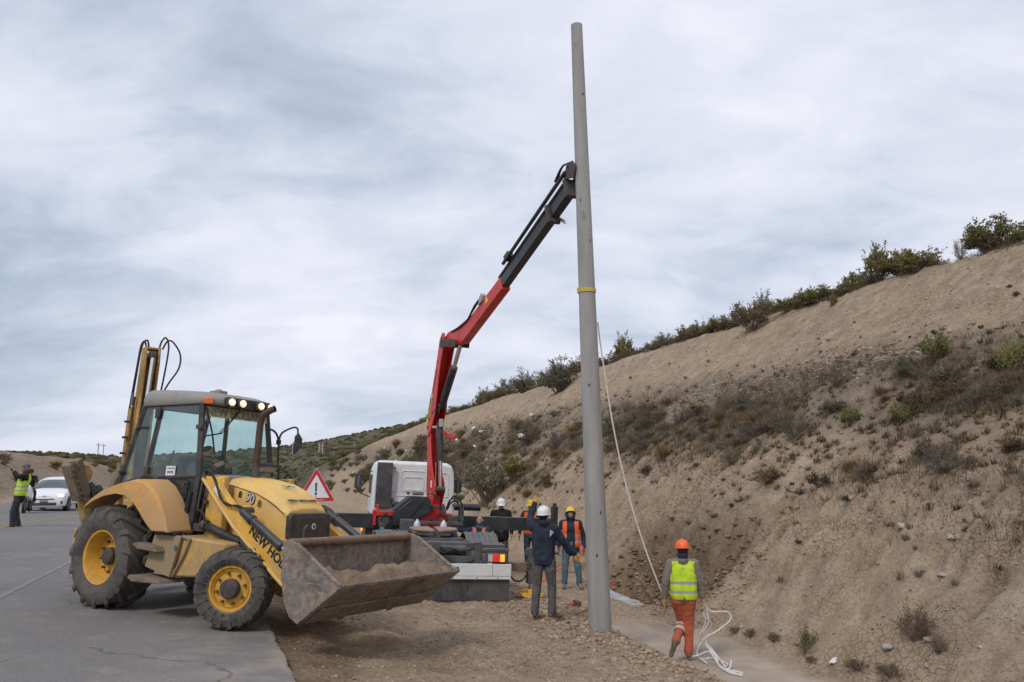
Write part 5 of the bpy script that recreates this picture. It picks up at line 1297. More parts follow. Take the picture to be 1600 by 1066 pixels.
def make_pole():
    root = empty('concrete_pole', pole_at(-.52)[0], (0, 0, 0), 'tall tapering grey concrete pole being set upright beside the ditch', 'pole')
    b = MB(); P = []; R = []
    for i in range(25):
        z = -.9 + (9.53 + .9) * i / 24; p, r = pole_at(z); P.append(p - root.location); R.append(r)
    b.tube(P, R, 40, caps=False)
    q = len(b.v); p, r = pole_at(9.53); p -= root.location
    ring = [(p.x + k * math.cos(a), p.y + k * math.sin(a), p.z - dz) for k, dz in ((r - .03, 0), (r - .035, .25)) for a in [2 * math.pi * i / 40 for i in range(40)]]
    b.add(ring, [])
    for i in range(40):
        j = (i + 1) % 40
        b.f.append((24 * 40 + i, 24 * 40 + j, q + j, q + i)); b.m.append(0)
        b.f.append((q + i, q + j, q + 40 + j, q + 40 + i)); b.m.append(0)
    b.f.append(tuple(q + 40 + i for i in range(40))); b.m.append(0)
    b.build('shaft', 'concrete', root, auto=40)
    s = MB(); p, r = pole_at(4.77); p = p.copy() - root.location; 
    s.lathe([(r + .004, -.035), (r + .013, -.03), (r + .013, .03), (r + .004, .035)], c=(p.x, p.y, p.z), axis='z', seg=36); s.box((p.x - r - .012, p.y - .03, p.z + .005), (.03, .05, .085))
    st = s.build('lifting_strap', 'strap_yellow', None); 
    st.location = root.location; setp(st, 'yellow webbing strap wound round the concrete pole', 'strap')
    for (dx, z) in ((.05, 8.2), (-.06, 6.3), (.07, 5.6), (-.04, 3.2), (.06, 1.2), (-.02, .55)):
        pp, rr_ = pole_at(z); k = MB(); y = -math.sqrt(max(rr_ ** 2 - dx ** 2, 0)) - .001
        k.sphere((pp.x + dx - root.location.x, pp.y + y - root.location.y, z - root.location.z), (.016, .004, .03), 8, 5); k.build('surface_pit', 'hub_dark', root)
make_pole()

# ------------------------------------------------------------------ warning sign
def make_sign():
    x, y = -5.70, 22.75; z0 = gxy(x, y)
    root = empty('warning_sign', (x, y, z0), (0, 0, .12), 'red bordered triangular warning sign with an exclamation mark by the road', 'road sign')
    zc = 1.20 - z0
    b = MB(); b.cyl((0, .03, -.2), (0, .03, zc + .1), .05, 12); b.build('post', 'galvanised', root)
    def tri(s, r=.04):
        P = [(-s / 2, -s * .289), (s / 2, -s * .289), (0, s * .577)]; out = []
        for i, p in enumerate(P):
            a, c = Vector(P[i - 1]), Vector(P[(i + 1) % 3]); p = Vector(p)
            out += [tuple(p + (a - p).normalized() * r), tuple(p * (1 - .5 * r / s * 2)), tuple(p + (c - p).normalized() * r)]
        return out
    b = MB(); b.prism([(px, pz + zc) for px, pz in tri(1.08)], 'y', -.012, 0); b.build('sign_plate', 'sign_red', root)
    b = MB(); b.prism([(px, pz + zc) for px, pz in tri(.77, .02)], 'y', -.016, -.012); b.build('sign_face', 'sticker_white', root)
    b = MB(); b.prism([(px * 1.0, pz + zc) for px, pz in tri(1.105)], 'y', -.002, .012); b.build('sign_edge', 'sticker_white', root)
    b = MB(); b.prism([(-.035, .20 + zc), (.035, .20 + zc), (.022, -.04 + zc), (-.022, -.04 + zc)], 'y', -.02, -.016); b.build('exclamation_bar', 'ink_black', root)
    b = MB(); b.cyl((0, -.02, -.105 + zc), (0, -.016, -.105 + zc), .034, 16); b.build('exclamation_dot', 'ink_black', root)
    b = MB(); b.box((0, -.021, .10 + zc), (.006, .002, .14)); b.build('slit', 'sticker_white', root)
    text_obj('lettering', '4-7700-00', .045, 'sticker_white', root, frame((.13, -.013, zc - .275), (1, 0, 0), (0, 0, 1)))
make_sign()

# ------------------------------------------------------------------ white hatchback coming up the road
paint('car_white', (0.78, 0.79, 0.80), 0.25, dirt=(.5, .47, .43), dirt_amt=.12, coat=.4, var=.01)
paint('headlamp', (0.8, 0.8, 0.8), 0.2, emit=(1, .84, .70), estr=2)
def make_car():
    u, v = 41.9, -9.4
    x, y = uv2xy(u, v); z = float(road_z(u, v))
    yaw = math.atan2(-math.cos(PHI), math.sin(PHI))
    root = empty('hatchback', (x, y, z), (0, 0, yaw), 'white hatchback with headlamps on approaching along the left side of the road', 'car')
    # stations: x, half width, z bottom, z belt, z top of panel (bonnet/belt)
    S = [(1.98, .60, .30, .50, .62), (1.92, .76, .22, .55, .74), (1.75, .83, .20, .62, .84), (1.40, .85, .20, .68, .96), (1.0, .855, .20, .74, 1.02), (.2, .855, .22, .80, 1.03), (-.8, .855, .22, .82, 1.05), (-1.5, .85, .24, .85, 1.06), (-1.85, .80, .28, .80, 1.02), (-1.95, .72, .34, .70, .96)]
    rings = []
    for X, w, zb, zm, zt in S:
        h = [(-w * .80, zb), (-w * .97, zb + .08), (-w, zm * .75), (-w * 1.0, zm), (-w * .93, zt - .05), (-w * .80, zt), (-w * .4, zt + .04)]
        rings.append([(X, a, c) for a, c in h] + [(X, -a, c) for a, c in h[::-1]])
    b = MB(); b.loft(rings); body = b.build('body', 'car_white', root, bevel=.02, auto=50)
    G = [(.98, .70, 1.03, .02), (.55, .66, 1.06, .24), (.05, .60, 1.08, .40), (-.7, .60, 1.08, .43), (-1.4, .59, 1.07, .34), (-1.75, .62, 1.04, .08)]
    rings = [[(X, -w * 1.1, 1.0), (X, -w * 1.0, z0 + hh * .55), (X, -w * .86, z0 + hh * .95), (X, -w * .3, z0 + hh), (X, w * .3, z0 + hh), (X, w * .86, z0 + hh * .95), (X, w, z0 + hh * .55), (X, w * 1.1, 1.0)] for X, w, z0, hh in G]
    b = MB(); b.loft(rings); b.build('window_glass', 'car_glass_solid', root, auto=40)
    b = MB(); R2 = [[(X, y_, zz) for y_, zz in ((-w, z_ - .03), (-w * .92, z_ + .02), (-w * .4, z_ + .045), (w * .4, z_ + .045), (w * .92, z_ + .02), (w, z_ - .03), (w * .9, z_ - .035), (-w * .9, z_ - .035))] for X, w, z_ in ((.22, .57, 1.40), (.0, .60, 1.46), (-.7, .60, 1.50), (-1.35, .58, 1.42), (-1.50, .55, 1.35))]
    b.loft(R2); b.build('roof', 'car_white', root, auto=50)
    for s in (-1, 1):
        b = MB(); b.tube([(.98, s * .74, 1.03), (.5, s * .66, 1.27), (.15, s * .58, 1.42)], .03, 6); b.build('windscreen_pillar', 'car_white', root)
        b = MB(); b.sphere((.70, s * .90, 1.08), (.09, .12, .075)); b.build('wing_mirror', 'car_white', root)
        b = MB(); b.sphere((1.82, s * .60, .73), (.13, .16, .07), 14, 8); b.build('headlamp', 'headlamp', root)
        b = MB(); b.box((1.90, s * .66, .44), (.12, .16, .13)); b.build('fog_lamp', 'black_plastic', root, bevel=.02)
        for X in (1.25, -1.25):
            w = MB(); w.lathe([(.19, -.10), (.30, -.10), (.315, -.06), (.315, .06), (.30, .10), (.19, .10)], seg=28); wh = w.build('wheel', 'black_rubber', root); wh.location = (X, s * .77, .315)
            w = MB(); w.lathe([(.19, -s * -.095), (.10, s * .085), (0, s * .09)], seg=20)
            for k in range(5): a = k * 1.2566; w.box((.10 * math.cos(a), s * .10, .10 * math.sin(a)), (.16, .02, .035), ('Y', -a))
            w.build('rim', 'steel', wh)
            w = MB(); w.lathe([(.36, 0), (.36, s * .02), (.30, s * .02), (.30, 0)], seg=28); ar = w.build('wheel_arch', 'black_plastic', root); ar.location = (X, s * .845, .33)
    b = MB(); b.box((1.965, 0, .375), (.08, 1.0, .13)); b.build('lower_grille', 'black_plastic', root, bevel=.03)
    b = MB(); b.box((1.97, 0, .585), (.05, .80, .045)); b.build('upper_grille', 'black_plastic', root, bevel=.01)
    for k in (0, 1):
        b = MB(); zz = .665 + .05 * k
        b.tube([(1.93, -.40, zz + .0), (1.96, -.10, zz), (1.97, 0, zz + .045), (1.96, .10, zz), (1.93, .40, zz + .0)], .010, 6); b.build('chevron', 'black_plastic' if k == 0 else 'chrome', root)
    b = MB(); b.box((1.985, 0, .49), (.01, .34, .10)); np_ = b.build('number_plate', 'ink_black', root, bevel=.004)
    text_obj('lettering', 'HWI WIS', .085, 'sticker_white', np_, frame((1.993, 0, .49), (0, 1, 0), (0, 0, 1)))
paint('car_glass_solid', (0.06, 0.075, 0.08), 0.06, spec=.8)
make_car()

# ------------------------------------------------------------------ far power poles (H frames) on the hills
paint('wood_grey', (0.16, 0.14, 0.12), .9)
paint('pole_pale', (0.42, 0.42, 0.42), .8)
def hframe(px, d, h, gap, lab, mat, single=False):
    X = (px - 800) / 1200 * d; Y = d * .987
    z = gxy(X, Y)
    r = empty('power_pole', (X, Y, z), (0, 0, 0), lab, 'power pole', 'power poles on the far hills')
    for s in ((-1, 1) if not single else (0,)):
        b = MB(); b.cyl((s * gap / 2, 0, -1), (s * gap / 2, 0, h), .16, 8); b.build('post', mat, r)
    b = MB(); b.box((0, 0, h - .8), (gap * 1.6 if not single else 2.2, .2, .22)); b.build('crossarm', mat, r)
hframe(122, 150, 3.6, 1.2, 'thin H-frame power pole behind the raised stabiliser pad of the loader', 'wood_grey')
hframe(168, 330, 5.5, 2, 'distant power pole on the skyline left of the loader cab', 'wood_grey', True)
hframe(176, 380, 6.0, 2, 'distant power pole nearest the rear window of the loader cab', 'wood_grey', True)
hframe(468, 300, 4.5, 1.5, 'pale H-frame power pole on the dark hill left of the warning sign', 'pole_pale')
hframe(474, 320, 4.5, 1.5, 'pale single power pole on the dark hill above the warning sign', 'pole_pale', True)
hframe(508, 260, 3.8, 1.2, 'pale H-frame power pole low on the dark hill right of the warning sign', 'pole_pale')
# ------------------------------------------------------------------ people
paint('skin', (0.36, 0.20, 0.14), 0.6, var=.05)
paint('navy_cloth', (0.016, 0.024, 0.045), 0.9, var=.25, bump=.5, bscale=25)
paint('black_cloth', (0.010, 0.010, 0.012), 0.9, var=.25, bump=.5, bscale=25)
paint('grey_trousers', (0.085, 0.080, 0.080), 0.9, dirt=(.15, .13, .11), dirt_amt=.3, var=.15, bump=.5, bscale=25)
paint('dark_trousers', (0.030, 0.032, 0.042), 0.9, var=.2, bump=.5, bscale=25)
paint('jeans', (0.065, 0.125, 0.165), 0.9, dirt=(.16, .20, .21), dirt_amt=.4, dscale=5, var=.15, bump=.5, bscale=30)
paint('work_blue', (0.03, 0.055, 0.08), 0.9, var=.2, bump=.5)
paint('orange_trousers', (0.46, 0.085, 0.035), 0.85, dirt=(.30, .11, .06), dirt_amt=.5, dscale=5, var=.12, bump=.5, bscale=25)
paint('tan_shirt', (0.20, 0.165, 0.135), 0.9, var=.12, bump=.5, bscale=25)
paint('glove_yellow', (0.50, 0.32, 0.12), 0.85, var=.1)
paint('glove_grey', (0.12, 0.11, 0.10), 0.85)
paint('boot', (0.045, 0.035, 0.030), 0.8, dirt=(.22, .17, .13), dirt_amt=.5, dscale=8)
paint('boot_dusty', (0.14, 0.12, 0.10), 0.9, dirt=(.25, .2, .16), dirt_amt=.5, dscale=8)
paint('helmet_white', (0.72, 0.73, 0.74), 0.3, var=.01)
paint('helmet_yellow', (0.72, 0.52, 0.02), 0.35, var=.03)
paint('helmet_orange', (0.85, 0.13, 0.03), 0.4, var=.03)
paint('beanie_grey', (0.12, 0.125, 0.13), 0.95, bump=.6, bscale=90)
paint('hair', (0.012, 0.010, 0.009), 0.8)
paint('reflective', (0.42, 0.43, 0.43), 0.5)
paint('dark_glass', (0.01, 0.01, 0.012), 0.15)
paint('teal_scarf', (0.03, 0.09, 0.12), 0.9)

def vest_mat(name, col, bands):
    m, t, b, out = new_mat(name)
    tcn = t.n('ShaderNodeTexCoord').outputs['Object']
    sp = t.n('ShaderNodeSeparateXYZ'); t.l(tcn, sp.inputs[0])
    f = None
    for z0, z1 in bands:
        a = t.math('MULTIPLY', t.math('GREATER_THAN', sp.outputs[2], z0), t.math('LESS_THAN', sp.outputs[2], z1))
        f = a if f is None else t.math('MAXIMUM', f, a)
    n = t.noise(tcn, 9, 4, .6)
    c = t.mix(t.ramp(n, [(.3, 0), (.7, 1)]), tuple(x * .86 for x in col), col)
    c = t.mix(f, c, (.30, .31, .32)) if f is not None else c
    t.l(c, b.inputs['Base Color']); b.inputs['Roughness'].default_value = .8
    bp = t.n('ShaderNodeBump'); bp.inputs['Distance'].default_value = .02; bp.inputs['Strength'].default_value = .6
    t.l(n, bp.inputs['Height']); t.l(bp.outputs[0], b.inputs['Normal'])
vest_mat('vest_lime', (0.52, 0.72, 0.03), [(0.99, 1.035), (1.13, 1.175)])
vest_mat('vest_lime_b', (0.52, 0.72, 0.05), [(1.02, 1.06), (1.13, 1.17)])
vest_mat('vest_orange', (0.85, 0.14, 0.03), [(1.13, 1.17), (1.00, 1.03)])

_ico = None
def cone_hull(bm, p0, r0, p1, r1):
    tmp = bmesh.new()
    for p, r in ((p0, r0), (p1, r1)):
        bmesh.ops.create_icosphere(tmp, subdivisions=2, radius=r, matrix=Matrix.Translation(p))
    res = bmesh.ops.convex_hull(tmp, input=tmp.verts)
    dead = [g for g in res['geom_interior'] if isinstance(g, bmesh.types.BMVert)]
    bmesh.ops.delete(tmp, geom=dead, context='VERTS')
    me = bpy.data.meshes.new('t'); tmp.to_mesh(me); tmp.free(); bm.from_mesh(me); bpy.data.meshes.remove(me)
def ellip(bm, c, r, rot=None, sub=3):
    M = Matrix.Translation(c) @ (rot.to_4x4() if rot is not None else Matrix.Identity(4)) @ Matrix.Diagonal((*r, 1))
    bmesh.ops.create_icosphere(bm, subdivisions=sub, radius=1, matrix=M)

def organic(name, items, mat, parent, voxel=.014, smooth=4, wrinkle=0.0, cut=None, seed=0):
    bm = bmesh.new()
    for it in items:
        if it[0] == 'c': cone_hull(bm, Vector(it[1]), it[2], Vector(it[3]), it[4])
        else: ellip(bm, it[1], it[2], it[3] if len(it) > 3 else None)
    me = bpy.data.meshes.new(name); bm.to_mesh(me); bm.free()
    tmp = bpy.data.objects.new('tmp', me); COL.objects.link(tmp)
    rm = tmp.modifiers.new('r', 'REMESH'); rm.mode = 'VOXEL'; rm.voxel_size = voxel; rm.use_smooth_shade = True
    if smooth:
        sm = tmp.modifiers.new('s', 'SMOOTH'); sm.iterations = smooth; sm.factor = .5
    dg = bpy.context.evaluated_depsgraph_get()
    out = bpy.data.meshes.new_from_object(tmp.evaluated_get(dg))
    bpy.data.objects.remove(tmp); bpy.data.meshes.remove(me)
    out.name = name
    if wrinkle:
        nrm = [v.normal.copy() for v in out.vertices]
        for v, n in zip(out.vertices, nrm):
            q = v.co; w_ = mnoise.fractal(Vector((q.x * 9 + seed, q.y * 9, q.z * 5.5)), 1.0, 2.0, 3) + .5 * mnoise.noise(Vector((q.x * 4, q.y * 4 + seed, q.z * 22)))
            v.co = q + n * w_ * wrinkle
    if cut:
        bm = bmesh.new(); bm.from_mesh(out)
        bmesh.ops.delete(bm, geom=[f for f in bm.faces if cut(f.calc_center_median())], context='FACES')
        bm.to_mesh(out); bm.free()
    out.materials.clear(); out.materials.append(MATS[mat]); out.shade_smooth()
    o = bpy.data.objects.new(name, out); COL.objects.link(o); o.parent = parent
    return o

def lerp(a, b, t): return Vector(a).lerp(Vector(b), t)

def hand_items(wr, direc, palmn, side, curl=.5, k=1.0, th=0.0):
    """palm + five fingers; direc: along the hand, palmn: palm normal"""
    d = Vector(direc).normalized(); n = Vector(palmn); n = (n - d * n.dot(d)).normalized(); s = d.cross(n) * side
    wr = Vector(wr); it = []
    pc = wr + d * .055 * k
    for q in (-.5, .5): it.append(('c', wr + s * q * .03 * k, .020 * k, pc + s * q * .05 * k + d * .035 * k, .016 * k))
    it.append(('c', wr, .021 * k, pc, .022 * k))
    for i, (off, L) in enumerate(((-.034, .066), (-.012, .076), (.011, .072), (.033, .056))):
        a = pc + d * .038 * k + s * off * k; ang = curl * (.55 + .08 * i)
        d1 = (d * math.cos(ang) + n * math.sin(ang)); b = a + d1 * L * .5 * k
        d2 = (d * math.cos(ang * 2.1) + n * math.sin(ang * 2.1)); c = b + d2 * L * .5 * k
        it += [('c', a, .0095 * k + th, b, .0088 * k + th), ('c', b, .0088 * k + th, c, .0075 * k + th)]
    a = wr + d * .02 * k - s * .028 * k; b = a + (d * .6 - s * .7 + n * .2).normalized() * .035 * k; c = b + (d * .85 - s * .2 + n * .35).normalized() * .030 * k
    it += [('c', a, .014 * k + th, b, .011 * k + th), ('c', b, .011 * k + th, c, .009 * k + th)]
    return it

def person(xyz, rotz, label, J=None, jacket='navy_cloth', trousers='grey_trousers', vest=None, vest_open=False, helmet=None, hood=False, beanie=None, glove='glove_yellow',
           boots='boot', look=(0, 0), scarf=None, height=1.0, hcurl=(.5, .5), palm=((0, 0, 0), (0, 0, 0)), extras=None, matrix=None, bare=False, seed=0, fat=0.0, legs=True, jz=0.86):
    root = empty('person', xyz, (0, 0, rotz), label, 'person')
    if matrix is not None: root.rotation_euler = matrix
    root.scale = (height,) * 3
    D = dict(pel=(0, 0, .95), wai=(0, 0, 1.08), che=(0, 0, 1.30), nec=(0, -.005, 1.47), hea=(0, .02, 1.63),
             sl=(-.185, 0, 1.42), sr=(.185, 0, 1.42), el=(-.25, -.02, 1.14), er=(.25, -.02, 1.14), wl=(-.27, .06, .89), wr=(.27, .06, .89),
             hl=(-.095, 0, .92), hr=(.095, 0, .92), kl=(-.11, .02, .50), kr=(.11, .02, .50), al=(-.12, -.02, .10), ar=(.12, -.02, .10), tl=(-.14, .15, .04), tr=(.14, .15, .04))
    D.update(J or {}); D = {k: Vector(v) for k, v in D.items()}
    up = (D['nec'] - D['pel']).normalized()
    # head frame: yaw, pitch
    ya, pi_ = look
    HR = Matrix.Rotation(ya, 3, 'Z') @ Matrix.Rotation(pi_, 3, 'X')
    H = D['hea']
    def h(x, y, z): return H + HR @ Vector((x, y, z))
    it = [('e', h(0, -.005, .02), (.076, .094, .098), HR), ('c', h(0, .030, -.035), .052, h(0, .050, -.078), .036), ('e', h(0, .035, -.01), (.060, .060, .085), HR),
          ('c', h(0, .090, .012), .010, h(0, .112, -.022), .0135), ('c', h(-.028, .075, .030), .014, h(.028, .075, .030), .014),
          ('c', h(-.018, .090, -.052), .008, h(.018, .090, -.052), .008), ('c', h(-.020, .086, -.064), .008, h(.020, .086, -.064), .008),
          ('e', h(-.079, -.005, .0), (.012, .022, .032), HR), ('e', h(.079, -.005, .0), (.012, .022, .032), HR),
          ('c', D['nec'] - up * .02, .058, h(0, -.015, -.05), .052)]
    it += [('c', D['nec'], .06, D['che'], .10), ('c', D['che'] - Vector((.06, 0, 0)), .09, D['wai'] - Vector((.04, 0, 0)), .085), ('c', D['che'] + Vector((.06, 0, 0)), .09, D['wai'] + Vector((.04, 0, 0)), .085),
           ('c', D['wai'], .10, D['pel'], .10)]
    for s in 'lr':
        it += [('c', D['nec'] - up * .03, .05, D['s' + s], .050), ('c', D['s' + s], .050, D['e' + s], .038), ('c', D['e' + s], .038, D['w' + s], .026),
               ('c', D['pel'], .08, D['h' + s], .085), ('c', D['h' + s], .080, D['k' + s], .052), ('c', D['k' + s], .050, D['a' + s], .036), ('c', D['a' + s], .034, D['t' + s], .026)]
    hands = {}
    for s, sg, cu, pn in (('l', 1, hcurl[0], palm[0]), ('r', -1, hcurl[1], palm[1])):
        d = (D['w' + s] - D['e' + s]).normalized()
        pn = Vector(pn) if Vector(pn).length > 0 else Vector((1 if s == 'l' else -1, 0, 0))
        hands[s] = (D['w' + s] + d * .005, d, pn, sg, cu)
    if bare:
        for s in 'lr': it += hand_items(*hands[s])
    organic('body', it, 'skin', root, voxel=.0095, smooth=2)
    for sx in (-1, 1):
        e = MB(); c = h(sx * .029, .083, .018); e.sphere(c, .009, 8, 6); e.build('eye', 'hair', root)
    f = fat
    # trousers
    if legs:
        it = [('c', D['pel'] + Vector((-.05, 0, .02)), .115 + f, D['pel'] + Vector((.05, 0, .02)), .115 + f)]
        for s in 'lr':
            it += [('c', D['pel'] + (D['h' + s] - D['pel']) * .6, .115, D['h' + s], .108), ('c', D['h' + s] - Vector((0, 0, .02)), .105, D['k' + s], .076), ('c', D['k' + s], .076, lerp(D['k' + s], D['a' + s], .86), .066)]
            a = lerp(D['k' + s], D['a' + s], .80); it.append(('c', a, .070, lerp(D['k' + s], D['a' + s], .93), .073))
        organic('trousers', it, trousers, root, voxel=.014, smooth=3, wrinkle=.010, seed=seed)
        for s in 'lr':
            k, a, t_ = D['k' + s], D['a' + s], D['t' + s]
            fd = (t_ - a); fl = Vector((fd.x, fd.y, fd.z)); heel = a - fl.normalized() * .05; ud = (k - a).normalized()
            it = [('c', a + ud * .07, .053, a, .048), ('c', a, .046, t_, .040), ('c', heel - ud * .045, .036, t_ - ud * .0, .036), ('c', heel - ud * .05, .034, a, .04)]
            organic('boot', it, boots, root, voxel=.011, smooth=2)
    # jacket: torso, sleeves, collar
    it = [('c', D['che'] + up * .06 + Vector((-.085, 0, 0)), .100 + f, D['che'] + up * .06 + Vector((.085, 0, 0)), .100 + f),
          ('c', D['che'] + Vector((-.075, .01, 0)), .115 + f, D['che'] + Vector((.075, .01, 0)), .115 + f),
          ('c', D['wai'] + Vector((-.06, 0, 0)), .115 + f, D['wai'] + Vector((.06, 0, 0)), .115 + f)]
    hem = lerp(D['wai'], D['pel'], (1.08 - jz) / .13)
    it += [('c', hem + Vector((-.06, 0, 0)), .122 + f, hem + Vector((.06, 0, 0)), .122 + f)]
    for q in (-.07, .07):
        it += [('c', D['che'] + Vector((q, 0, 0)), .115 + f, D['wai'] + Vector((q * .9, 0, 0)), .114 + f), ('c', D['wai'] + Vector((q * .9, 0, 0)), .114 + f, hem + Vector((q * .9, 0, 0)), .120 + f)]
    for s in 'lr':
        it += [('c', D['nec'] - up * .02, .064, D['s' + s], .080), ('c', D['s' + s], .082, D['e' + s], .064), ('c', D['e' + s], .063, lerp(D['e' + s], D['w' + s], .93), .047)]
    it.append(('c', D['nec'] - up * .03, .080, D['nec'] + up * .045, .070))
    organic('jacket', it, jacket, root, voxel=.014, smooth=3, wrinkle=.010, seed=seed + 3)
    if not bare:
        for s in 'lr':
            w_, d, pn, sg, cu = hands[s]
            organic('glove', hand_items(w_, d, pn, sg, cu, 1.08, .002) + [('c', w_ - d * .03, .038, w_ + d * .02, .032)], glove, root, voxel=.006, smooth=1)
    if vest:
        it = [('c', D['che'] + up * .085 + Vector((-.075, 0, 0)), .098 + f, D['che'] + up * .085 + Vector((.075, 0, 0)), .098 + f)]
        hz_ = lerp(D['wai'], D['pel'], .9)
        for q in (-.075, .075):
            it += [('c', D['che'] + Vector((q, .01, .03)), .130 + f, D['wai'] + Vector((q * .95, 0, 0)), .130 + f), ('c', D['wai'] + Vector((q * .95, 0, 0)), .130 + f, hz_ + Vector((q * .95, 0, 0)), .134 + f)]
        for s in 'lr': it.append(('c', D['nec'] - up * .015 + (D['s' + s] - D['nec']) * .35, .075, D['s' + s] * .8 + D['nec'] * .2, .092))
        arm_pts = [D['sl'], D['sr']]
        def cut(c, D=D, hz_=hz_, op=vest_open):
            if c.z < hz_.z - .06: return True
            if (c - D['nec']).length < .105: return True
            if c.z > D['nec'].z + .0: return True
            for s in 'lr':
                if abs(c.x - D['pel'].x) > .165 + f and c.z > D['che'].z - .02: return True
            if op and c.y > D['che'].y + .02 and abs(c.x - D['che'].x) < (op if not isinstance(op, bool) else .065) + .02 * (1.4 - c.z): return True
            return False
        v = organic('vest', it, vest, root, voxel=.013, smooth=3, wrinkle=.008, cut=cut, seed=seed + 5)
        md = v.modifiers.new('s', 'SOLIDIFY'); md.thickness = .006; md.offset = 1
    if helmet:
        b = MB(); P = []
        prof = [(0, .150), (.03, .147), (.06, .136), (.088, .112), (.104, .078), (.110, .042), (.112, .022), (.120, .018), (.120, .012), (.106, .012), (.098, .06), (.06, .12), (0, .135)]
        b.lathe(prof, axis='z', seg=28)
        b.v = [(x, y * 1.14 + (.035 * max(0, y) / .12 if z < .03 else 0), z - (.012 * max(0, y) / .12 if z < .03 else 0)) for x, y, z in b.v]
        b.v = [tuple(h(x, y - .005, z + .012)) for x, y, z in b.v]
        hm = b.build('helmet', helmet, root, auto=50)
        r_ = MB(); r_.tube([h(0, -.10, .10), h(0, -.05, .155), h(0, .0, .165), h(0, .05, .158), h(0, .10, .115)], .010, 6); r_.build('helmet_ridge', helmet, hm)
        if helmet: organic('hair', [('e', h(0, -.035, .0), (.080, .075, .070), HR)], 'hair', root, voxel=.011, smooth=1)
    elif beanie:
        organic('beanie', [('e', h(0, -.012, .055), (.088, .104, .078), HR), ('c', h(0, -.075, .01), .035, h(0, -.05, .05), .05)], beanie, root, voxel=.009, smooth=2)
    else:
        organic('hair', [('e', h(0, -.02, .045), (.083, .095, .078), HR)], 'hair', root, voxel=.010, smooth=1)
    if hood:
        organic('hood', [('e', h(0, -.045, .02), (.125, .11, .145), HR), ('c', D['nec'], .095, h(0, -.05, -.05), .10), ('c', h(-.09, .02, .0), .035, h(-.07, .03, -.1), .035), ('c', h(.09, .02, .0), .035, h(.07, .03, -.1), .035), ('c', h(-.085, .0, .09), .035, h(.085, .0, .09), .035)],
                jacket, root, voxel=.012, smooth=3, wrinkle=.006, cut=None)
    if scarf:
        organic('scarf', [('c', D['nec'] + Vector((-.03, .04, .0)), .065, D['nec'] + Vector((.03, .04, .02)), .065)], scarf, root, voxel=.012, smooth=2, wrinkle=.008)
    if extras: extras(root, D, h)
    return root, D, h

def on(u, v, dz=0):
    x, y = uv2xy(u, v); return (x, y, gz(u, v) + dz)

# signalling foreman, back to us
def ex1(root, D, h):
    q = MB(); q.prism([(-.035, .05), (.035, .04), (.0, -.06)], 'y', -.006, .0); o = q.build('jacket_patch', 'reflective', root, bevel=.002); o.location = (.13, -.128, 1.36); o.rotation_euler = (0, .35, .12)
    q = MB(); q.box((0, 0, 0), (.10, .03, .16)); o = q.build('cargo_pocket', 'grey_trousers', root, bevel=.01); o.location = (.17, 0, .62); o.rotation_euler = (0, 0, 1.57)
    q = MB(); q.lathe([(.095, -.02), (.10, 0), (.095, .02)], c=tuple(D['nec'] + Vector((0, .0, .035))), axis='z', seg=18); q.build('collar', 'black_cloth', root)
person(on(12.21, 4.42), -.12, 'man in a navy jacket and white helmet signalling with his left arm raised',
       dict(sl=(-.185, 0, 1.45), el=(-.24, .20, 1.60), wl=(-.16, .26, 1.83), er=(.33, .05, 1.20), wr=(.51, .12, 1.02), al=(-.15, -.03, .10), kl=(-.12, .02, .50), kr=(.13, .03, .50), ar=(.13, -.02, .10), tr=(.25, .08, .04), tl=(-.16, .13, .04), hea=(.0, .03, 1.635)),
       helmet='helmet_white', look=(-.25, .12), extras=ex1, hcurl=(.9, .35), palm=((0, -1, 0), (0, -1, .3)), fat=.012, seed=1, jz=.93)
# man with the rope, walking away
def ex2(root, D, h):
    k, a = D['kl'], D['al']
    for s in (.12, .34):
        p0 = lerp(k, a, s); p1 = lerp(k, a, s + .14); q = MB(); q.tube([p0, p1], .086 - .012 * s, 18, caps=False); q.build('reflective_band', 'reflective', root)
    q = MB(); p = lerp(D['hea'], D['nec'], .55); q.lathe([(.070, -.05), (.082, -.02), (.082, .03), (.074, .05)], c=tuple(p + Vector((0, -.01, .0))), axis='z', seg=18); q.build('neck_warmer', 'navy_cloth', root)
    q = MB(); q.lathe([(.082, -.03), (.092, 0), (.080, .03)], c=tuple(D['nec'] + Vector((0, -.005, .01))), axis='z', seg=18); q.build('collar', 'tan_shirt', root)
ROPE_MAN = person(on(10.98, 6.27), -.10, 'man walking away in a lime vest, orange trousers and orange helmet by the ditch',
       dict(el=(-.27, .0, 1.14), wl=(-.29, .06, .90), er=(.27, .0, 1.15), wr=(.30, .05, .91), hr=(.09, 0, .92), kr=(.07, .06, .50), ar=(.05, .02, .10), tr=(.07, .19, .05), kl=(-.01, .18, .51), al=(-.17, -.20, .30), tl=(-.24, -.24, .13), hea=(.01, .03, 1.63)),
       jacket='tan_shirt', trousers='orange_trousers', vest='vest_lime', helmet='helmet_orange', look=(.1, -.1), extras=ex2, seed=2, fat=.004, jz=.95)
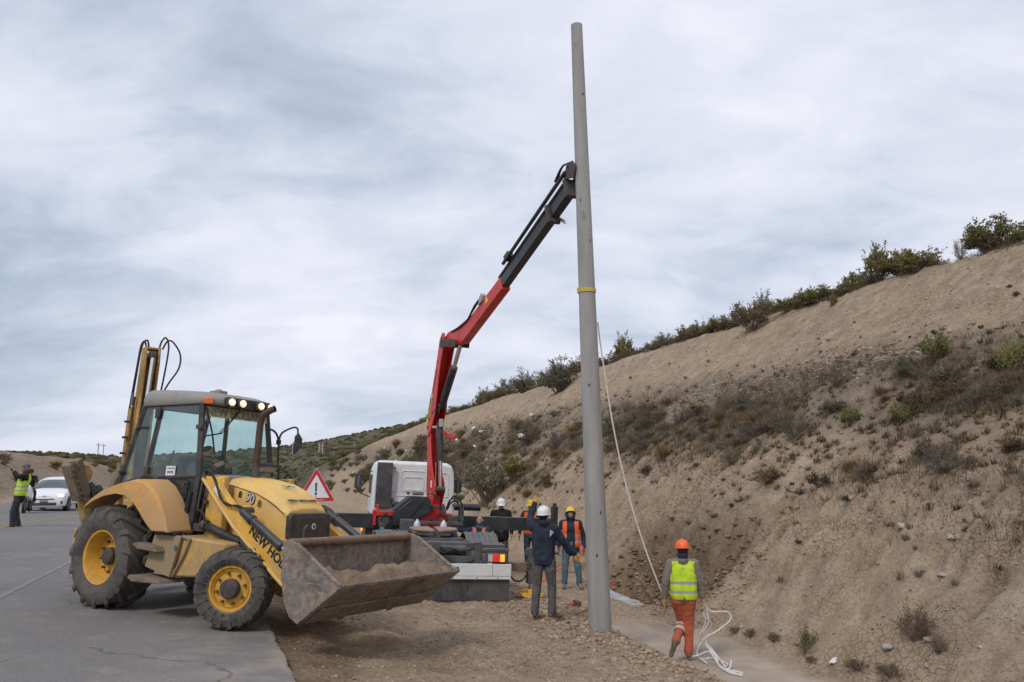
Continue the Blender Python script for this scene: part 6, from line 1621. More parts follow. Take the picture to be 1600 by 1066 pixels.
# man in jeans looking up
def ex3(root, D, h):
    q = MB(); q.sphere(h(-.03, .088, .020), (.026, .014, .018), 10, 6); q.sphere(h(.03, .088, .020), (.026, .014, .018), 10, 6); q.build('sunglasses', 'dark_glass', root)
    q = MB(); w = D['wl']; q.tube([w + Vector((.02, .02, .05)), w + Vector((.05, .04, -.10)), w + Vector((.08, .05, -.22))], .016, 8); q.build('tool_handle', 'lamp_red', root)
person(on(16.51, 6.62), math.pi - .03, 'man in torn blue jeans and open orange vest looking up beside the pole',
       dict(el=(-.28, -.02, 1.15), wl=(-.29, .03, .89), er=(.26, -.02, 1.15), wr=(.27, .05, .89), kl=(-.15, .03, .50), al=(-.18, -.02, .10), tl=(-.22, .14, .04), kr=(.13, .02, .50), ar=(.15, -.02, .10), tr=(.18, .14, .04)),
       trousers='jeans', vest='vest_orange', vest_open=.085, helmet='helmet_yellow', hood=True, look=(.05, .42), boots='boot_dusty', glove='glove_grey', extras=ex3, seed=3, fat=.014, jz=.84)
# photographer in the road
def ex4(root, D, h):
    q = MB(); c = (D['wl'] + D['wr']) / 2; q.box((0, 0, 0), (.14, .03, .075)); o = q.build('phone_camera', 'ink_black', root, bevel=.006); o.location = c + Vector((0, .07, .05))
    q = MB(); q.tube([h(-.075, .0, .02), h(-.065, .09, .02), h(0, .10, .02), h(.065, .09, .02), h(.075, .0, .02)], .005, 5); q.build('glasses', 'hub_dark', root)
person(on(24.77, -6.45), 2.2, 'man in a grey beanie and lime vest photographing the scene from the road',
       dict(pel=(0, -.02, .95), wai=(0, -.03, 1.09), che=(0, -.10, 1.32), nec=(0, -.12, 1.49), hea=(0, -.09, 1.65), sl=(-.18, -.10, 1.44), sr=(.18, -.10, 1.44), el=(-.34, .08, 1.42), er=(.34, .06, 1.38), wl=(-.12, .17, 1.56), wr=(.12, .18, 1.56),
            hl=(-.095, 0, .93), hr=(.095, 0, .93), kl=(-.12, .12, .50), kr=(.11, .04, .50), al=(-.13, .10, .09), ar=(.12, -.06, .09), tl=(-.15, .26, .04), tr=(.15, .10, .04)),
       jacket='black_cloth', trousers='dark_trousers', vest='vest_lime_b', vest_open=.06, beanie='beanie_grey', look=(.15, -.02), bare=True, boots='boot', extras=ex4, seed=4, fat=.02, hcurl=(.8, .8), palm=((0.3, .9, 0), (-.3, .9, 0)))
# three helpers behind the truck
x_, y_ = -.77, 18.75
person((x_, y_, gxy(x_, y_)), math.pi - .2, 'man in an orange vest and teal scarf crouching behind the mudguard looking up',
       dict(pel=(0, -.18, .58), wai=(0, -.15, .72), che=(0, -.06, .92), nec=(0, -.03, 1.08), hea=(0, -.02, 1.24), sl=(-.185, -.03, 1.03), sr=(.185, -.03, 1.03), el=(-.24, .10, .80), wl=(-.20, .32, .82), er=(.33, .12, 1.0), wr=(.52, .25, 1.05),
            hl=(-.10, -.16, .56), hr=(.10, -.16, .56), kl=(-.15, .22, .50), kr=(.15, .22, .50), al=(-.14, .0, .10), ar=(.14, .0, .10)), vest='vest_orange', vest_open=.07, look=(0, .5), scarf='teal_scarf', bare=True, seed=6)
x_, y_ = -.28, 20.3
person((x_, y_, gxy(x_, y_)), math.pi, 'man in a black jacket and white helmet standing behind the outrigger beam',
       dict(el=(-.28, -.02, 1.14), er=(.28, -.02, 1.14)), jacket='black_cloth', trousers='grey_trousers', helmet='helmet_white', look=(0, -.25), seed=7, fat=.025, jz=.82)
x_, y_ = .50, 20.75
person((x_, y_, gxy(x_, y_)), math.pi - .25, 'man in a yellow helmet and striped orange vest behind the end of the outrigger beam',
       dict(el=(-.26, -.02, 1.14), er=(.28, -.02, 1.14), wr=(.29, .08, .90)), jacket='work_blue', trousers='work_blue', vest='vest_orange', helmet='helmet_yellow', look=(-.3, -.1), seed=8, jz=.84)
# loader driver
M_ = LOADER.rotation_euler.to_matrix()
dp = LOADER.location + M_ @ Vector((-1.80, -.02, .88))
dm = (M_ @ Matrix.Rotation(-math.pi / 2, 3, 'Z')).to_euler()
person(tuple(dp), 0, 'driver in a dark blue jacket seated inside the yellow loader cab',
       dict(pel=(0, 0, .48), wai=(0, .0, .62), che=(0, .04, .86), nec=(0, .08, 1.03), hea=(0, .12, 1.19), sl=(-.185, .05, .98), sr=(.185, .05, .98), el=(-.26, .22, .78), er=(.26, .22, .78), wl=(-.14, .42, .98), wr=(.14, .42, .98),
            hl=(-.10, .02, .46), hr=(.10, .02, .46), kl=(-.15, .44, .46), kr=(.15, .44, .46), al=(-.15, .50, .10), ar=(.15, .50, .10), tl=(-.15, .66, .06), tr=(.15, .66, .06)), jacket='work_blue', look=(0, -.15), bare=True, matrix=dm, seed=9)

# motorcycle with rider waiting behind the photographer
def motorcycle():
    u, v = 33.0, -9.95; x, y = uv2xy(u, v); z = gz(u, v)
    x, y = -20.15, 32.6
    u, v = xy2uv(x, y); z = max(float(road_z(u, v)), gz(u, v))
    yaw = -1.15
    r = empty('motorcycle', (x, y, z), (0, 0, yaw), 'white motorcycle with a rider standing between the photographer and the white hatchback', 'motorcycle')
    for X in (.72, -.68):
        w = MB(); w.lathe([(.20, -.04), (.29, -.05), (.31, 0), (.29, .05), (.20, .04)], seg=24, close=True); wh = w.build('wheel', 'black_rubber', r); wh.location = (X, 0, .31)
        w = MB(); w.lathe([(.20, -.02), (.05, -.02), (.05, .02), (.20, .02)], seg=16); w.build('rim', 'steel', wh)
    b = MB(); b.loft([[(X, -w, z0), (X, w, z0), (X, w * 1.1, (z0 + z1) / 2), (X, w * .6, z1), (X, -w * .6, z1), (X, -w * 1.1, (z0 + z1) / 2)] for X, w, z0, z1 in ((.72, .08, .72, 1.05), (.60, .20, .60, 1.15), (.35, .22, .50, 1.08), (.0, .18, .60, .98), (-.45, .15, .70, .90), (-.85, .10, .80, .95))]); b.build('fairing', 'car_white', r, bevel=.02)
    b = MB(); b.box((.05, 0, .45), (.5, .28, .30)); b.build('engine', 'hub_dark', r, bevel=.04)
    b = MB(); b.box((-.25, 0, .92), (.55, .24, .10)); b.build('saddle', 'black_rubber', r, bevel=.03)
    b = MB(); b.tube([(.72, -.08, .31), (.55, -.1, .95), (.48, -.34, 1.10)], .02, 6); b.tube([(.72, .08, .31), (.55, .1, .95), (.48, .34, 1.10)], .02, 6); b.build('fork', 'steel', r)
    b = MB(); b.sphere((.74, 0, .95), (.04, .09, .07)); b.build('headlight', 'lamp_clear', r)
    M = Matrix.Rotation(yaw, 3, 'Z'); p = Vector((x, y, z)) + M @ Vector((-.28, 0, .46))
    person(tuple(p), yaw - math.pi / 2, 'rider in black with a helmet sitting on the white motorcycle',
           dict(pel=(0, 0, .50), wai=(0, .02, .64), che=(0, .10, .86), nec=(0, .15, 1.02), hea=(0, .19, 1.18), sl=(-.18, .12, .98), sr=(.18, .12, .98), el=(-.27, .32, .80), er=(.27, .32, .80), wl=(-.30, .62, .72), wr=(.30, .62, .72), hl=(-.10, 0, .48), hr=(.10, 0, .48),
                kl=(-.22, .36, .40), kr=(.22, .36, .40), al=(-.22, .20, .0), ar=(.22, .20, .0), tl=(-.22, .36, -.04), tr=(.22, .36, -.04)), jacket='black_cloth', trousers='dark_trousers', helmet='hair', seed=10)
motorcycle()
# ------------------------------------------------------------------ vegetation
def leaf_mat(name, a, b_, rough=.8, trans=.25):
    m = bpy.data.materials.new(name); m.use_nodes = True; m.node_tree.nodes.clear(); t = NT(m.node_tree); MATS[name] = m
    out = t.n('ShaderNodeOutputMaterial'); d = t.n('ShaderNodeBsdfDiffuse'); tr = t.n('ShaderNodeBsdfTranslucent'); mx = t.n('ShaderNodeMixShader', i_0=trans)
    oi = t.n('ShaderNodeObjectInfo').outputs['Random']; geo = t.n('ShaderNodeNewGeometry').outputs['Random Per Island']
    c = t.mix(geo, a, b_)
    c = t.mix(1.0, c, t.ramp(oi, [(0, (.82, .82, .82)), (1, (1.18, 1.12, 1.0))]), 'MULTIPLY')
    t.l(c, d.inputs[0]); t.l(c, tr.inputs[0]); t.l(d.outputs[0], mx.inputs[1]); t.l(tr.outputs[0], mx.inputs[2]); t.l(mx.outputs[0], out.inputs['Surface'])
leaf_mat('leaf_green', (.15, .14, .062), (.33, .30, .135), trans=.4)
leaf_mat('leaf_fresh', (.13, .145, .055), (.28, .29, .12))
leaf_mat('leaf_grey', (.105, .105, .072), (.23, .22, .165))
leaf_mat('leaf_olive', (.16, .15, .045), (.30, .26, .09))
leaf_mat('leaf_brown', (.14, .105, .068), (.27, .205, .135))
leaf_mat('straw', (.20, .14, .065), (.38, .28, .15))
leaf_mat('straw_dark', (.11, .080, .045), (.24, .175, .10))
leaf_mat('twig_grey', (.13, .105, .088), (.28, .24, .205), trans=.05)
leaf_mat('twig_pale', (.30, .26, .22), (.46, .41, .35), trans=.05)
leaf_mat('cushion_dark', (.045, .042, .028), (.12, .105, .070))

def twig(V, F, p0, p1, r0, r1):
    d = (p1 - p0); u = d.orthogonal().normalized(); w_ = d.normalized().cross(u); b = len(V)
    for p, r in ((p0, r0), (p1, r1)):
        for k in range(3):
            a = k * 2.094; V.append(p + (u * math.cos(a) + w_ * math.sin(a)) * r)
    for k in range(3): F.append((b + k, b + (k + 1) % 3, b + 3 + (k + 1) % 3, b + 3 + k))
def shrub(seed, stems, subs, leaves, leaf, spread=.75, up=.8, tip=.018, tr=.010, flat=.35, jitter=.07):
    """unit-height bush: returns stem mesh data, leaf mesh data; radius about `spread`"""
    r = random.Random(seed); SV, SF, LV, LF = [], [], [], []
    ends = []
    for i in range(stems):
        a = r.uniform(0, 6.283); el = r.uniform(.12, 1.0) ** .8
        R = spread * math.sqrt(1 - el * el * .9) * r.uniform(.55, 1.05); Z = up * (el * .95 + .08) * r.uniform(.65, 1.2)
        tipP = Vector((R * math.cos(a), R * math.sin(a), max(.05, Z)))
        base = Vector((r.uniform(-.10, .10), r.uniform(-.10, .10), -.06)); mid = base.lerp(tipP, .5) + Vector((r.uniform(-.08, .08), r.uniform(-.08, .08), .08 * r.uniform(.2, 1.5)))
        twig(SV, SF, base, mid, tr * 1.3, tr * .8); twig(SV, SF, mid, tipP, tr * .8, tr * .35)
        for j in range(subs):
            t_ = r.uniform(.35, 1.0); p = mid.lerp(tipP, (t_ - .35) / .65) if t_ > .35 else mid
            d = Vector((r.uniform(-1, 1), r.uniform(-1, 1), r.uniform(-.1, 1.1))).normalized() * r.uniform(.06, .20)
            twig(SV, SF, p, p + d, tr * .45, tr * .18); ends.append((p, p + d))
    for i in range(leaves):
        a, b = ends[r.randrange(len(ends))]; p = a.lerp(b, r.uniform(.2, 1.15)) + Vector((r.gauss(0, .02), r.gauss(0, .02), r.gauss(0, .018)))
        d = Vector((r.uniform(-1, 1), r.uniform(-1, 1), r.uniform(-.3, 1))).normalized(); s = d.orthogonal().normalized(); s = (Matrix.Rotation(r.uniform(0, 6.28), 3, d) @ s) * leaf * r.uniform(.25, .45)
        L = d * leaf * r.uniform(.7, 1.3); b0 = len(LV)
        LV += [p, p + L * .5 + s, p + L, p + L * .5 - s]; LF.append((b0, b0 + 1, b0 + 2, b0 + 3))
    return (SV, SF), (LV, LF)
def tussock(seed, n, spread=.6):
    r = random.Random(seed); V, F = [], []
    for i in range(n):
        a = r.uniform(0, 6.283); lean = r.uniform(.05, 1) ** .7 * spread; h = r.uniform(.55, 1.05) * (1.15 - lean * .5)
        b = Vector((r.gauss(0, .10), r.gauss(0, .10), -.03)); d = Vector((math.cos(a), math.sin(a), 0)); s = Vector((-d.y, d.x, 0)) * r.uniform(.006, .011)
        p1 = b + d * lean * .35 + Vector((0, 0, h * .55)); p2 = b + d * lean + Vector((0, 0, h * (.95 - .3 * lean)))
        q = len(V); V += [b - s, b + s, p1 + s * .8, p1 - s * .8, p2]; F += [(q, q + 1, q + 2, q + 3), (q + 3, q + 2, q + 4)]
    return V, F
def md_(name, VF, mat):
    me = bpy.data.meshes.new(name); me.from_pydata([tuple(v) for v in VF[0]], [], VF[1]); me.materials.append(MATS[mat]); me.update(); return me
KINDS = {}
def defkind(k, n, gen, leafm, stemm):
    L = []
    for i in range(n):
        r = gen(100 * len(KINDS) + i)
        if isinstance(r[0], tuple): L.append((md_('branches', r[0], stemm), md_('foliage', r[1], leafm) if r[1][1] else None))
        else: L.append((None, md_('blades', r, leafm)))
    KINDS[k] = L
defkind('green', 4, lambda s: shrub(s, 46, 9, 3600, .062, .85, .85), 'leaf_green', 'twig_grey')
defkind('fresh', 3, lambda s: shrub(s, 40, 9, 2600, .058, .8, .8), 'leaf_fresh', 'twig_grey')
defkind('grey', 4, lambda s: shrub(s, 50, 10, 2600, .050, .85, .80), 'leaf_grey', 'twig_grey')
defkind('greytall', 2, lambda s: shrub(s, 60, 10, 4200, .050, .80, .95), 'leaf_grey', 'twig_grey')
defkind('olive', 2, lambda s: shrub(s, 46, 9, 3400, .058, .85, .8), 'leaf_olive', 'twig_grey')
defkind('brown', 3, lambda s: shrub(s, 50, 10, 3200, .052, .85, .85), 'leaf_brown', 'twig_grey')
defkind('dead', 4, lambda s: shrub(s, 60, 16, 260, .04, .85, .9, tr=.009), 'leaf_grey', 'twig_grey')
defkind('dry', 2, lambda s: shrub(s, 70, 18, 900, .05, .85, .8, tr=.007), 'straw_dark', 'twig_grey')
defkind('sprig', 1, lambda s: shrub(s, 16, 12, 1100, .05, .48, 1.0, tr=.012), 'leaf_green', 'twig_grey')
defkind('tussock', 3, lambda s: tussock(s, 420), 'straw', None)
defkind('cushion', 3, lambda s: shrub(s, 60, 8, 2200, .050, .85, .62, tr=.006), 'cushion_dark', 'twig_grey')
defkind('low', 2, lambda s: shrub(s, 50, 8, 1200, .07, 1.1, .6), 'leaf_brown', 'twig_grey')
DESC = {'green': ('green_shrub', 'yellowish green shrub'), 'fresh': ('shrub', 'light green shrub'), 'grey': ('grey_shrub', 'grey-green shrub'), 'greytall': ('grey_shrub', 'tall grey-green shrub'), 'olive': ('olive_shrub', 'yellow-olive shrub'),
        'brown': ('brown_shrub', 'rusty brown shrub'), 'dead': ('dead_shrub', 'leafless dead shrub'), 'dry': ('dead_shrub', 'dry straw bush'), 'sprig': ('shrub', 'thin upright green sprig'), 'tussock': ('grass_tussock', 'straw grass tussock'),
        'cushion': ('cushion_plant', 'dark cushion plant'), 'low': ('low_shrub', 'brownish shrub')}
def where(ds, x, y, u, v, w_, group):
    """a findable place for a bush, told by what it stands above or beside"""
    px = 800 + 1216 * x / max(y, 1)
    spots = [(90, 'above the white hatchback'), (430, 'behind the loader'), (500, 'left of the warning sign'), (560, 'above the warning sign'), (640, "above truck cab's left"), (720, "above truck cab's right"), (800, 'beside red crane boom'), (900, 'left of concrete pole'),
             (985, 'right of concrete pole'), (1060, 'above slanting white rope'), (1150, 'above lime-vested man'), (1250, 'right of lime-vested man'), (1350, 'above thin green sprig'), (1480, 'above dry straw-coloured bush'), (9999, 'near right edge')]
    sp_ = next(t_ for lim, t_ in spots if px < lim)
    sz_ = 'small' if w_ < .45 else ('large' if w_ > .95 else 'mid-sized')
    if 'crest' in (group or ''): lv = 'on crest'
    elif v < 0: lv = 'on far roadside bank'
    else: lv = 'low' if v < 11 else ('midway' if v < 12.4 else 'high')
    return f'{sz_} {ds.replace("low dark cushion", "dark cushion")} {lv}, {sp_}'
def plant(kind, u, v, w_, h_, label=None, group=None, rs=None, sink=.0):
    rr_ = rs or rng
    st, fo = KINDS[kind][rr_.randrange(len(KINDS[kind]))]
    nm, ds = DESC[kind]
    x, y = uv2xy(u, v); z = gz(u, v)
    if label is None: label = where(ds, x, y, u, v, w_, group)
    wid = {'sprig': .48, 'tussock': .55, 'low': 1.1}.get(kind, .85)
    s = w_ / 2 / wid; sz = h_ / {'low': .62, 'cushion': .65}.get(kind, .95)
    cat = {'shrub': 'shrub', 'green_shrub': 'shrub', 'grey_shrub': 'shrub', 'brown_shrub': 'shrub', 'olive_shrub': 'shrub', 'dead_shrub': 'dead shrub', 'grass_tussock': 'grass', 'cushion_plant': 'plant', 'low_shrub': 'shrub'}[nm]
    if st is not None and fo is not None and w_ * 1200 / math.hypot(x, y) > 22:
        e = empty(nm, (x, y, z - sink), (0, 0, rr_.uniform(0, 6.28)), label or ds, cat, group); e.scale = (s, s, sz)
        for me, n_ in ((st, 'branches'), (fo, 'foliage')):
            o = bpy.data.objects.new(n_, me); COL.objects.link(o); o.parent = e
    else:
        key = (kind, id(fo))
        if st is not None and fo is not None:
            if key not in JOIN:
                bm = bmesh.new(); bm.from_mesh(st); bm.from_mesh(fo)
                me = bpy.data.meshes.new(nm); bm.to_mesh(me); bm.free(); me.materials.append(fo.materials[0]); JOIN[key] = me
            me = JOIN[key]
        else: me = fo or st
        e = bpy.data.objects.new(nm, me); COL.objects.link(e); e.location = (x, y, z - sink); e.rotation_euler = (0, 0, rr_.uniform(0, 6.28)); e.scale = (s, s, sz)
        setp(e, label or ds, cat, group)
    return e
JOIN = {}
NAMED = [
    ('green', 15.55, 18.9, 1.94, 1.15, 'big yellowish green shrub at the top right end of the hill crest'),
    ('dead', 16.13, 18.3, .60, .60, 'small bare grey shrub at the left foot of the topmost green crest shrub'),
    ('tussock', 20.66, 17.8, .5, .45, 'straw-yellow tussock hanging on the crest among green shrubs'),
    ('brown', 25.0, 17.6, 1.97, 1.38, 'large rusty brown shrub standing out on the middle of the crest'),
    ('greytall', 42.6, 16.5, 2.9, 1.9, 'tall grey-green shrub on the crest just left of the concrete pole'),
    ('fresh', 12.8, 13.57, .90, .66, 'light green round shrub alone on the bare upper slope at the right'),
    ('fresh', 10.5, 13.1, .9, .8, 'light green shrub cut by the right edge of the view'),
    ('fresh', 13.73, 12.07, .69, .36, 'small fresh green shrub in the middle of the dry band of bushes'),
    ('fresh', 12.28, 12.08, .74, .43, 'fresh green shrub among dead stems right of the middle of the slope'),
    ('grey', 32.8, 9.3, 3.5, 2.3, 'largest grey-green bush on the slope right behind the truck cab'),
    ('olive', 31.45, 10.15, 1.7, 1.1, 'yellow-olive shrub growing against the largest bush behind the truck'),
    ('grey', 35.9, 12.25, 2.0, 1.2, 'dark grey-green bush halfway up the slope left of the pole'),
    ('sprig', 10.42, 8.01, .41, .45, 'thin upright green sprig at the near edge of the ditch'),
    ('dry', 8.81, 8.58, .65, .54, 'dry straw-coloured bush above the ditch at the lower right'),
    ('dead', 8.36, 8.49, .40, .30, 'small dark dead bush just below the dry straw-coloured one'),
    ('cushion', 10.81, 11.06, .49, .27, 'knobbly dark cushion plant at the lower edge of the bush band'),
    ('cushion', 11.83, 10.76, .48, .26, 'dark cushion plant left of the knobbly one at the lower edge of the bush band'),
    ('dead', 14.94, 11.5, 1.3, .8, 'tangle of pale leafless stems in the middle of the slope'),
    ('low', 8.79, 8.09, .60, .15, 'low green-brown shrub on the ditch edge at the bottom of the view'),
]
PLACED = []
for k, u, v, a, b, lab in NAMED:
    plant(k, u, v, a, b, lab); PLACED.append((u, v, a))
CRESTL = [('green', 17.87, 18.2, 1.44, .62), ('green', 18.78, 18.04, 1.2, .72), ('green', 19.59, 17.85, 1.23, .98), ('green', 21.21, 17.6, 1.34, .74), ('green', 22.4, 17.6, 1.18, .63), ('grey', 26.54, 17.3, 1.13, 1.03), ('grey', 27.78, 17.0, 1.38, .8), ('green', 29.05, 16.9, 1.32, .72),
          ('grey', 30.78, 16.8, 1.27, .75), ('green', 32.7, 16.8, 1.46, .79), ('grey', 34.9, 16.7, 1.41, .77), ('green', 39.7, 16.6, 1.58, 1.22), ('grey', 46.1, 16.3, 2.1, 1.2), ('grey', 49.5, 16.0, 2.25, 1.2), ('green', 53.8, 15.8, 2.05, 1.1), ('grey', 57.7, 15.5, 3.0, 1.6), ('grey', 61.7, 15.2, 2.6, 1.5), ('green', 69.2, 15.1, 2.3, 1.3)]
prs = random.Random(77)
GL = {'green': ('yellowish green shrub in the row along the hill crest', 'green shrubs along the hill crest'), 'grey': ('grey-green shrub in the row along the hill crest', 'grey-green shrubs along the hill crest'), 'brown': ('brown shrub in the row along the hill crest', 'brown shrubs along the hill crest')}
def crest_v(u):
    vs = np.arange(12, 24, .1); z = ground_z(np.full_like(vs, u), vs)
    # highest elevation angle from the eye
    x = -math.sin(PHI) * u + math.cos(PHI) * vs; y = math.cos(PHI) * u + math.sin(PHI) * vs
    return float(vs[int(np.argmax((z - 1.95) / np.hypot(x, y)))])
for k, u, v, a, b in CRESTL:
    plant(k, u, crest_v(u) + prs.uniform(-.55, -.1), a * 1.1, b * 1.25, None, GL[k][1], rs=prs, sink=.03)
u = 12.0
while u < 165:
    k = prs.choice(['green', 'grey', 'grey', 'brown', 'green']); w_ = prs.uniform(.55, 1.3) * (1 + u / 90)
    if not 16.0 < u < 17.3:
        plant(k, u, crest_v(u) + prs.uniform(-.55, .25), w_, w_ * prs.uniform(.34, .55), None, GL[k][1], rs=prs, sink=.03)
    u += w_ * prs.uniform(.40, .66)
# dry bush band across the middle of the slope
BL = {'grey': ('grey-green twiggy shrub in the dry band of bushes across the slope', 'grey-green shrubs across the middle of the slope'), 'dead': ('leafless grey shrub in the dry band of bushes across the slope', 'leafless shrubs across the middle of the slope'),
      'tussock': ('straw-yellow grass tussock in the dry band of bushes across the slope', 'grass tussocks on the slope'), 'brown': ('brown shrub in the dry band of bushes across the slope', 'brown shrubs across the middle of the slope'),
      'cushion': ('dark cushion plant in the dry band of bushes across the slope', 'dark cushion plants on the slope'), 'low': ('low dark tuft on the bare lower slope', 'low tufts on the bare slope'), 'olive': ('yellow-olive shrub in the dry band of bushes across the slope', 'olive shrubs across the middle of the slope')}
n = 0
while n < 300:
    u = 8.5 * math.exp(prs.uniform(0, 1) * math.log(90 / 8.5)); v = prs.gauss(12.2, 1.05) if u < 26 else prs.gauss(11.2, 1.5)
    if u < 26 and (v < 10.3 or v > 14.3) : continue
    if u >= 26 and (v < 8.9 or v > 14.6): continue
    dn = float(fbm(np.array([u * .35]), np.array([v * .6]), 3)[0])
    if dn < .0 and prs.random() < .85: continue
    k = prs.choices(['grey', 'dead', 'tussock', 'brown', 'cushion', 'olive'], [3, 6, 4.5, 1.0, 1.8, .4])[0]
    w_ = prs.uniform(.30, 1.0) * (1 + max(0, u - 20) / 38)
    if k in ('cushion', 'tussock'): w_ *= .7
    plant(k, u, v, w_, w_ * prs.uniform(.35, .6) * (1.15 if k == 'tussock' else 1), None, BL[k][1], rs=prs, sink=.02); n += 1
n = 0
while n < 60:                                     # small dark tufts lower down and near the top
    u = 8 * math.exp(prs.uniform(0, 1) * math.log(5)); v = prs.choice([prs.uniform(9.2, 10.6), prs.uniform(14.0, 16.5)])
    w_ = prs.uniform(.10, .26); plant(prs.choice(['cushion', 'low', 'dead']), u, v, w_, w_ * .45, None, BL['low'][1], rs=prs); n += 1
for u, v, a, b in ((12.22, 7.96, .29, .11), (11.81, 7.99, .33, .13), (11.2, 8.03, .31, .15), (9.36, 8.05, .54, .13), (10.2, 7.95, .3, .08)):
    plant('low', u, v, a, b, None, 'low tufts along the ditch lip', rs=prs)
def undergrowth():
    r_ = np.random.RandomState(31); V = []; F = []
    U = 8.0 * np.exp(r_.rand(30000) * math.log(9)); W = np.where(U < 26, r_.normal(12.2, 1.0, 30000), r_.normal(11.4, 1.5, 30000))
    dn = fbm(U * .35, W * .6, 3) + .35 * fbm(U * 2.1, W * 2.1, 3); ok = (dn > -.03) & (W > 9.5) & (W < 15)
    # plus a fringe under the crest shrubs
    U2 = 11 * np.exp(r_.rand(5200) * math.log(11)); cvx = np.interp(U2, np.arange(11, 125, 1.0), [crest_v(q_) for q_ in np.arange(11, 125, 1.0)]); W2 = cvx + r_.normal(-.05, .35, 5200)
    U = np.concatenate([U[ok], U2]); W = np.concatenate([W[ok], W2]); Z = ground_z(U, W); X, Y = uv2xy(U, W)
    for u_, x, y, z in zip(U, X, Y, Z):
        k_ = 1 + max(0, u_ - 18) / 40; n_ = 6
        for j in range(n_):
            a = r_.rand() * 6.28; l_ = r_.uniform(.06, .24) * k_; le = r_.uniform(.2, 1.0) * l_; s_ = .0035 * k_
            ox, oy = r_.normal(0, .04 * k_, 2); q_ = len(V); dx, dy = math.cos(a), math.sin(a)
            V += [(x + ox - dy * s_, y + oy + dx * s_, z - .02), (x + ox + dy * s_, y + oy - dx * s_, z - .02), (x + ox + dx * le, y + oy + dy * le, z + l_)]; F.append((q_, q_ + 1, q_ + 2))
    o = pydata('dry_undergrowth', V, F, 'undergrowth'); setp(o, 'thin dry grass and twigs between the bushes of the slope', 'undergrowth', kind='stuff')
leaf_mat('undergrowth', (.105, .088, .064), (.30, .245, .165), trans=.15)
undergrowth()
def small_tufts():
    r_ = np.random.RandomState(12); V = []; F = []
    U = 8.0 * np.exp(r_.rand(2600) * math.log(9)); W = np.where(U < 26, r_.normal(12.1, 1.15, 2600), r_.normal(11.5, 1.6, 2600)); ok = (W > 8.9) & (W < 15.2); U, W = U[ok], W[ok]; Z = ground_z(U, W); X, Y = uv2xy(U, W)
    for u_, x, y, z in zip(U, X, Y, Z):
        R_ = r_.uniform(.05, .16) * (1 + max(0, u_ - 18) / 40)
        for j in range(26):
            a = r_.rand() * 6.28; e = r_.uniform(.15, 1.5); d = np.array([math.cos(a) * math.cos(e), math.sin(a) * math.cos(e), math.sin(e)]); L_ = R_ * r_.uniform(.6, 1.2); s_ = R_ * .07
            q_ = len(V); b0 = np.array([x, y, z]) + r_.normal(0, R_ * .25, 3) * [1, 1, .2]; t_ = np.array([-math.sin(a), math.cos(a), 0]) * s_
            V += [tuple(b0 - t_), tuple(b0 + t_), tuple(b0 + d * L_)]; F.append((q_, q_ + 1, q_ + 2))
    o = pydata('small_tufts', V, F, 'tuft'); setp(o, 'tiny dark and straw tufts dotted over the bush band', 'tufts', kind='stuff')
leaf_mat('tuft', (.075, .064, .044), (.29, .235, .145), trans=.15)
small_tufts()
# far left bank and beyond the end of the cutting
LBL = ('dusty green shrub on the bank across the road', 'shrubs on the bank left of the road')
n = 0
while n < 52:
    u = prs.uniform(36, 125); v = -prs.uniform(15.8, 27); w_ = prs.uniform(.7, 2.0)
    plant(prs.choice(['grey', 'grey', 'brown', 'olive', 'dead']), u, v, w_, w_ * prs.uniform(.4, .6), None, LBL[1], rs=prs, sink=.05); n += 1
n = 0
while n < 40:
    u = prs.uniform(62, 150); v = prs.uniform(8.6, 14); w_ = prs.uniform(1.0, 2.6)
    plant(prs.choice(['grey', 'grey', 'green', 'brown']), u, v, w_, w_ * .5, None, 'shrubs on the far part of the cutting', rs=prs, sink=.05); n += 1
# scrub covering the distant hills: nobody could count it
def far_scrub():
    r = np.random.RandomState(3); V = []; F = []
    N = 5200
    d = 120 * np.exp(r.rand(N) * math.log(4.6)); az = np.radians(r.uniform(-40, 12, N)); X = np.sin(az) * d; Y = np.cos(az) * d
    U, W = xy2uv(X, Y); ok = ~((np.abs(W) < 15) & (U < 200)); X, Y, U, W = X[ok], Y[ok], U[ok], W[ok]; Z = ground_z(U, W)
    base = [(math.cos(a) * rr, math.sin(a) * rr, z) for rr, z, o in ((1.0, 0, 0), (.85, .45, .5)) for a in [2 * math.pi * (i + o) / 5 for i in range(5)]] + [(0, 0, .75)]
    bf = [(i, (i + 1) % 5, 5 + i) for i in range(5)] + [(5 + i, (i + 1) % 5, 5 + (i + 1) % 5) for i in range(5)] + [(5 + i, 5 + (i + 1) % 5, 10) for i in range(5)]
    for x, y, z in zip(X, Y, Z):
        s = r.uniform(.5, 1.5); q = len(V); a = r.rand() * 6.28; ca, sa = math.cos(a), math.sin(a)
        for bx_, by_, bz_ in base:
            j = .75 + .5 * r.rand(); V.append((x + (bx_ * ca - by_ * sa) * s * j, y + (bx_ * sa + by_ * ca) * s * j, z + bz_ * s * j - .1))
        F += [tuple(q + i for i in f) for f in bf]
    o = pydata('hill_scrub', V, F, 'leaf_far'); setp(o, 'dark scrub covering the distant hills', 'scrub', kind='stuff')
leaf_mat('leaf_far', (.040, .043, .024), (.095, .090, .052), trans=0)
far_scrub()

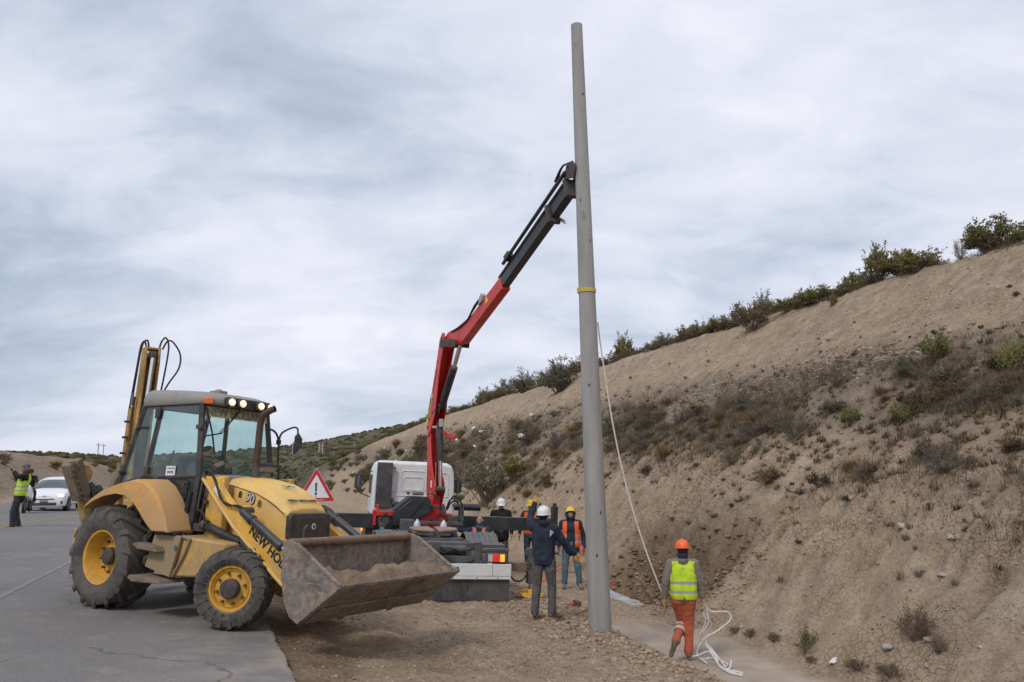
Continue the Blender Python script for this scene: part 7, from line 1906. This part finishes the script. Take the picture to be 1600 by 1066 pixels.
# ------------------------------------------------------------------ stones and loose soil
def rock_proto(seed, sub=1, sq=(1, .8, .6)):
    bm = bmesh.new(); bmesh.ops.create_icosphere(bm, subdivisions=sub, radius=1)
    r = random.Random(seed)
    for v in bm.verts:
        n_ = mnoise.noise(v.co * 1.4 + Vector((seed, 0, 0))) * .5 + r.uniform(-.08, .08); v.co = Vector((v.co.x * sq[0], v.co.y * sq[1], v.co.z * sq[2])) * (1 + n_)
    V = [tuple(v.co) for v in bm.verts]; F = [tuple(v.index for v in f.verts) for f in bm.faces]; bm.free(); return np.array(V), np.array(F)
PR = [rock_proto(i, 1, sq) for i, sq in enumerate([(1, .8, .42), (1, .7, .30), (1, 1, .5), (1.2, .6, .35), (.9, .8, .45)])]
PRS = [rock_proto(i + 9, 0 or 1, (1, .8, .55)) for i in range(3)]
def scatter(name, pts, mat, label, seed=0, cat='stones'):
    r = np.random.RandomState(seed); VV_, FF_ = [], []; off = 0
    U = np.array([p[0] for p in pts]); W = np.array([p[1] for p in pts]); Z = ground_z(U, W); X, Y = uv2xy(U, W)
    for (u, v, s), x, y, z in zip(pts, X, Y, Z):
        V, F = PR[r.randint(len(PR))]; a = r.rand() * 6.28; ca, sa = math.cos(a), math.sin(a); tl = r.uniform(-.5, .5)
        R = np.array([[ca, -sa, 0], [sa, ca, 0], [0, 0, 1]]) @ np.array([[1, 0, 0], [0, math.cos(tl), -math.sin(tl)], [0, math.sin(tl), math.cos(tl)]])
        VV_.append(V @ R.T * s * r.uniform(.8, 1.25, 3) + [x, y, z + s * .12]); FF_.append(F + off); off += len(V)
    V = np.concatenate(VV_); F = np.concatenate(FF_)
    me = bpy.data.meshes.new(name); me.vertices.add(len(V)); me.vertices.foreach_set('co', V.astype(np.float32).ravel()); me.loops.add(F.size); me.loops.foreach_set('vertex_index', F.astype(np.int32).ravel())
    me.polygons.add(len(F)); me.polygons.foreach_set('loop_start', np.arange(0, F.size, 3)); me.polygons.foreach_set('loop_total', np.full(len(F), 3)); me.update(calc_edges=True)
    o = link_mesh(name, me, mat); setp(o, label, cat, kind='stuff')
def rock_mat(name, a, b_, c_):
    m, t, b, out = new_mat(name)
    tcn = t.n('ShaderNodeTexCoord').outputs['Object']; isl = t.n('ShaderNodeNewGeometry').outputs['Random Per Island']
    c = t.ramp(isl, [(0, a), (.55, b_), (1, c_)]); c = t.mix(t.ramp(t.noise(tcn, 18, 5, .7), [(.4, .45), (.6, 0)]), c, tuple(x * .6 for x in a))
    t.l(c, b.inputs['Base Color']); b.inputs['Roughness'].default_value = .92; b.inputs['Specular IOR Level'].default_value = .2
rock_mat('clod', (.27, .195, .135), (.37, .275, .195), (.45, .345, .25))
rock_mat('pale_stone', (.24, .19, .145), (.35, .29, .23), (.50, .45, .40))
q = np.random.RandomState(8)
pts = []
for i in range(11000):                            # clods on the worked shoulder
    u = 6.5 + 17 * q.rand() ** 1.5; v = .25 + 5.6 * q.rand() ** .65; s = .010 + .022 * q.rand() ** 3
    if v > 3.9 and q.rand() < .5: s *= 1.9
    pts.append((u, v, s))
for i in range(900): pts.append((q.uniform(9, 15), q.normal(4.95, .32), .02 + .05 * q.rand() ** 2.5))
for i in range(1500): pts.append((q.uniform(12.8, 18), q.uniform(7.3, 9.2), .015 + .05 * q.rand() ** 3))
rock_mat('stone_grey', (.30, .28, .26), (.36, .34, .32), (.42, .40, .38))
scatter('soil_clods', pts, 'clod', 'brown clods of loose soil covering the roadside shoulder', 1, 'soil')
pts = []
for i in range(9000):                             # chips on the cut slope
    u = 6.5 * math.exp(q.rand() * math.log(9)); v = 8.0 + 10.0 * q.rand(); s = .010 + .035 * q.rand() ** 4
    if 12.8 < v < 15.5 and q.rand() < .5: s *= 1.6
    pts.append((u, v, s * (1 + max(0, u - 18) / 40)))
for i in range(1500): pts.append((q.uniform(13, 24), q.normal(13.9, .35), .02 + .05 * q.rand() ** 2))
scatter('stone_chips', pts, 'pale_stone', 'pale stone chips strewn over the cut slope', 2)
rock_mat('dug_soil', (.16, .11, .070), (.24, .17, .11), (.32, .24, .16))
pts = [(q.normal(16.1, .9), q.normal(8.5, .45), .03 + .09 * q.rand() ** 2) for i in range(420)] + [(q.normal(14.2, .3), q.normal(8.95, .4), .02 + .07 * q.rand() ** 2) for i in range(150)]
scatter('dug_chunks', pts, 'dug_soil', 'dark broken chunks of earth in the dug hollow at the slope foot', 5, 'soil')
STONES = [(9.05, 9.38, .055, 'round grey stone on the bare slope above the dry bush'), (9.07, 8.33, .075, 'grey round stone near the ditch below the dry bush'), (9.31, 9.88, .06, 'small pale stone high on the bare right slope'),
          (14.0, 9.05, .05, 'small pale stone beside the dug hollow right of the rope man'), (11.87, 10.34, .07, 'flat pale stone under the bush band in the middle of the slope'), (10.35, 9.99, .085, 'long pale stone lying on the bare slope right of the middle'), (8.6, 8.6, .06, 'pale stone half buried under the small dark dead bush')]
for i, (u, v, s, lab) in enumerate(STONES):
    V, F = rock_proto(40 + i, 3, (1.1, .8, .65)); o = pydata('stone', V * s, F, 'stone_grey' if i < 2 else 'pale_stone', None, True); x, y = uv2xy(u, v); o.location = (x, y, gz(u, v) + s * .35); o.rotation_euler = (0, .2, i); setp(o, lab, 'stone')
# ------------------------------------------------------------------ rope, tools, litter
def rope():
    r0, D, h = ROPE_MAN
    M = Matrix.Rotation(r0.rotation_euler.z, 3, 'Z')
    hl = Vector(r0.location) + M @ (D['wl'] + Vector((.02, .05, -.05))); hr = Vector(r0.location) + M @ (D['wr'] + Vector((.02, .03, -.07)))
    top, rr_ = pole_at(4.25)
    A = top + Vector((rr_ + .02, .03, 0))
    pts = []
    for i in range(31):
        t = i / 30; p = A.lerp(hl, t); p.z -= 1.1 * t * (1 - t); p.x += -.12 * math.sin(math.pi * t); pts.append(p)
    b = MB(); b.tube(pts, .013, 7); o = b.build('guide_rope', 'rope_white', None); setp(o, 'long white rope running from the pole down to the man in the lime vest', 'rope')
    # loose coil hanging from the right hand to the ground
    rs = random.Random(4)
    def G(x, y, dz=.02): return Vector((x, y, gxy(x, y) + dz))
    cx_, cy_ = hr.x, hr.y
    for k, path in enumerate([
        [hr, hr + Vector((.03, .05, -.25)), hr + Vector((-.03, .12, -.5)), G(cx_ - .02, cy_ + .25), G(cx_ + .15, cy_ + .2), G(cx_ + .28, cy_ - .15), G(cx_ + .1, cy_ - .55), G(cx_ + .25, cy_ - .8)],
        [hr, hr + Vector((.10, .02, -.14)), hr + Vector((.38, .1, -.16)), hr + Vector((.42, .1, -.28)), hr + Vector((.20, .1, -.45)), hr + Vector((.02, .1, -.55)), G(cx_ - .12, cy_ + .1, .1), G(cx_ - .05, cy_ - .25)],
        [hr, hr + Vector((.0, .02, -.22)), hr + Vector((.12, .1, -.34)), hr + Vector((.02, .1, -.62)), G(cx_ + .12, cy_ - .1, .12), G(cx_ + .1, cy_ - .4), G(cx_ + .2, cy_ - .6), G(cx_ + .35, cy_ - .7), G(cx_ + .2, cy_ - .85)],
        [hr + Vector((-.25, .1, -.75)), G(cx_ - .3, cy_ + .0, .05), G(cx_ - .15, cy_ - .05, .08), G(cx_ + .05, cy_ - .02, .15), G(cx_ + .12, cy_ - .3), G(cx_ + .22, cy_ - .45), G(cx_ + .30, cy_ - .3, .10)],
        [hr, hr + Vector((.06, .02, -.3)), hr + Vector((-.06, .1, -.52)), hr + Vector((.10, .1, -.7)), G(cx_ + .2, cy_ - .3, .02), G(cx_ + .12, cy_ - .75), G(cx_ + .3, cy_ - .9)]]):
        b = MB(); b.tube(bez(path, 7), .013, 6)
        if k == 0: o = b.build('rope_coil', 'rope_white', None); setp(o, 'tangled slack of white rope hanging from the right hand of the lime-vested man', 'rope')
        else: b.build('strand', 'rope_white', o)
rope()
paint('tool_red', (0.50, 0.04, 0.03), .5)
paint('steel_dark', (0.10, 0.095, 0.09), .5, metal=.6, dirt=(.2, .16, .12), dirt_amt=.4)
def tool(name, lab, cat, u, v, ang, build, tilt=0):
    x, y = uv2xy(u, v); r = empty(name, (x, y, gz(u, v) + .03), (0, tilt, ang), lab, cat); build(r); return r
def hammer(r):
    b = MB(); b.tube([(-.62, 0, -.02), (-.1, 0, .02)], .018, 8); b.build('handle', 'steel_dark', r)
    b = MB(); b.tube([(-.30, 0, .01), (.02, 0, .03)], .022, 8); b.build('grip', 'tool_red', r)
    b = MB(); b.box((.06, 0, .04), (.09, .22, .09)); b.build('head', 'steel_dark', r, bevel=.015)
tool('sledgehammer', 'sledgehammer with a red grip lying on the soil left of the pole', 'hammer', 14.2, 5.75, .35, hammer)
def stake(r):
    b = MB(); b.tube([(-.3, 0, 0), (.3, 0, .12)], .014, 6); b.build('rod', 'rusty', r)
    b = MB(); b.cyl((.3, 0, .12), (.33, 0, .126), .02, 8); b.build('rod_head', 'rusty', r)
tool('iron_stake', 'thin rusty iron stake lying on the soil close to the pole foot', 'stake', 13.0, 5.45, .7, stake)
def bar(r):
    b = MB(); b.tube([(-.25, 0, .0), (.15, 0, .16)], .024, 8); b.build('handle', 'tool_red', r); b = MB(); b.box((.18, 0, .17), (.06, .12, .05)); b.build('head', 'steel_dark', r, bevel=.01)
tool('hand_tool', 'short red-handled tool lying on the dug soil right of the pole', 'tool', 15.9, 7.28, -.5, bar)
def shovel(r):
    b = MB(); b.tube([(-.5, 0, .02), (.35, 0, .55)], .02, 8); b.build('handle', 'helmet_orange', r); b = MB(); b.prism([(-.78, -.1), (-.80, .0), (-.78, .1), (-.5, .11), (-.46, .03), (-.46, -.03), (-.5, -.11)], 'z', 0, .006); b.build('blade', 'steel_dark', r)
tool('shovel', 'shovel with an orange handle leaning behind the man in torn jeans', 'shovel', 17.3, 6.7, .2, shovel)
def bottle(r):
    b = MB(); b.lathe([(0, 0), (.045, 0), (.048, .05), (.048, .20), (.018, .26), (.018, .29)], axis='z', seg=14); b.build('bottle_body', 'water_bottle', r)
    b = MB(); b.lathe([(.0495, .07), (.0495, .16)], axis='z', seg=14); b.build('bottle_label', 'sticker_blue', r); b = MB(); b.lathe([(.02, .285), (.02, .31), (0, .31)], axis='z', seg=10); b.build('cap', 'tool_red', r)
tool('water_bottle', 'clear water bottle with a blue label standing right behind the pole', 'bottle', 16.6, 7.92, 0, bottle)
# cement powder spilled at the foot of the hollow
def powder():
    rs = np.random.RandomState(2); V = []; F = []; n1, n2 = 34, 26
    for i in range(n1):
        for j in range(n2):
            u = 14.6 + 1.7 * i / (n1 - 1); v = 6.85 + .95 * j / (n2 - 1)
            a = (i / (n1 - 1) * 2 - 1); b_ = (j / (n2 - 1) * 2 - 1); rad = math.sqrt(a * a + b_ * b_) + .35 * float(fbm(np.array([u * 2.2]), np.array([v * 2.2]), 3)[0])
            hgt = max(-.03, .02 * (1 - rad * 1.05) ** 1 if rad < 1 else -.03) + .03 * float(fbm(np.array([u * 9]), np.array([v * 9]), 3)[0])
            x, y = uv2xy(u, v); V.append((x, y, gz(u, v) + hgt + .01 if rad < .95 else gz(u, v) - .05))
    for i in range(n1 - 1):
        for j in range(n2 - 1):
            k = i * n2 + j; F.append((k, k + n2, k + n2 + 1, k + 1))
    o = pydata('cement_powder', V, F, 'cement_grey', None, True); setp(o, 'pale grey cement spilled on the ground at the foot of the dug hollow', 'cement', kind='stuff')
paint('cement_grey', (0.27, 0.27, 0.265), .9, dirt=(.50, .50, .49), dirt_amt=.5, dscale=3, bump=.8, bscale=12)
powder()
# windblown plastic bags caught on the bushes
paint('plastic_white', (0.72, 0.72, 0.72), .5, bump=.5)
paint('plastic_black', (0.012, 0.012, 0.014), .4)
def bag(u, v, s, lab, grp=None, mat='plastic_white', dz=.1):
    bm = bmesh.new(); bmesh.ops.create_icosphere(bm, subdivisions=3, radius=1); r = random.Random(int(u * 100 + v * 10)); o_ = Vector((r.uniform(0, 9), r.uniform(0, 9), 0))
    for w_ in bm.verts:
        n_ = mnoise.noise(w_.co * 1.3 + o_) * .9 + mnoise.noise(w_.co * 4 + o_) * .45; w_.co = Vector((w_.co.x, w_.co.y * .5, w_.co.z * .6)) * (1 + n_)
    me = bpy.data.meshes.new('plastic_bag'); bm.to_mesh(me); bm.free(); o = link_mesh('plastic_bag', me, mat); o.data.shade_smooth()
    x, y = uv2xy(u, v); o.location = (x, y, gz(u, v) + dz); o.scale = (s, s, s); o.rotation_euler = (r.uniform(-.5, .5), r.uniform(-.5, .5), r.uniform(0, 3)); setp(o, lab, 'bag', grp)
bag(9.81, 8.03, .07, 'crumpled white plastic scrap lying on the ditch edge', dz=.02)
bag(25.1, 12.74, .17, 'black plastic bag caught on the slope right of the pole', mat='plastic_black', dz=.15)
bag(36.0, 11.9, .20, 'large white plastic bag caught on the dark bush halfway up the slope', dz=.7)
bag(34.0, 9.0, .15, 'white plastic bag beside the right cab mirror of the truck', dz=1.2)
gl = ('white plastic bag blown onto the slope behind the truck', 'white plastic bags littering the slope')
rs = random.Random(21)
for i in range(24): bag(rs.uniform(36, 120), rs.uniform(9.5, 15.5), rs.uniform(.08, .17), *gl, dz=rs.uniform(.1, .35))
# bleached roots poking from the crest
leafless = random.Random(9)
for i in range(26):
    u = leafless.uniform(12, 34); v = crest_v(u) - leafless.uniform(.3, 1.9); x, y = uv2xy(u, v); z = gz(u, v)
    b = MB(); L_ = leafless.uniform(.12, .34); p = Vector((0, 0, -.03)); pts = [p]
    d = Vector((leafless.uniform(-1, 1), -.6, leafless.uniform(-.6, .5)))
    for k in range(5): d = (d + Vector((leafless.uniform(-.7, .7), leafless.uniform(-.5, .2), leafless.uniform(-.6, .6)))).normalized(); p = p + d * L_ / 3; pts.append(p)
    b.tube(pts, [.010, .009, .008, .006, .005, .003], 5); o = b.build('bleached_root', 'twig_pale', None); o.location = (x, y, z + .03); setp(o, 'bleached root sticking out of the bank below the crest shrubs', 'root', 'bleached roots below the crest')
# told apart by their order in the view where the words alone are the same
_same = {}
for o in COL.objects:
    if o.parent is None and o.get('category') in ('shrub', 'dead shrub', 'grass', 'plant', 'root', 'bag'):
        _same.setdefault(o['label'], []).append(o)
_ord = ['leftmost', 'second from left', 'third from left', 'fourth from left', 'fifth from left', 'sixth from left', 'seventh from left', 'eighth from left', 'ninth from left', 'tenth from left', 'eleventh from left', 'twelfth from left', 'thirteenth from left', 'fourteenth from left', 'fifteenth from left', 'sixteenth from left'] + [w_ + ' from left' for w_ in ('seventeenth', 'eighteenth', 'nineteenth', 'twentieth', 'twenty-first', 'twenty-second', 'twenty-third', 'twenty-fourth', 'twenty-fifth', 'twenty-sixth')]
for lab, L in _same.items():
    if 1 < len(L) <= len(_ord):
        L.sort(key=lambda o: o.location.x / max(o.location.y, 1))
        for i, o in enumerate(L): o['label'] = lab + ', ' + _ord[i]
